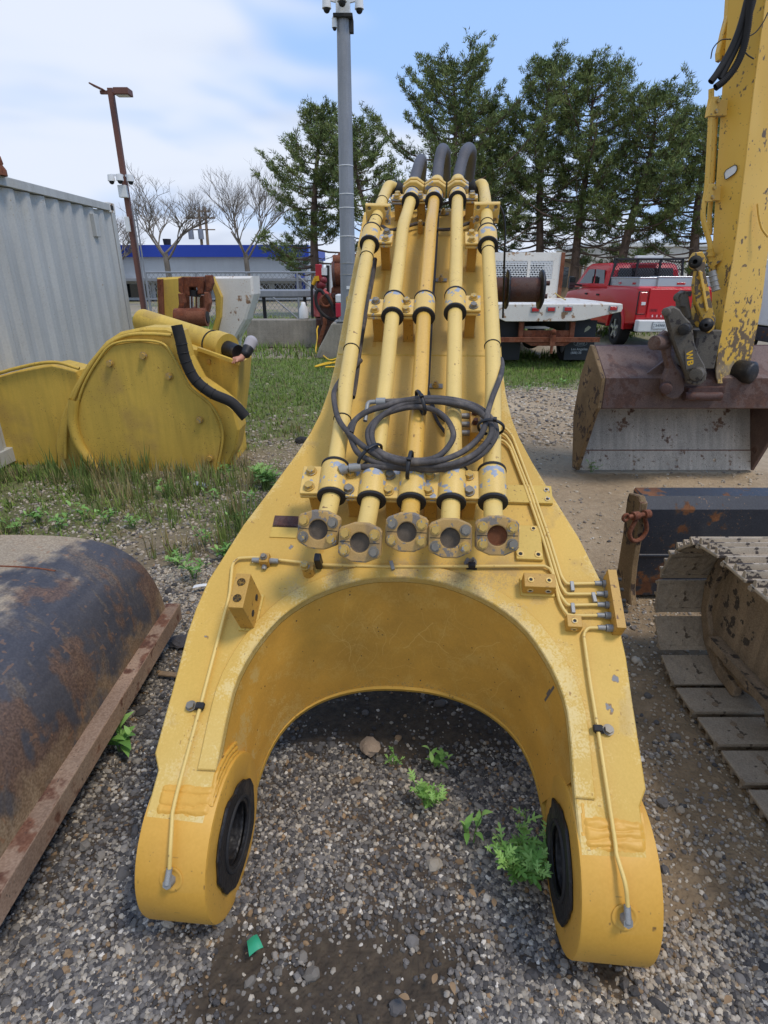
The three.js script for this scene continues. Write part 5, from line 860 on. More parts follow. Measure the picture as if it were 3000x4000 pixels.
// ================================================================ YELLOW BOOM PIECE ON THE LEFT
{
  const b = thing('excavator_stick', 'big dusty yellow excavator stick with hydraulic cylinder lying in weeds by the container', 'excavator stick', [-2.2, 0, -5.4]);
  const ox = -2.2, oz = -5.4, loc = g => g.translate(-ox, 0, -oz);
  const body = [[225, 1880], [212, 1740], [232, 1640], [275, 1530], [340, 1420], [410, 1335], [470, 1296], [560, 1278], [650, 1280], [695, 1296], [722, 1400], [770, 1490], [850, 1545], [915, 1600], [935, 1680], [920, 1760], [870, 1860]];
  mk('cheek_plate', loc(slab(body, 5.15, .3, .02)), M.leftY, b);
  const face = [[340, 1890], [300, 1720], [300, 1600], [330, 1500], [385, 1405], [440, 1345], [540, 1330], [640, 1345], [690, 1420], [740, 1510], [830, 1590], [870, 1700], [840, 1870]];
  mk('doubler_plate', loc(slab(face, 5.10, .05, .012)), M.leftY, b);
  mk('edge_rib', loc(spline([[255, 1790], [262, 1660], [300, 1530], [360, 1420], [425, 1345], [500, 1310], [590, 1305], [670, 1310]].map(p => atZ(p, 5.12)), .016, 60, 8)), M.leftY, b);
  mk('curved_rib', loc(spline([[290, 1560], [285, 1650], [310, 1740], [370, 1825], [410, 1860]].map(p => atZ(p, 5.08)), .045, 40, 10)), M.leftY, b);
  mk('box_end', loc(slab([[700, 1350], [800, 1370], [935, 1420], [928, 1520], [915, 1640], [840, 1640], [700, 1500]], 5.5, .55, .01)), M.leftY, b);
  const lipz = mk('box_rim', loc(bar(atZ([775, 1362], 5.48), atZ([938, 1420], 5.44), .05, .03)), M.leftY, b);
  mk('bolt_lug', loc(bx(.03, .04, .03, atZ([815, 1413], 5.48).x, atZ([815, 1413], 5.48).y, -5.49, .004)), M.post, b);
  const c0 = atZ([560, 1255], 6.4), c1 = atZ([885, 1362], 5.62), cd = c1.clone().sub(c0).normalize();
  const cyl = mk('hydraulic_cylinder', loc(rod(c0, c1, .125, .125, 28)), M.leftY, b);
  mk('cylinder_head', loc(rod(c1.clone().addScaledVector(cd, -.14), c1.clone().addScaledVector(cd, .015), .142, .142, 28)), M.leftY, cyl);
  mk('cylinder_band', loc(aim(new THREE.TorusGeometry(.128, .008, 6, 28).rotateX(Math.PI / 2), c1.clone().addScaledVector(cd, -.2), cd)), M.rubber, cyl);
  mk('rod_eye', loc(rod(c1, c1.clone().addScaledVector(cd, .16), .08, .07, 18)), M.grease, cyl);
  const hpts = [[690, 1270], [706, 1330], [722, 1400], [760, 1480], [825, 1535], [905, 1572], [960, 1630]].map(p => atZ(p, 5.05));
  mk('thick_hose', loc(spline(hpts, .048, 60, 12)), M.rubber, b);
  mk('hose_wrap', loc([.2, .28, .36, .44, .52, .6, .68].map(t => { const cv = new THREE.CatmullRomCurve3(hpts); return aim(new THREE.TorusGeometry(.049, .004, 5, 18).rotateX(Math.PI / 2), cv.getPoint(t), cv.getTangent(t)); }).reduce((a, g) => { a.push(g); return a; }, []).length ? mergeGeometries([.2, .28, .36, .44, .52, .6, .68].map(t => { const cv = new THREE.CatmullRomCurve3(hpts); return aim(new THREE.TorusGeometry(.049, .004, 5, 18).rotateX(Math.PI / 2), cv.getPoint(t), cv.getTangent(t)); })) : null), M.zip, b);
  mk('tail_section', loc(slab([[-120, 1500], [60, 1450], [200, 1425], [300, 1450], [330, 1560], [290, 1880], [-120, 1900]], 5.35, .35, .02)), M.leftY, b);
  mk('tail_rim', loc(spline([[-110, 1492], [60, 1440], [205, 1415], [310, 1440]].map(p => atZ(p, 5.33)), .016, 40, 8)), M.leftY, b);
  for (const [x, y] of [[430, 1420], [560, 1390], [660, 1470], [780, 1640], [820, 1790]]) mk('plate_bolt', bolt(atZ([x, y], 5.09).sub(V(ox, 0, oz)), V(0, 0, 1), .028, .025), M.bolt, b);
  mk('face_weld', loc(spline(face.map(p => atZ(p, 5.09)), .012, 90, 6)), M.leftY, b);
  mk('ground_skid', bx(1.5, .5, .7, -.02, .2, -.2, .05), M.leftY, b);
}
// rusty coupler on a yellow and white arm further back
{
  const z = 7.6, o = thing('rusty_coupler', 'brown rusty coupler linkage with a shiny cylinder rod on a yellow and white arm', 'coupler', [atZ([760, 1300], z).x, 0, -z]);
  const ox = o.position.x, loc = g => g.translate(-ox, 0, z);
  const zd = crop(500, 900, 1.8433);
  const sl = (l, zz, d) => loc(slab(l.map(p => zd(...p)), zz, d, .012));
  mk('linkage_head', sl([[390, 335], [540, 332], [555, 380], [545, 460], [500, 462], [495, 410], [440, 410], [440, 470], [395, 470]], z, .3), M.rust, o);
  mk('side_ear', sl([[552, 322], [600, 322], [610, 380], [590, 440], [560, 440]], z - .05, .1), M.rust, o); mk('side_ear', sl([[360, 345], [392, 335], [392, 460], [362, 440]], z - .05, .1), M.rust, o);
  mk('claw_plate', sl([[545, 445], [578, 445], [590, 520], [575, 590], [540, 610], [500, 600], [548, 560]], z - .08, .12), M.rust, o); mk('claw_plate', sl([[358, 455], [395, 450], [405, 520], [385, 600], [350, 600], [365, 530]], z - .08, .12), M.rust, o);
  const a = atZ(zd(345, 628), z - .1), b = atZ(zd(570, 625), z - .1);
  mk('pivot_tube', loc(rod(a, b, .11, .11, 24)), M.rust, o); mk('tube_bore', loc(rod(b.clone().add(V(-.01, 0, .0)), b.clone().add(V(.012, 0, .0)), .07, .07, 20)), M.dark, o);
  mk('cylinder_rod', loc(rod(atZ(zd(480, 470), z + .1), atZ(zd(482, 575), z + .1), .06, .06, 18)), M.chrome, o); mk('rod_gland', loc(rod(atZ(zd(478, 430), z + .1), atZ(zd(479, 475), z + .1), .08, .08, 18)), M.grease, o);
  mk('dark_back', loc(slab([zd(395, 470), zd(545, 470), zd(545, 590), zd(395, 590)], z + .35, .2)), M.rust, o);
  const w = thing('white_dipper', 'white painted arm with rust stains standing behind the rusty coupler', 'excavator arm', [atZ([900, 1300], 8.2).x, 0, -8.2]);
  const wl = g => g.translate(-w.position.x, 0, 8.2);
  mk('arm_body', wl(slab([[822, 1080], [985, 1078], [990, 1150], [960, 1250], [915, 1330], [880, 1520], [820, 1520], [838, 1330], [858, 1240], [850, 1150]], 8.1, .5, .03)), M.whiteSteel, w);
  mk('arm_flange', wl(slab([[815, 1082], [832, 1080], [866, 1160], [862, 1240], [830, 1340], [815, 1335], [842, 1240], [840, 1160]], 8.02, .12, .01)), M.leftY, w);
  const y = thing('yellow_dipper', 'short yellow arm section with rusty edges between container and rusty coupler', 'excavator arm', [atZ([660, 1300], 8.6).x, 0, -8.6]);
  mk('arm_body', slab([[610, 1085], [705, 1080], [712, 1200], [690, 1300], [690, 1540], [620, 1540]], 8.5, .5, .03).translate(-y.position.x, 0, 8.6), M.leftY, y);
  mk('arm_rib', slab([[612, 1090], [632, 1090], [640, 1290], [622, 1290]], 8.44, .08, .01).translate(-y.position.x, 0, 8.6), M.rust, y);
}

// ================================================================ FLATBED TRUCK
const zV = crop(1900, 950, 1.8433);
function lattice(w, h, cell, r, cx = 0, cy = 0) { // diamond mesh of flat strips, in xy
  const gs = []; const clipSeg = (x0, y0, dx, dy) => { let t0 = -1e9, t1 = 1e9; for (const [p, d, lo, hi] of [[x0, dx, -w / 2, w / 2], [y0, dy, -h / 2, h / 2]]) { if (Math.abs(d) < 1e-9) { if (p < lo || p > hi) return null; continue; } let a = (lo - p) / d, b = (hi - p) / d; if (a > b) [a, b] = [b, a]; t0 = Math.max(t0, a); t1 = Math.min(t1, b); } return t1 > t0 + .01 ? [V(x0 + dx * t0, y0 + dy * t0, 0), V(x0 + dx * t1, y0 + dy * t1, 0)] : null; };
  const dx = 1, dy = 1.25, n = Math.ceil((w + h) / cell) + 2; for (let i = -n; i <= n; i++) for (const sg of [1, -1]) { const s = clipSeg(i * cell, 0, dx * sg, dy); if (s) gs.push(bar(s[0], s[1], r, .006, V(0, 0, 1))); }
  return mergeGeometries(gs.map(g => g.toNonIndexed())).translate(cx, cy, 0);
}
function wheel(parent, x, y, z, r, w, rimMat, twin) { const g = lathe([[r * .62, -w / 2], [r * .93, -w / 2], [r, -w / 2 + .03], [r, w / 2 - .03], [r * .93, w / 2], [r * .62, w / 2]], 36).rotateZ(Math.PI / 2).translate(x, y, z); const t = mk('wheel', g, M.tyre, parent); mk('rim', lathe([[0, -w * .3], [r * .2, -w * .34], [r * .5, -w * .2], [r * .63, -w * .42], [r * .63, w * .42], [r * .5, w * .2], [r * .2, w * .34], [0, w * .3]], 28).rotateZ(Math.PI / 2).translate(x, y, z), rimMat, t); return t; }
{
  const t = thing('flatbed_truck', 'white rusty flatbed truck with a mesh headache rack, parked on grass', 'truck', [3.12, 0, -11.5]);
  const ox = 3.12, oz = -11.5, Zr = 11.4;
  const L = (p, z = Zr) => { const q = atZ(p, z); return V(q.x - ox, q.y, q.z - oz); };
  const P = (x, y, z) => L(zV(x, y), z);
  const poly = (l, z = Zr) => l.map(p => { const q = L(zV(...p), z); return [q.x, q.y]; });
  const left = -1.32;
  const sill = [[970, 437], [972, 470], [960, 492], [830, 522], [700, 552], [620, 560], [300, 562]]; const sp = poly(sill); const topY = sp[0][1];
  const sillP = [...sp, [left + .5, sp[6][1]], [left + .02, sp[1][1] - .03], [left, topY]];
  mk('rear_sill', prism(sillP, .07, .008).translate(0, 0, L(zV(500, 470)).z), M.whiteSteel, t);
  mk('deck', bx(2.62, .05, 3.0, sp[0][0] - 1.31, topY - .02, -1.38, .01), M.whiteSteel, t);
  for (const [x, y] of [[345, 477], [458, 475], [578, 473], [903, 468]]) { const q = P(x, y); const o = mk('tail_light', bx(.17, .10, .03, q.x, q.y, q.z + .075, .008), M.galv, t); mk('light_lens', bx(.13, .065, .02, q.x, q.y, q.z + .09, .008), M.lens, o); }
  for (const [x] of [[258], [628]]) { const a = P(x, 566), b = P(x, 682); mk('frame_upright', bx(.085, a.y - b.y, .09, a.x, (a.y + b.y) / 2, a.z - .05, .004), M.rust, t); }
  { const a = P(270, 663), b = P(615, 663); mk('frame_crossbar', bx(b.x - a.x, .17, .08, (a.x + b.x) / 2, a.y, a.z - .08, .004), M.rust, t); }
  { const a = P(112, 694), b = P(810, 690); mk('hitch_bar', [bx(b.x - a.x + .3, .085, .08, (a.x + b.x) / 2 - .15, a.y, a.z + .02, .004), prism(poly([[268, 712], [608, 712], [560, 738], [320, 738]]), .06, .004).translate(0, 0, a.z - .02)], M.rust, t); }
  { const a = P(467, 690); mk('hitch_ball', [bx(.1, .2, .06, a.x, a.y - .02, a.z + .09, .006), new THREE.SphereGeometry(.05, 16, 12).translate(a.x, a.y + .14, a.z + .1), rod(V(a.x, a.y - .26, a.z + .09), V(a.x, a.y + .12, a.z + .09), .028, .028, 10)], M.rust, t); }
  mk('chassis', [bx(.09, .2, 4.6, -.45, .78, -2.3), bx(.09, .2, 4.6, .43, .78, -2.3), bx(1.7, .14, .14, 0, .46, -.95), new THREE.SphereGeometry(.19, 18, 14).translate(0, .46, -.95)].slice(0, 2), M.dark, t);
  mk('rear_axle', [rod(V(-.9, .46, -1.05), V(.9, .46, -1.05), .08, .08, 14), new THREE.SphereGeometry(.2, 18, 14).translate(0, .46, -1.05)], M.dark, t);
  mk('under_panel', bx(2.1, .5, .05, 0, .9, -1.9), M.black, t);
  for (const x of [-1.02, -.74, .78, 1.06]) wheel(t, x, .44, -1.05, .44, .25, M.galv);
  for (const x of [-.98, .98]) wheel(t, x, .44, -4.6, .44, .25, M.galv);
  // mud flaps
  const flapTex = canvasTex(512, 640, (g, w, h) => { g.fillStyle = '#2c3034'; g.fillRect(0, 0, w, h); for (let i = 0; i < 500; i++) { g.fillStyle = `rgba(${90 + (i * 37) % 50},${88 + (i * 37) % 46},${84 + (i * 31) % 40},.16)`; g.fillRect((i * 197) % w, (i * 331) % h, 3 + i % 9, 2 + i % 5); } g.strokeStyle = '#7d868c'; g.lineWidth = 7; g.beginPath(); g.ellipse(w * .52, h * .58, 118, 42, 0, 0, 6.3); g.stroke(); g.fillStyle = '#8b949a'; g.font = 'italic bold 60px serif'; g.textAlign = 'center'; g.fillText('Ford', w * .52, h * .61); g.fillStyle = '#aab0b4'; g.font = 'bold 52px sans-serif'; g.textAlign = 'left'; g.fillText('Los Angeles', w * .22, h * .755); g.fillText('(888) 35', w * .22, h * .845); g.fillStyle = '#9a9c84'; g.beginPath(); g.moveTo(w * .62, h * .2); g.lineTo(w * .72, h * .13); g.lineTo(w * .82, h * .17); g.lineTo(w * .74, h * .24); g.lineTo(w * .6, h * .3); g.closePath(); g.fill(); });
  { const a = P(575, 850), b = P(825, 560); const w = b.x - a.x, h = b.y - a.y; const f = mk('mud_flap', bx(w, h, .015, 0, 0, 0).translate((a.x + b.x) / 2, (a.y + b.y) / 2, a.z - .2), M.black, t); mk('flap_print', new THREE.PlaneGeometry(w * .99, h * .99).translate((a.x + b.x) / 2, (a.y + b.y) / 2, a.z - .189), new THREE.MeshStandardMaterial({ map: flapTex, roughness: .8 }), f, true); mk('mud_flap', bx(w, h, .015).translate(-(a.x + b.x) / 2, (a.y + b.y) / 2, a.z - .2), M.black, t); }
  // headache rack: posts, panels and diamond mesh windows
  const Zk = 14.3, K = (x, y) => L(zV(x, y), Zk); const tr = K(570, 66), br = K(558, 418); const xl = -1.1;
  mk('rack_post', bx(.085, tr.y - topY, .08, tr.x - .05, (tr.y + topY) / 2, tr.z, .005), M.rust, t); mk('rack_post', bx(.085, tr.y - topY, .08, xl, (tr.y + topY) / 2, tr.z, .005), M.whiteSteel, t);
  { const y1 = K(300, 128).y, y0 = K(300, 258).y; const x1 = K(495, 0).x, xm1 = K(330, 0).x, xm0 = K(310, 0).x, xr = tr.x - .09; const pan = (a, b, c, d) => bx(b - a, d - c, .03, (a + b) / 2, (c + d) / 2, tr.z, .003);
    mk('rack_panel', [pan(xl, xr, y1, tr.y)], M.whiteSteel, t); mk('rack_panel', pan(xl, xr, topY, y0), M.whiteSteel, t); mk('rack_panel', pan(x1, xr, y0, y1), M.whiteSteel, t); mk('rack_panel', pan(xm0, xm1, y0, y1), M.whiteSteel, t);
    const m1 = mk('mesh_window', lattice(x1 - xm1, y1 - y0, .075, .022, (x1 + xm1) / 2, (y0 + y1) / 2).translate(0, 0, tr.z), M.whitePlain, t); m1.userData.kind = 'stuff';
    const m2 = mk('mesh_window', lattice(xm0 - xl, y1 - y0, .075, .022, (xl + xm0) / 2, (y0 + y1) / 2).translate(0, 0, tr.z), M.whitePlain, t); m2.userData.kind = 'stuff';
  }
  mk('cab', prism([[-.5, .5], [-.5, 1.25], [-.42, 2.02], [-.3, 2.1], [1.2, 2.1], [1.7, 1.45], [2.7, 1.3], [2.8, .6]], 1.9, .06, [], 2).rotateY(Math.PI / 2).translate(-.95, 0, -3.55), M.whitePlain, t);
  mk('rear_window', bx(1.25, .42, .02, 0, 1.72, -3.04, .005), M.glass, t);
  mk('yellow_tie', spline([P(495, 360, 14), P(530, 385, 13), P(570, 408, 12)], .012, 16, 5), M.leftY, t);
}
// ================================================================ RED PICKUP
{
  const t = thing('pickup_truck', 'red crew cab pickup with silver toolboxes and a black mesh rack', 'pickup truck', [7.06, 0, -14.5]);
  const hw = 1.0;
  const arc = (cz, r, n = 12) => Array.from({ length: n + 1 }, (_, i) => { const a = Math.PI - i / n * Math.PI; return [cz - r * Math.cos(a) * -1, .44 + r * Math.sin(a)]; });
  // side profile, first coordinate = metres ahead of the tailgate
  const body = [[.02, .62], [0, .8], [.02, 1.42], [.1, 1.46], [2.15, 1.46], [2.2, 1.4], [4.4, 1.36], [4.6, 1.32], [5.7, 1.22], [5.95, 1.0], [6.0, .55], [5.55, .5], ...arc(5.05, .5).map(([a, b]) => [10.1 - a, b]), [4.5, .45], [1.72, .47], ...arc(1.2, .5).map(([a, b]) => [2.4 - a, b]), [.62, .55]];
  const side = prism(body, hw * 2, .07, [], 3).rotateY(Math.PI / 2).translate(-hw, 0, 0);
  mk('body', toCreasedNormals(side, .5), M.red, t);
  for (const sg of [-1, 1]) mk('fender_flare', toCreasedNormals(prism([...arc(1.2, .60).map(([a, b]) => [2.4 - a, b]), ...arc(1.2, .5).map(([a, b]) => [2.4 - a, b]).reverse()], .06, .02, [], 2).rotateY(Math.PI / 2).translate(sg > 0 ? hw - .03 : -hw - .03, 0, 0), .5), M.red, t);
  const cab = [[2.12, 1.38], [2.2, 1.84], [2.32, 1.97], [2.6, 2.02], [4.0, 2.02], [4.3, 1.96], [5.15, 1.36]];
  const cabG = prism(cab, 1.76, .06, [], 3); { const g = cabG.rotateY(Math.PI / 2).translate(-.88, 0, 0); const p = g.attributes.position; for (let i = 0; i < p.count; i++) { const k = clamp((p.getY(i) - 1.4) / .56); p.setX(i, p.getX(i) * (1.10 - .09 * k)); } g.computeVertexNormals(); mk('cab', toCreasedNormals(g, .5), M.red, t); }
  mk('rear_window', prism([[-.78, 1.46], [.78, 1.46], [.72, 1.88], [-.72, 1.88]], .02, .004).rotateX(-.14).translate(0, .02, -1.92).translate(0, 0, .0), M.glass, t);
  for (const sg of [-1, 1]) { mk('side_window', prism([[2.5, 1.44], [2.62, 1.84], [3.3, 1.87], [3.3, 1.43]], .02).rotateY(Math.PI / 2).translate(sg > 0 ? .935 : -.955, 0, 0).rotateZ(0), M.glass, t); mk('side_window', prism([[3.42, 1.43], [3.42, 1.87], [3.9, 1.87], [4.75, 1.45]], .02).rotateY(Math.PI / 2).translate(sg > 0 ? .935 : -.955, 0, 0), M.glass, t);
    for (const z of [2.75, 3.75]) mk('door_handle', bx(.03, .05, .2, sg * (hw + .01), 1.2, -z, .01), M.black, t);
    const mr = mk('side_mirror', bx(.12, .36, .24, sg * 1.32, 1.50, -4.35, .03), M.black, t); mk('mirror_arm', bar(V(sg * .98, 1.42, -4.35), V(sg * 1.28, 1.45, -4.35), .06, .05), M.black, mr); mk('mirror_glass', bx(.02, .30, .18, 0, 0, 0).rotateY(Math.PI / 2).translate(sg * 1.32, 1.5, -4.225), M.glass, mr); }
  // tailgate, lights, bumper, plate
  mk('tailgate', bx(1.5, .66, .05, 0, 1.08, .012, .02), M.red, t);
  for (const sg of [-1, 1]) { const l = mk('tail_light', bx(.2, .50, .1, sg * .885, 1.09, -.005, .03), M.lens, t); mk('lamp_bezel', bx(.225, .53, .06, sg * .885, 1.09, -.012, .02), M.black, l); mk('reverse_lamp', bx(.1, .07, .012, sg * .87, 1.08, .049, .004), M.white, l); }
  mk('rear_bumper', bx(2.0, .27, .24, 0, .58, .13, .03), M.whitePlain, t);
  mk('bumper_notch', bx(.3, .02, .14, .3, .717, .16), M.black, t);
  const plateT = canvasTex(256, 128, (g, w, h) => { g.fillStyle = '#c9d0d2'; g.fillRect(0, 0, w, h); g.strokeStyle = '#667'; g.lineWidth = 5; g.strokeRect(3, 3, w - 6, h - 6); g.fillStyle = '#1d2a3a'; g.font = 'bold 66px sans-serif'; g.textAlign = 'center'; g.fillText('54966', w * .56, h * .70); g.font = 'bold 36px sans-serif'; g.fillText('X', w * .11, h * .48); g.fillText('O', w * .11, h * .82); g.font = '18px sans-serif'; g.fillText('TRUCK', w * .5, h * .18); });
  mk('number_plate', bx(.34, .17, .012, -.50, .60, .258, .002), M.alu, t); mk('plate_print', new THREE.PlaneGeometry(.32, .155).translate(-.50, .60, .266), new THREE.MeshStandardMaterial({ map: plateT, roughness: .5 }), t, true);
  const num = canvasTex(256, 96, (g, w, h) => { g.fillStyle = '#a5121c'; g.fillRect(0, 0, w, h); g.fillStyle = '#1a1212'; g.font = 'bold 84px sans-serif'; g.textAlign = 'center'; g.fillText('1078', w / 2, h * .82); });
  mk('fleet_number', new THREE.PlaneGeometry(.20, .075).translate(-.60, .925, .039), new THREE.MeshStandardMaterial({ map: num, roughness: .4 }), t, true);
  const sil = canvasTex(1024, 96, (g, w, h) => { g.fillStyle = '#a5121c'; g.fillRect(0, 0, w, h); g.fillStyle = '#e8dcdc'; g.font = 'bold 92px sans-serif'; g.textAlign = 'center'; let x = 60; for (const ch of 'SILVERADO') { g.fillText(ch, x, h * .86); x += 113; } });
  mk('tailgate_lettering', new THREE.PlaneGeometry(.98, .07).translate(-.17, .80, .039), new THREE.MeshStandardMaterial({ map: sil, roughness: .4 }), t, true);
  mk('tailgate_latch', bx(.28, .12, .03, .1, 1.3, .03, .01), M.black, t);
  for (const [z] of [[1.2], [5.05]]) for (const sg of [-1, 1]) { const w = wheel(t, sg * .86, .41, -z, .41, .28, M.alu); mk('hub_spokes', Array.from({ length: 5 }, (_, k) => bx(.02, .24, .07).translate(0, .12, 0).rotateX(k * 1.2566).translate(sg * 1.0, .41, -z)), M.alu, w); }
  mk('wheel_well', [bx(1.9, .5, 1.0, 0, .7, -1.2)], M.black, t); mk('underbody', bx(1.5, .25, 5, 0, .5, -3), M.black, t);
  mk('hitch_receiver', bx(.1, .1, .2, .0, .5, .12), M.rust, t);
  // toolboxes
  const tb = (name, w, h, d, x, y, z) => { const o = mk(name, bx(w, h, d, x, y, z, .012), M.alu, t); mk('box_lid', bx(w + .02, .035, d + .02, x, y + h / 2 + .015, z, .012), M.alu, o); return o; };
  const t1 = tb('toolbox', .48, .18, 1.9, -.72, 1.54, -1.1); const t2 = tb('toolbox', 1.5, .20, .48, .20, 1.55, -.32); tb('toolbox', .48, .18, 1.9, .72, 1.54, -1.1);
  for (const z of [-.45, -1.35]) mk('latch', bx(.02, .05, .16, -.968, 1.52, z, .005), M.lens, t1); mk('latch', bx(.2, .05, .02, .0, 1.52, -.075, .005), M.lens, t2);
  // black rack with expanded mesh
  const rz = -2.05, bars = [[-.98, 1.45, -.88, 2.1], [.98, 1.45, .88, 2.1], [-.32, 1.45, -.3, 2.1], [.32, 1.45, .3, 2.1]];
  bars.forEach(([a, b, c, d]) => mk('rack_bar', bar(V(a, b, rz), V(c, d, rz), .05, .05, V(0, 0, 1)), M.black, t)); mk('rack_bar', bx(1.82, .05, .05, 0, 2.1, rz, .005), M.black, t); mk('rack_bar', bx(1.85, .05, .05, 0, 1.5, rz, .005), M.black, t);
  mk('rack_mesh', lattice(1.8, .6, .07, .012, 0, 1.79).translate(0, 0, rz), M.black, t).userData.kind = 'stuff';
  mk('light_bar', bx(.7, .1, .2, .05, 2.14, rz - .2, .02), M.whitePlain, t); mk('brake_light', bx(.3, .05, .05, 0, 1.93, -2.36, .01), M.lens, t);
  mk('beacon', [rod(V(-.8, 2.0, -2.3), V(-.8, 2.14, -2.3), .07, .06, 12)], M.dark, t);
}
// white machine cut by the right edge
{
  const t = thing('welder_trailer', 'white boxy equipment trailer with a black name strip, cut by arm', 'trailer', [9.15, 0, -13.6]);
  const sg = canvasTex(256, 96, (g, w, h) => { g.fillStyle = '#1c1d20'; g.fillRect(0, 0, w, h); g.fillStyle = '#e8eaec'; g.font = 'bold 76px sans-serif'; g.textAlign = 'left'; g.fillText('ER', 30, h * .78); });
  mk('housing', bx(1.7, 1.35, 2.4, .05, 1.35, -.2, .03), M.whitePlain, t);
  mk('name_strip', bx(.75, .18, .01, -.4, 1.78, 1.006), M.black, t); mk('name_print', new THREE.PlaneGeometry(.42, .16).translate(-.56, 1.78, 1.014), new THREE.MeshStandardMaterial({ map: sg, roughness: .5 }), t, true);
  for (let k = 0; k < 5; k++) mk('louvre', bx(.24, .018, .012, -.62, 1.5 - k * .05, 1.007), M.dark, t);
  mk('dark_panel', bx(.3, .2, .02, -.5, 1.05, 1.01), M.black, t); mk('chassis', bx(1.7, .3, 2.4, .05, .5, -.2, .02), M.blackSteel, t); for (const x of [-.75, .85]) wheel(t, x, .36, -.2, .36, .24, M.galv);
}
// ================================================================ CAMERA POLE on its concrete block
{
  const bl = thing('concrete_block', 'weathered concrete block with a broken sloping corner carrying the grey camera pole', 'concrete block', [-.7, 0, -13.3]);
  const zp = crop(1150, 1000, 4.1475); const q = l => l.map(p => { const a = atZ(zp(...p), 13.0); return [a.x + .7, Math.max(a.y, -.05)]; });
  const front = q([[345, 1660], [395, 1500], [500, 1290], [590, 1110], [620, 1082], [900, 1092], [1000, 1095], [1000, 1690]]);
  mk('block_body', noisyGeo(prism(front, 1.0, .02, [], 1).translate(0, 0, -.75), .03, 6), M.concrete, bl);
  const pole = thing('camera_pole', 'tall grey steel pole with white dome security cameras on top', 'pole', [atZ(zp(880, 1050), 13.3).x, atZ(zp(880, 1075), 13.3).y, -13.3]);
  const topY = atZ([1345, 75], 13.3).y - pole.position.y;
  const shift = atZ([1345, 75], 13.3).x - pole.position.x;
  mk('pole_shaft', rod(V(0, .06, 0), V(shift * .6, topY, 0), .17, .125, 26), M.galv, pole);
  mk('base_plate', bx(.5, .04, .5, 0, .04, 0, .005), M.galv, pole);
  for (const [x, z] of [[-.19, .19], [.19, .19], [-.19, -.19], [.19, -.19]]) mk('anchor_bolt', [rod(V(x, -.06, z), V(x, .12, z), .018, .018, 8), rod(V(x, .06, z), V(x, .09, z), .035, .035, 6)], M.zinc, pole);
  const bandAt = (y, m = M.zinc) => { const k = y / topY; mk('steel_band', new THREE.TorusGeometry(mix(.172, .127, k), .008, 6, 28).rotateX(Math.PI / 2).translate(shift * .6 * k, y, 0), m, pole); };
  for (const y of [.98, 1.2]) bandAt(y); for (const y of [1.72, 2.25, 2.5, 3.0]) bandAt(y, M.white);
  mk('label_sticker', bx(.1, .06, .012, .03, .72, .172), M.white, pole);
  mk('power_box', bx(.1, .14, .07, .1, .46, .19, .01), M.whitePlain, pole); mk('power_cord', spline([V(.08, .4, .22), V(.0, .55, .24), V(-.02, .4, .24), V(.02, .1, .25), V(.06, -.1, .3)], .012, 30, 6), M.leftY, pole);
  const T = V(shift * .6, topY, 0);
  mk('mount_box', bx(.26, .3, .26, T.x, T.y + .16, 0, .02), M.whitePlain, pole); mk('mount_cap', bx(.36, .06, .36, T.x, T.y + .01, 0, .01), M.dark, pole);
  const dome = (x, z, y, s = 1) => { const c = V(T.x + x, T.y + y, z); const o = mk('dome_camera', [rod(c.clone().add(V(0, .02, 0)), c.clone().add(V(0, .15, 0)), .085 * s, .075 * s, 18), rod(c.clone().add(V(0, .15, 0)), c.clone().add(V(0, .18, 0)), .05, .04, 12), bar(c.clone().add(V(0, .17, 0)), V(T.x, T.y + .24, 0), .05, .05)], M.white, pole); mk('dome_lens', new THREE.SphereGeometry(.062 * s, 16, 10).translate(c.x, c.y + .01, c.z), M.black, o); };
  dome(-.3, .05, .12); dome(.3, .02, .12); dome(0, .28, .14, 1.1); dome(-.06, -.3, .1); dome(-.16, .1, -.18, .6);
  mk('junction_box', bx(.08, .2, .1, T.x + .15, T.y - .12, .02, .01), M.dark, pole);
}
// brown parking-lot lamp
{
  const base = atZ([470, 600], 24); const l = thing('street_lamp', 'brown square lamp post with box lamp heads and white cameras halfway up', 'street lamp', [base.x, 0, -24]);
  const H = atZ([432, 345], 24).y;
  mk('lamp_post', bx(.18, H, .18, 0, H / 2, 0, .01), M.brownPole, l);
  const hd = mk('lamp_head', bx(.52, .2, .45, .46, H - .14, .1, .02), M.brownPole, l); mk('lamp_lens', bx(.4, .02, .3, .46, H - .245, .1), M.whitePlain, hd); mk('lamp_arm', bx(.2, .08, .08, .16, H - .15, 0), M.brownPole, hd);
  mk('lamp_head', bx(.5, .05, .4, 0, 0, 0, .02).rotateZ(-.4).translate(-.42, H + .02, 0), M.brownPole, l); mk('lamp_arm', bx(.3, .1, .1, -.22, H - .12, 0), M.brownPole, l);
  const y0 = atZ([480, 700], 24).y; mk('control_box', bx(.3, .4, .2, -.02, y0 - .42, .22, .02), M.whitePlain, l);
  for (const [x, z] of [[-.35, .3], [.3, .2], [0, .4]]) { const o = mk('dome_camera', [rod(V(x, y0 - .1, z), V(x, y0 + .1, z), .13, .11, 14), bar(V(x, y0 + .1, z), V(0, y0 + .1, 0), .06, .06)], M.white, l); mk('dome_lens', new THREE.SphereGeometry(.09, 12, 8).translate(x, y0 - .12, z), M.black, o); }
  mk('conduit', rod(V(.2, 0, .16), V(.2, y0 - .9, .16), .03, .03, 8), M.galv, l); mk('conduit', rod(V(.3, 0, .16), V(.3, y0 - 1.1, .16), .03, .03, 8), M.galv, l);
  mk('meter_box', bx(.14, .5, .12, -.05, y0 - 1.5, .2, .01), M.whitePlain, l);
}
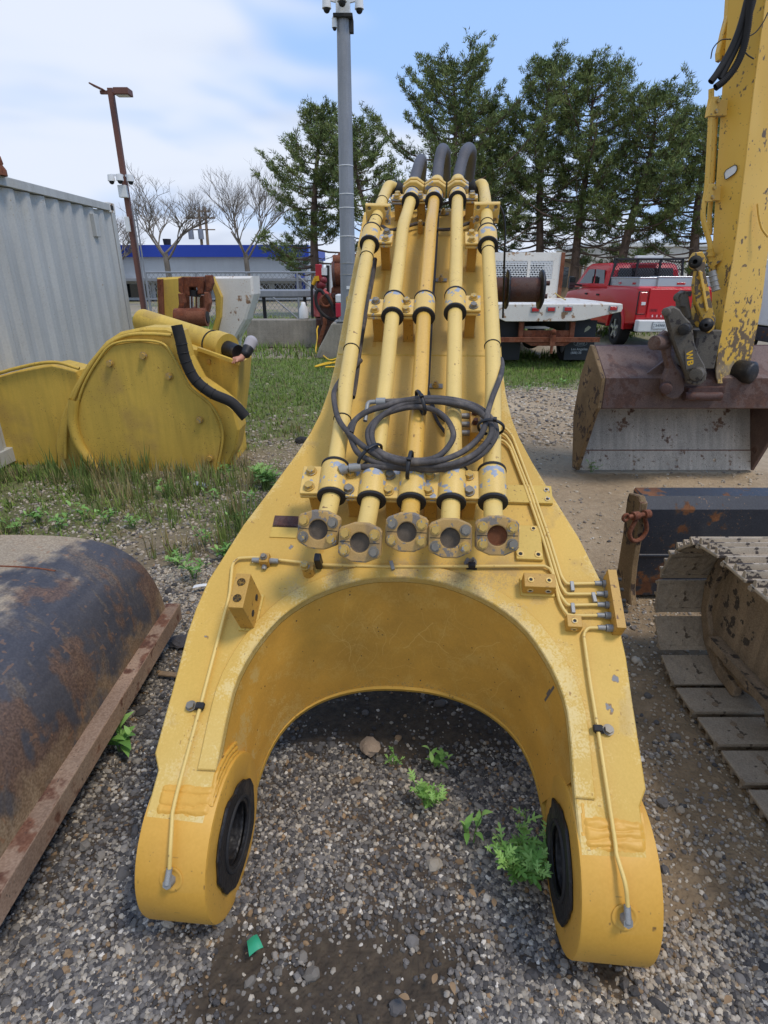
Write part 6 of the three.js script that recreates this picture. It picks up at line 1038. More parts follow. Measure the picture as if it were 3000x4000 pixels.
// ---------------------------------------------------------------- things behind the pole
{
  const zp = crop(1150, 1000, 4.1475), z = 15;
  const A = (x, y, d = z) => atZ(zp(x, y), d);
  const a = thing('ripper_attachment', 'dark brown rusted ripper coupler with round tubes and shank behind the pole', 'machine attachment', [A(700, 800).x, 0, -z]);
  const loc = g => g.translate(-a.position.x, 0, z), sl = (l, d = z, t = .4) => loc(slab(l.map(p => zp(...p)), d, t, .015));
  mk('upper_plate', sl([[690, 0], [715, -60], [860, -60], [1100, -20], [1120, 200], [1040, 430], [700, 430], [640, 340], [690, 230]], z, .1), M.rust, a);
  mk('pivot_tube', loc(rod(A(625, 78), A(900, 72), .13, .13, 20)), M.rust, a); mk('pivot_tube', loc(rod(A(622, 300, z - .1), A(900, 285, z - .1), .25, .25, 24)), M.rust, a); mk('tube_collar', loc(rod(A(620, 300, z - .1), A(665, 298, z - .1), .29, .29, 24)), M.rustDark, a);
  mk('base_body', sl([[640, 480], [1000, 460], [1040, 780], [395, 790], [390, 700], [470, 660], [590, 640], [600, 520]], z - .1, .6), M.rust, a);
  for (const x of [690, 770, 850]) mk('wear_lug', loc(bx(.2, .12, .2, A(x, 640).x, A(x, 640).y, -z + .15, .02)), M.rustDark, a);
  mk('lower_body', sl([[395, 800], [900, 790], [700, 960], [560, 1120], [430, 1120]], z, .4), M.rustDark, a);
  mk('ripper_shank', sl([[455, 1000], [520, 1000], [520, 1110], [395, 1540], [335, 1500], [460, 1100]], z - .25, .12), M.rust, a);
  mk('support_leg', sl([[350, 1020], [430, 1020], [430, 1500], [350, 1500]], z + .1, .2), M.rustDark, a);
  mk('shackle_ring', loc(new THREE.TorusGeometry(.13, .035, 8, 20).translate(A(530, 700).x, A(530, 720).y, -z + .25)), M.rust, a);
  // red fuel tank with nozzle and filters
  const f = thing('fuel_tank', 'faded red fuel tank with yellow nozzle and black hose', 'fuel tank', [A(400, 800, 15.8).x, 0, -15.8]);
  const fl = g => flat(g).map(q => q.translate(-f.position.x, 0, 15.8));
  const redF = surf({ base: [176, 62, 62], tile: 1.2, drift: .1, dust: [196, 150, 146], dustAmt: .8, dustFrom: .44, grain: 8, rough: .7, seed: 60, size: 256 });
  mk('tank_shell', fl(slab([[300, 720], [320, 600], [380, 545], [480, 540], [560, 600], [560, 980], [480, 1040], [360, 1030], [300, 960]].map(p => zp(...p)), 15.8, 1.2, .05)), redF, f);
  mk('tank_foot', bx(.6, .9, 1.0, .2, .25, -.5), M.rustDark, f);
  mk('nozzle', fl([rod(A(300, 465, 15.6), A(345, 370, 15.6), .045, .06, 10), bar(A(330, 370, 15.6), A(400, 360, 15.6), .1, .12)]), plain(0xd8a51c, .5), f);
  mk('filter_box', fl(bx(.16, .36, .2, A(398, 258, 15.7).x, A(398, 258, 15.7).y, -15.7, .02)), plain(0xa8202a, .5), f);
  mk('filter_canister', fl(rod(A(463, 310, 15.7), A(463, 195, 15.7), .1, .1, 16)), M.whitePlain, f); mk('filter_canister', fl(rod(A(505, 310, 15.8), A(505, 190, 15.8), .04, .04, 12)), M.whitePlain, f);
  mk('pump', fl([new THREE.SphereGeometry(.12, 14, 10).translate(A(455, 395, 15.7).x, A(455, 395, 15.7).y, -15.7), new THREE.SphereGeometry(.13, 14, 10).translate(A(430, 465, 15.7).x, A(430, 465, 15.7).y, -15.7)]), plain(0x7a2a30, .5), f);
  mk('pump_stand', fl([rod(A(540, 150, 15.9), A(545, 620, 15.9), .04, .04, 10), bar(A(440, 330, 15.9), A(550, 330, 15.9), .06, .12)]), M.dark, f); mk('stand_tube', fl(rod(A(572, 150, 16), A(575, 600, 16), .07, .07, 12)), M.whitePlain, f);
  mk('fuel_hose', fl(spline([[395, 360], [330, 420], [285, 500], [285, 700], [290, 860], [295, 1000]].map(p => A(...p, 15.6)), .035, 40, 8)), M.rubber, f);
  mk('fuel_hose', fl(spline([[480, 620], [430, 560], [370, 570], [345, 660], [360, 780], [430, 910], [540, 1000], [660, 1040], [690, 1000], [640, 860], [560, 700], [500, 620]].map(p => A(...p, 14.4)), .04, 90, 8)), M.rubber, f);
  const ck = thing('cool_box', 'red and white cool box on the concrete behind the pole', 'cool box', [A(790, 900, 14.2).x, A(700, 985, 14.2).y, -14.2]); const wC = A(890, 900, 14.2).x - A(672, 900, 14.2).x;
  mk('box_body', bx(wC, .32, .5, 0, .16, 0, .03), plain(0xb4233a, .5), ck); mk('box_lid', bx(wC * .97, .18, .5, 0, .41, 0, .03), M.white, ck);
  // stained concrete wall
  solo('concrete_wall', (() => { const a0 = atZ([960, 1250], 15.4), a1 = atZ([1236, 1250], 15.4); const g = [bx(a1.x - a0.x, a1.y + .05, .5, (a0.x + a1.x) / 2, a1.y / 2 - .02, -15.65, .02)]; return noisyGeo(new RoundedBoxGeometry(a1.x - a0.x, a1.y + .05, .5, 8, .02).translate((a0.x + a1.x) / 2, a1.y / 2 - .02, -15.65), .03, 5); })(), M.concrete, 'low stained concrete wall beside the red fuel tank', 'wall');
  const sp = thing('white_jug', 'small white plastic jug on the low concrete wall', 'jug', [A(155, 985, 15.6).x, atZ([1236, 1250], 15.4).y, -15.6]); mk('jug_body', lathe([[0, 0], [.11, 0], [.12, .05], [.12, .25], [.06, .36], [.05, .42], [0, .43]], 16), M.white, sp);
  const tk = thing('grey_tool_box', 'light grey equipment box on black legs by the fence', 'equipment box', [A(60, 610, 16.5).x, 0, -16.5]); const by = A(60, 660, 16.5).y, bh = A(60, 545, 16.5).y - by; mk('box_body', bx(1.5, bh, .8, -.35, by + bh / 2, 0, .03), M.galv, tk); for (const x of [.2, -.9]) mk('leg', bx(.08, by, .08, x, by / 2, .2), M.black, tk);
  // yellow cord on the grass
  const G = (x, y, h = .05) => atY(zp(x, y), h);
  solo('extension_cord', [spline([A(385, 1135, 14.4), A(365, 1200, 14.3), A(370, 1330, 14.0), G(350, 1552, .12), G(430, 1580), G(500, 1640), G(590, 1685), G(760, 1640), G(640, 1720), G(480, 1760), G(330, 1795), G(420, 1760), G(560, 1725), G(700, 1745), G(780, 1790), G(640, 1795), G(500, 1800)], .016, 160, 6)], plain(0xdcae1e, .6), 'thin yellow cord lying tangled on the grass by the concrete block', 'cord');
}
// fence behind
{
  const f = thing('chain_link_fence', 'galvanised chain link fence with pipe posts before the blue building', 'fence', [-4, 0, -22]);
  for (let i = 0; i < 7; i++) mk('fence_post', rod(V(-4.5 + i * 1.8, 0, 0), V(-4.5 + i * 1.8, 1.8, 0), .04, .04, 8), M.galv, f); mk('top_rail', rod(V(-4.5, 1.8, 0), V(6.3, 1.8, 0), .03, .03, 8), M.galv, f); mk('mid_rail', rod(V(-4.5, .9, 0), V(6.3, .9, 0), .025, .025, 8), M.galv, f);
  for (let i = 0; i < 3; i++) mk('brace', rod(V(-2.7 + i * 1.8, 1.7, 0), V(-.9 + i * 1.8, .2, 0), .025, .025, 8), M.galv, f);
  mk('wire_mesh', lattice(10.8, 1.75, .16, .012, .9, .92), M.galv, f).userData.kind = 'stuff';
}
// ================================================================ BUILDINGS
{
  const bl = thing('service_building', 'long grey building with a bright blue fascia band', 'building', [-13, 0, -50]);
  const Z = 45, y = p => atZ([800, p], Z).y; const x0 = -27, x1 = atZ([1198, 980], Z).x, w = x1 - x0, cx = (x0 + x1) / 2 + 13; const top = y(957), b1 = y(1004), b2 = y(1092);
  const greyW = surf({ base: [186, 190, 192], tile: 4, drift: .04, streak: .02, grain: 4, rough: .7, seed: 61, size: 256 });
  mk('wall', bx(w, b1, 12, cx, b1 / 2, -1.1), greyW, bl); mk('fascia_band', bx(w + .3, top - b1, 12.6, cx, (top + b1) / 2, -1.1), M.blue, bl);
  const lb = atZ([1240, 980], Z).x; mk('sign_end', bx(lb - x1 - .2, top - b1 - .1, .6, (lb + x1) / 2 + 13, (top + b1) / 2, 4.8), plain(0x9db9e6, .5), bl);
  mk('canopy', bx(w, .22, 1.6, cx, b2, 5.6, .03), M.galv, bl);
  for (let k = 0; k < 10; k++) { const x = x1 + 13 - 1.6 - k * 2.2; const o = mk('window', bx(1.8, b2 - .5, .08, x, (b2 - .3) / 2 + .1, 4.92), M.glass, bl); mk('mullion', bx(.08, b2 - .4, .12, x + .95, (b2 - .3) / 2 + .1, 4.93), greyW, o); }
  for (const x of [.35, .8]) mk('blue_panel', bx(.24, 1.6, .1, x1 + 13 - x, 1.1, 4.98), M.blue, bl);
  mk('roof_vent', [rod(V(-3.2, top, 3), V(-3.2, top + .5, 3), .25, .3, 12)], M.dark, bl);
  const wh = thing('warehouse', 'long off white warehouse wall behind the pines', 'building', [26, 0, -46]);
  const wt = atZ([2500, 962], 42).y; const cream = surf({ base: [206, 202, 192], tile: 5, drift: .04, streak: .03, grain: 4, rough: .8, seed: 62, size: 256 });
  const xa = atZ([2300, 1000], 42).x; mk('wall', bx(30, wt, 8, xa + 15 - 26, wt / 2, 0), cream, wh); mk('parapet', bx(30.3, .25, 8.3, xa + 15 - 26, wt + .1, 0), M.whitePlain, wh); for (let k = 0; k < 5; k++) mk('loading_door', bx(3, 2.4, .1, xa + 3 + k * 5.5 - 26, 1.2, 4.03), M.galv, wh);
  const br = thing('brick_building', 'low tan brown building between pine trunks and truck rack', 'building', [11, 0, -40]); const bt = atZ([2250, 1010], 36).y; const xb0 = atZ([2160, 1050], 36).x, xb1 = atZ([2288, 1050], 36).x;
  const tan = surf({ base: [150, 128, 104], tile: 3, drift: .07, streak: .04, grain: 6, rough: .9, seed: 63, size: 256 });
  mk('wall', bx(xb1 - xb0, bt, 8, (xb0 + xb1) / 2 - 11, bt / 2, 0), tan, br); mk('roof_edge', bx(xb1 - xb0 + .2, .15, 8.2, (xb0 + xb1) / 2 - 11, bt + .06, 0), M.whitePlain, br); mk('window', bx(.7, 1.1, .1, (xb0 + xb1) / 2 - 11 - .4, 1.6, 4.03), M.glass, br); mk('pipe_run', rod(V(xb1 - 11 - .2, 0, 4.1), V(xb1 - 11 - .2, bt, 4.1), .06, .06, 8), M.whitePlain, br);
}
// utility poles
for (const [px, i] of [[776, 0], [800, 1]]) {
  const Z = 62, b = atZ([px + 12, 1000], Z), top = atZ([px, 810], Z); const p = thing('utility_pole', i ? 'wooden utility pole with transformer can on its left and thin crossarms' : 'wooden utility pole with grey transformer box and wide crossarm', 'utility pole', [b.x, 0, -Z]);
  mk('pole_shaft', rod(V(0, 0, 0), V(top.x - b.x, top.y, 0), .17, .12, 10), M.wood, p); const y = atZ([px, i ? 825 : 852], Z).y; mk('crossarm', bx(i ? 1.3 : 2.9, .14, .12, i ? .1 : .3, y, .1), M.wood, p);
  for (const x of i ? [-.4, .6] : [-1, -.4, 1, 1.6]) mk('insulator', rod(V(x, y, .1), V(x, y + .28, .1), .05, .04, 8), M.galv, p);
  const ty = atZ([px, 915], Z).y; mk('transformer', rod(V(i ? -.4 : -.75, ty - .45, .2), V(i ? -.4 : -.75, ty + .45, .2), .26, .26, 14), M.galv, p); mk('lower_arm', bx(1.8, .1, .1, .1, ty + .4, .05), M.wood, p);
}

// ================================================================ TREES
const pineMat = new THREE.MeshPhysicalMaterial({ color: 0xffffff, vertexColors: true, roughness: .85, side: THREE.DoubleSide });
function taperTube(pts, r0, r1, rad = 5) { // polyline of points with tapering radius
  const n = pts.length, pos = [], idx = [], nor = []; let u = V(1, 0, 0);
  for (let i = 0; i < n; i++) { const t = V().subVectors(pts[Math.min(i + 1, n - 1)], pts[Math.max(i - 1, 0)]).normalize(); u = u.clone().addScaledVector(t, -u.dot(t)); if (u.lengthSq() < 1e-4) u = V(0, 0, 1).addScaledVector(t, -t.z); u.normalize(); const v = V().crossVectors(t, u), r = mix(r0, r1, i / (n - 1)); for (let k = 0; k < rad; k++) { const a = k / rad * 2 * Math.PI, d = u.clone().multiplyScalar(Math.cos(a)).addScaledVector(v, Math.sin(a)); pos.push(pts[i].x + d.x * r, pts[i].y + d.y * r, pts[i].z + d.z * r); nor.push(d.x, d.y, d.z); } }
  for (let i = 0; i < n - 1; i++) for (let k = 0; k < rad; k++) { const a = i * rad + k, b = i * rad + (k + 1) % rad; idx.push(a, b, a + rad, b, b + rad, a + rad); }
  const g = new THREE.BufferGeometry(); g.setAttribute('position', new THREE.Float32BufferAttribute(pos, 3)); g.setAttribute('normal', new THREE.Float32BufferAttribute(nor, 3)); g.setIndex(idx); return g;
}
function pine(label, px, topPx, Z, halfW, seed, o = {}) {
  const r = rng(seed), base = atZ([px, 1100], Z), H = atZ(topPx, Z).y * (o.hs ?? .92), topX = atZ(topPx, Z).x - base.x;
  const t = thing('pine_tree', label, 'tree', [base.x, 0, -Z], 0, 'pines behind the yard');
  const sway = (o.sway ?? .25), ph = r() * 6;
  const trunkAt = y => V(topX * Math.pow(y / H, 1.1) + Math.sin(y * .55 + ph) * sway * (y / H), y, Math.cos(y * .4 + ph) * sway * .5);
  const tp = Array.from({ length: 18 }, (_, i) => trunkAt(H * .97 * i / 17));
  mk('trunk', taperTube(tp, o.tr ?? .26, .03, 9), M.bark, t);
  const wood = [], tuft = [], W = atZ([1500 + halfW, 600], Z).x * 1.6, start = o.start ?? .2, n = Math.round((o.n ?? 70) * 1.08);
  const put = (p, dir, s) => tuft.push([p, dir, s]);
  for (let i = 0; i < n; i++) {
    const f = start + (1 - start) * Math.pow(i / n, .92), y = H * f; if (y > H * .97) break;
    const prof = o.prof ? o.prof(f) : Math.pow(1 - f, .62) * sst(start - .05, start + .22, f) * 1.0 + .06;
    const len = W * prof * (.5 + r() * .6) * (r() < .15 ? .5 : r() < .2 ? 1.35 : 1), a = i * 2.39996 + r() * .8;
    const dx = Math.cos(a), dz = Math.sin(a), rise = mix(-.15, .5, f) + (r() - .45) * .4;
    const p0 = trunkAt(y), pts = []; const m = 6;
    for (let k = 0; k <= m; k++) { const q = k / m; pts.push(V(p0.x + dx * len * q + (r() - .5) * .12 * q, p0.y + len * (rise * q * .55 + .35 * q * q * (.4 + f) - .1 * Math.sin(q * 3)), p0.z + dz * len * q + (r() - .5) * .12 * q)); }
    wood.push(taperTube(pts, .014 + len * .012, .006, 4));
    const bare = (f < start + .16 && r() < .6) || (f < .55 && r() < .2); if (bare) { for (let k = 0; k < 3; k++) { const s = pts[2 + k], e = s.clone().add(V((r() - .5) * 1.2, (r() - .6) * .5, (r() - .5) * 1.2)); wood.push(taperTube([s, s.clone().lerp(e, .5).add(V(0, .08, 0)), e], .012, .004, 3)); } continue; }
    const subs = Math.ceil(4 + len * 3.4);
    for (let k = 0; k < subs; k++) {
      const q = .38 + .62 * (k + r()) / subs, j = Math.min(m - 1, Math.floor(q * m)), s = pts[j].clone().lerp(pts[j + 1], q * m - j);
      const sl = (.28 + r() * .5) * (1.15 - q * .55) * Math.min(1, .5 + len * .3), sa = a + (r() < .5 ? 1 : -1) * (.5 + r() * .8), e = s.clone().add(V(Math.cos(sa) * sl, sl * (.1 + r() * .45 + f * .25), Math.sin(sa) * sl));
      wood.push(taperTube([s, s.clone().lerp(e, .55).add(V(0, -.02, 0)), e], .011, .005, 3));
      const c = 2 + Math.floor(sl * 8); for (let h = 0; h < c; h++) { const w = (h + .8) / c, p = s.clone().lerp(e, w); put(p.add(V((r() - .5) * .26, (r() - .3) * .2, (r() - .5) * .26)), V(Math.cos(sa), .9 + f * .5, Math.sin(sa)).normalize(), .14 + r() * .08); }
    }
    put(pts[m], V(dx * .6, 1, dz * .6).normalize(), .24);
  }
  for (let k = 0; k < 14; k++) put(trunkAt(H * (.93 + .07 * k / 14)).add(V((r() - .5) * .25 * (1 - k / 14), 0, (r() - .5) * .25 * (1 - k / 14))), V(0, 1, 0), .2);
  const per = 11, pos = new Float32Array(tuft.length * per * 9), col = new Float32Array(tuft.length * per * 9); let w = 0;
  for (const [p, d, s] of tuft) {
    const tone = .62 + r() * .75, warm = r();
    for (let k = 0; k < per; k++) {
      const v = V(r() - .5, r() - .5, r() - .5).normalize().multiplyScalar(.95).add(d).normalize(), sd = V().crossVectors(v, V(r() - .5, r() - .5, r() - .5)).normalize().multiplyScalar(s * .10), l = s * (.55 + r() * .55), b = p;
      const ox = (r() - .5) * s * .95, oy = (r() - .5) * s * .7, oz = (r() - .5) * s * .95;
      pos.set([b.x + ox - sd.x, b.y + oy - sd.y, b.z + oz - sd.z, b.x + ox + sd.x, b.y + oy + sd.y, b.z + oz + sd.z, b.x + ox + v.x * l, b.y + oy + v.y * l, b.z + oz + v.z * l], w);
      const c = [mix(.11, .18, warm) * tone, mix(.165, .21, warm) * tone, mix(.055, .055, warm) * tone]; for (let q = 0; q < 3; q++) col.set(c, w + q * 3); w += 9;
    }
  }
  mk('branches', wood, M.bark, t);
  const g = new THREE.BufferGeometry(); g.setAttribute('position', new THREE.BufferAttribute(pos, 3)); g.setAttribute('color', new THREE.BufferAttribute(col, 3)); g.computeVertexNormals(); g.setAttribute('uv', new THREE.BufferAttribute(new Float32Array(pos.length / 3 * 2), 2));
  const cr = new THREE.Mesh(g, pineMat); cr.name = 'crown'; cr.castShadow = cr.receiveShadow = true; t.add(cr);
}
pine('pine tree with a straight trunk and open crown, left of the grey camera pole', 1228, [1236, 335], 28, 250, 11, { n: 66, start: .17, prof: f => (f < .5 ? .62 + .38 * Math.sin(f * 9) : 1 - f) * .95 + .05 });
pine('crooked pine showing bare branches just right of the grey camera pole', 1500, [1440, 425], 27, 210, 12, { n: 58, start: .3, sway: .9, tr: .24 });
pine('tallest dense pine behind the boom hoses', 1790, [1755, 140], 30, 250, 13, { n: 100, start: .22, prof: f => Math.pow(1 - f, .5) * .95 + .06 });
pine('narrow pine close against the tallest pine behind the boom', 1960, [1900, 330], 31, 170, 14, { n: 70, start: .2 });
pine('slim tall pine behind the white truck rack', 2110, [2150, 128], 31, 190, 15, { n: 90, start: .26, prof: f => Math.pow(1 - f, .55) + .06 });
pine('tall pine with a dark straight trunk between white truck rack and red pickup', 2250, [2320, 150], 30, 210, 16, { n: 90, start: .22, prof: f => Math.pow(1 - f, .55) + .06 });
pine('pine with a forked leaning trunk above the red pickup cab', 2425, [2545, 285], 29, 220, 17, { n: 84, start: .2, sway: .5, tr: .28, prof: f => Math.pow(1 - f, .5) + .05 });
pine('broad pine half hidden by the upright yellow excavator arm', 2720, [2790, 350], 28, 240, 18, { n: 84, start: .16, tr: .3 });
function bareTree(label, px, topPx, Z, spread, seed, o = {}) {
  const r = rng(seed), base = atZ([px, 1060], Z), H = atZ(topPx, Z).y; const t = thing('bare_tree', label, 'tree', [base.x, 0, -Z], 0, 'leafless trees behind the container');
  const wood = [], twig = []; const fork = H * (o.fork ?? .33);
  const grow = (p, d, len, rad, lvl) => {
    const m = 4, pts = [p.clone()]; let q = p.clone(), dir = d.clone();
    for (let k = 0; k < m; k++) { dir.add(V((r() - .5) * .34, (r() - .35) * .22, (r() - .5) * .34)).normalize(); q = q.clone().addScaledVector(dir, len / m); pts.push(q); }
    (lvl < 3 ? wood : twig).push(taperTube(pts, rad, rad * .6, lvl < 2 ? 6 : 3));
    if (lvl >= 6 || rad < .0028) return; const c = lvl < 2 ? 4 : 3;
    for (let k = 0; k < c; k++) { const s = pts[lvl === 0 ? m : Math.max(1, m - Math.floor(r() * 3))], a = r() * 6.28, sp = (o.open ?? .75) * (lvl === 0 ? .9 : .8); const nd = dir.clone().add(V(Math.cos(a) * sp * 1.25, (r() - .28) * .5, Math.sin(a) * sp)).normalize(); grow(s, nd, len * (.62 + r() * .2), rad * (.56 + r() * .1), lvl + 1); }
  };
  const tr = taperTube([V(0, 0, 0), V(.05, fork * .5, 0), V(0, fork, 0)], o.tr ?? .2, (o.tr ?? .2) * .8, 9); mk('trunk', tr, M.barkBare, t);
  for (let k = 0; k < 4; k++) { const a = k * 1.7 + r(); grow(V(0, fork * (.85 + .05 * k), 0), V(Math.cos(a) * .9, .75, Math.sin(a) * .6).normalize(), H * .25 * spread, (o.tr ?? .2) * .38, 1); }
  mk('branches', wood, M.barkBare, t); mk('twigs', twig, M.barkBare, t);
}
bareTree('round leafless tree right of the brown lamp post', 655, [655, 600], 38, .84, 21, { tr: .2, fork: .36 });
bareTree('pale leafless tree with two leaning stems beside the left pine', 965, [965, 560], 40, .88, 22, { tr: .19, fork: .33, open: .62 });
bareTree('thin leafless tree showing above the container end', 440, [430, 700], 44, .75, 23, { tr: .16, fork: .3 });

// ================================================================ WEEDS AND LITTER
const leafMat = [['#7cab4e', .7], ['#68983f', .75], ['#93bd62', .7]].map(([c, r]) => new THREE.MeshPhysicalMaterial({ color: new THREE.Color(c), roughness: r, side: THREE.DoubleSide, transmission: .25, thickness: 0 }));
const stemMat = plain(0x5c7a3c, .8);
// deeply lobed leaf, 1 long, lying along +z, arched
function lobedLeaf(lobes, seed) {
  const r = rng(seed), L = [], R = []; const n = lobes;
  L.push([.02, 0]);
  for (let i = 0; i < n; i++) { const y = .22 + i / n * .6, w = (.36 - Math.abs(i / n - .45) * .28) * (.85 + r() * .3); L.push([.05, y - .03], [w * .55, y + .02], [w * .62, y + .07], [w, y + .16 + r() * .05], [w * .74, y + .17], [w * .5, y + .16], [.06, y + .1]); }
  L.push([.09, .88], [.05, .95], [0, 1.02]);
  const pts = [...L, ...L.slice(0, -1).reverse().map(([a, b]) => [-a, b])];
  const g = new THREE.ShapeGeometry(shp(pts)); const p = g.attributes.position; const q = [];
  for (let i = 0; i < p.count; i++) { const x = p.getX(i), y = p.getY(i); p.setXYZ(i, x, .30 * y - .42 * y * y + Math.abs(x) * .35 - x * x * .4, y); }
  g.computeVertexNormals(); return g;
}
function ovalLeaf() { const pts = []; for (let i = 0; i <= 8; i++) { const t = i / 8; pts.push([.19 * Math.sin(Math.PI * Math.pow(t, .8)), t]); } const g = new THREE.ShapeGeometry(shp([...pts, ...pts.slice(1, -1).reverse().map(([a, b]) => [-a, b])])); const p = g.attributes.position; for (let i = 0; i < p.count; i++) { const x = p.getX(i), y = p.getY(i); p.setXYZ(i, x, .35 * y - .5 * y * y + Math.abs(x) * .5, y); } g.computeVertexNormals(); return g; }
const leafG = [lobedLeaf(3, 1), lobedLeaf(3, 2), lobedLeaf(2, 3), ovalLeaf()].map(g => prep(g));
function weed(name, label, pos, o) {
  const { stems, h, leaf, per, kind = 'lobed', spread = .6, seed = 1, group } = o, r = rng(seed);
  const t = thing(name, label, 'plant', [pos.x, 0, pos.z], 0, group);
  for (let s = 0; s < stems; s++) {
    const a = s / stems * 6.28 + r(), lean = spread * (.25 + r() * .75) * (stems === 1 ? .3 : 1), H = h * (.55 + r() * .5);
    const at = k => V(Math.cos(a) * lean * H * k * k * 1.1 + Math.cos(a) * .01, H * k * (1 - .12 * k * lean), Math.sin(a) * lean * H * k * k * 1.1);
    mk('stem', taperTube([0, .3, .6, 1].map(at), .0032, .0014, 5), stemMat, t);
    for (let k = 0; k < per; k++) {
      const q = .22 + .78 * (k + .5) / per, p = at(q), la = a + k * 2.4 + r() * .7, sz = leaf * (.65 + r() * .55) * (q > .85 ? .8 : 1);
      const tone = leafMat[q > .8 ? 2 : Math.floor(r() * 2)]; const m = new THREE.Mesh(kind === 'oval' ? leafG[3] : leafG[Math.floor(r() * 3)], tone); m.name = 'leaf'; m.castShadow = m.receiveShadow = true;
      m.position.copy(p); m.scale.set(sz * 1.05, sz, sz); m.rotation.set(0, la, 0); m.rotateX(-(.25 + q * .55) + (r() - .5) * .5); m.rotateZ((r() - .5) * .5); t.add(m);
    }
  }
  return t;
}
const gp = (x, y) => atY([x, y], 0);
weed('mugwort', 'large bright green weed with deeply lobed leaves beside the right boom foot', gp(2040, 3440), { stems: 12, h: .165, leaf: .056, per: 12, spread: .95, seed: 3 });
weed('mugwort', 'medium lobed green weed standing in gravel under the arch', gp(1668, 3150), { stems: 5, h: .12, leaf: .05, per: 7, spread: .8, seed: 5 });
weed('slender_weed', 'thin upright weed with narrow leaves next to the large lobed weed', gp(1838, 3290), { stems: 2, h: .13, leaf: .05, per: 4, kind: 'oval', spread: .5, seed: 7 });
weed('slender_weed', 'leafy young weed in gravel beside the rusty lip bar', gp(475, 2935), { stems: 3, h: .14, leaf: .085, per: 5, kind: 'oval', spread: .6, seed: 8 });
weed('mugwort', 'bushy green weed left of the boom plate among sparse weeds', gp(1040, 1905), { stems: 8, h: .2, leaf: .1, per: 7, spread: .9, seed: 9 });
{
  const sm = [[1540, 2985], [1705, 2995], [2095, 2050], [985, 1960], [880, 1870], [950, 2050], [840, 1950], [800, 2130], [760, 2260], [1000, 1870], [690, 2210], [905, 1800], [2310, 1845], [2200, 1500], [2060, 1530], [330, 2030], [240, 2060], [150, 2040], [60, 2075], [420, 2040], [520, 2060], [760, 1900], [640, 1940], [880, 2180]];
  sm.forEach(([x, y], i) => weed('small_weed', y > 2300 ? 'tiny green seedling on the dark soil under the boom arch' : x > 2000 ? 'tiny green seedling on the bare dirt near the brown bucket' : x < 560 ? 'low leafy weed growing beyond the upturned rusty bucket' : 'small low weed in gravel between upturned bucket and boom', gp(x, y), { stems: 3 + i % 3, h: .05 + (i * 37 % 10) * .006 + (y < 2300 ? .05 : 0), leaf: .03 + (i * 13 % 7) * .003 + (y < 2300 ? .02 : 0), per: 4, kind: i % 2 ? 'oval' : 'lobed', spread: 1, seed: 20 + i, group: 'small weeds in the gravel' }));
}
// litter
const bentSheet = (w, l, bend, seed) => { const g = new THREE.BoxGeometry(w, .002, l, 8, 1, 6); const p = g.attributes.position; for (let i = 0; i < p.count; i++) { const x = p.getX(i), z = p.getZ(i); p.setY(i, p.getY(i) + bend * Math.sin(x / w * 3 + seed) + bend * .6 * Math.cos(z / l * 4)); p.setX(i, x * (1 + .3 * z / l)); } g.computeVertexNormals(); return g; };
{ const g = gp(995, 3708); solo('plastic_scrap', bentSheet(.034, .04, .006, 1).rotateY(.5).translate(g.x, .02, g.z), plain(0x2f9a72, .5), 'small torn green plastic scrap on dark soil in front of the arch', 'litter'); }
{ const g = gp(798, 2300); solo('plastic_scrap', bentSheet(.11, .03, .008, 2).rotateY(.3).translate(g.x, .02, g.z), M.white, 'thin white plastic strip on gravel beside the left plate edge', 'litter'); }
{ const g = gp(794, 1905); solo('paper_scrap', bentSheet(.12, .09, .015, 3).translate(g.x, .03, g.z), plain(0xb9bcc0, .8), 'crumpled pale grey paper scrap among weeds left of the boom', 'litter'); }
{ const g = gp(675, 2648); solo('wood_splinter', bx(.13, .012, .028, 0, 0, 0, .004).rotateY(-.15).translate(g.x, .018, g.z), M.wood, 'flat brown wood splinter lying between lip bar and boom', 'litter'); }
const rock = (x, y, s, c, label, seed) => { const g = gp(x, y), q = new THREE.IcosahedronGeometry(s, 2); const p = q.attributes.position; for (let i = 0; i < p.count; i++) { const a = V(p.getX(i), p.getY(i), p.getZ(i)), k = .55 + .9 * fbm(a.x / s * 1.2 + seed, a.y / s * 1.2 + a.z / s, 512, 3); p.setXYZ(i, a.x * k, a.y * k * .55, a.z * k); } q.computeVertexNormals(); solo('rock', q.translate(g.x, s * .22, g.z), surf({ base: c, tile: .2, drift: .15, grain: 14, rough: .95, seed, size: 128 }), label, 'rock'); };
rock(1447, 2922, .042, [150, 132, 112], 'pale brown rock on dark soil under the arch', 71);
rock(707, 2512, .05, [70, 68, 70], 'dark grey rock between lip bar and boom', 72);
rock(1180, 1725, .07, [44, 42, 40], 'black clod by the left edge of the boom', 74);
{ const r = rng(77); for (const [x, y] of [[1690, 3860], [1760, 3850], [1600, 3920], [1930, 3560], [1830, 3490], [2850, 3910]]) { const g = gp(x, y); const q = ovalLeaf().scale(.04, .03, .03).rotateY(r() * 6.3).translate(g.x, .018, g.z); solo('dry_leaf', q, new THREE.MeshStandardMaterial({ color: new THREE.Color('#8f7658'), roughness: .9, side: THREE.DoubleSide }), 'curled dry tan leaf lying on the gravel', 'leaf', 'dry leaves on the gravel'); } }

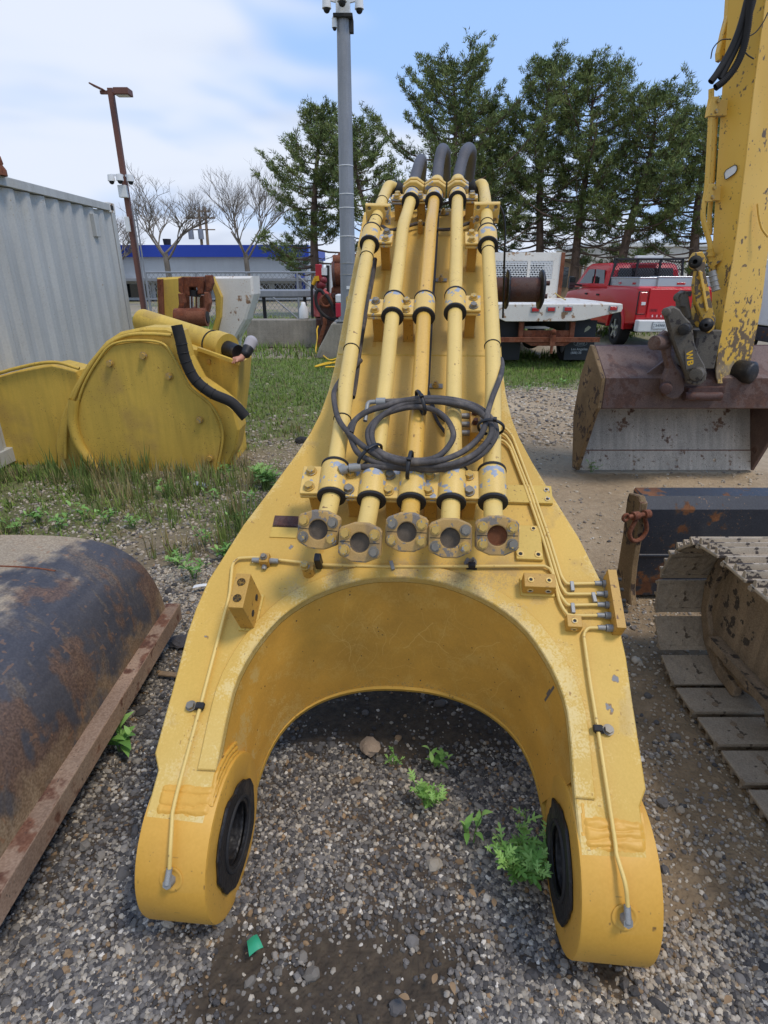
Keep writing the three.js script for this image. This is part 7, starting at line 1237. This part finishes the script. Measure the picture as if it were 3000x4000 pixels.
// ================================================================ PERSON by the left boom piece
function isoMesh(sdf, c, h, res) { // surface of a distance field in a cube of half-size h round c
  const mc = new MarchingCubes(res, new THREE.MeshStandardMaterial(), false, false, 90000); mc.isolation = 0;
  for (let k = 0; k < res; k++) for (let j = 0; j < res; j++) for (let i = 0; i < res; i++) mc.field[i + j * res + k * res * res] = -sdf(V(c.x + (i / res * 2 - 1) * h, c.y + (j / res * 2 - 1) * h, c.z + (k / res * 2 - 1) * h));
  mc.update(); const n = mc.count, g = new THREE.BufferGeometry(); const p = new Float32Array(n * 3), q = new Float32Array(n * 3);
  for (let i = 0; i < n; i++) { p[i * 3] = c.x + mc.positionArray[i * 3] * h; p[i * 3 + 1] = c.y + mc.positionArray[i * 3 + 1] * h; p[i * 3 + 2] = c.z + mc.positionArray[i * 3 + 2] * h; const a = V(p[i * 3], p[i * 3 + 1], p[i * 3 + 2]), e = .004; const N = V(sdf(a.clone().add(V(e, 0, 0))) - sdf(a.clone().add(V(-e, 0, 0))), sdf(a.clone().add(V(0, e, 0))) - sdf(a.clone().add(V(0, -e, 0))), sdf(a.clone().add(V(0, 0, e))) - sdf(a.clone().add(V(0, 0, -e)))).normalize(); q.set([N.x, N.y, N.z], i * 3); }
  g.setAttribute('position', new THREE.BufferAttribute(p, 3)); g.setAttribute('normal', new THREE.BufferAttribute(q, 3)); return g;
}
const cone = (a, b, r1, r2) => p => { const d = V().subVectors(b, a), t = clamp(V().subVectors(p, a).dot(d) / d.lengthSq()); return p.distanceTo(a.clone().addScaledVector(d, t)) - mix(r1, r2, t); };
const smin = (l, k) => p => { let s = 0; for (const f of l) s += Math.exp(-f(p) / k); return -k * Math.log(Math.max(s, 1e-30)); };
{
  const foot = atZ([1015, 1500], 5.85); foot.y = 0;
  const t = thing('person', 'hand with a dark cuff and grey sleeve resting on the yellow box rim', 'person', [foot.x, 0, foot.z]);
  const hand = atZ([930, 1402], 5.46).sub(foot); const S = s => [V(-.04, 1.42, s * .18)];
  const shR = V(-.06, 1.41, .17), shL = V(-.02, 1.41, -.18), dir = hand.clone().sub(shR); const wrist = hand.clone().add(V(.07, .05, -.05)); const elR = shR.clone().lerp(wrist, .5).add(V(.06, -.08, -.02)); const elL = V(.04, 1.13, -.24), wrL = V(-.06, .88, -.24);
  const hipR = V(0, .92, .09), hipL = V(.02, .92, -.09), knR = V(-.04, .5, .10), knL = V(.02, .5, -.11), anR = V(.02, .09, .11), anL = V(.06, .09, -.12), head = V(-.12, 1.61, .01);
  const skinMat = plain(0xc08a72, .6);
  // hand laid on the rim: palm, four bent fingers, thumb
  const hd = hand.clone(), fx = V(-.82, -.1, .45).normalize(), sd = V(.45, 0, .82).normalize(); const fing = [cone(wrist, hd.clone().addScaledVector(fx, -.03), .027, .03), cone(hd.clone().addScaledVector(sd, -.025), hd.clone().addScaledVector(sd, .025), .022, .022)];
  for (let k = 0; k < 4; k++) { const o = (k - 1.5) * .021, l = [.062, .072, .068, .052][k]; const a = hd.clone().addScaledVector(sd, o), b = a.clone().addScaledVector(fx, l * .5).add(V(0, .006, 0)), c = b.clone().addScaledVector(fx, l * .35).add(V(0, -.03, 0)); fing.push(cone(a, b, .0105, .0095), cone(b, c, .0095, .008)); }
  fing.push(cone(hd.clone().addScaledVector(sd, .03), hd.clone().addScaledVector(sd, .055).addScaledVector(fx, .03).add(V(0, -.012, 0)), .0115, .009));
  const body = mk('hand', isoMesh(smin(fing, .005), hd, .15, 64), skinMat, t);
  mk('sleeve', isoMesh(cone(wrist.clone().lerp(elR, .2), wrist.clone().lerp(elR, .8), .05, .06), wrist.clone().lerp(elR, .5), .26, 40), plain(0xa8a4a6, .95), body);
  mk('dark_cuff', isoMesh(cone(wrist.clone().lerp(elR, -.05), wrist.clone().lerp(elR, .28), .047, .054), wrist, .14, 32), M.zip, body);
}

renderer.render(scene, camera);
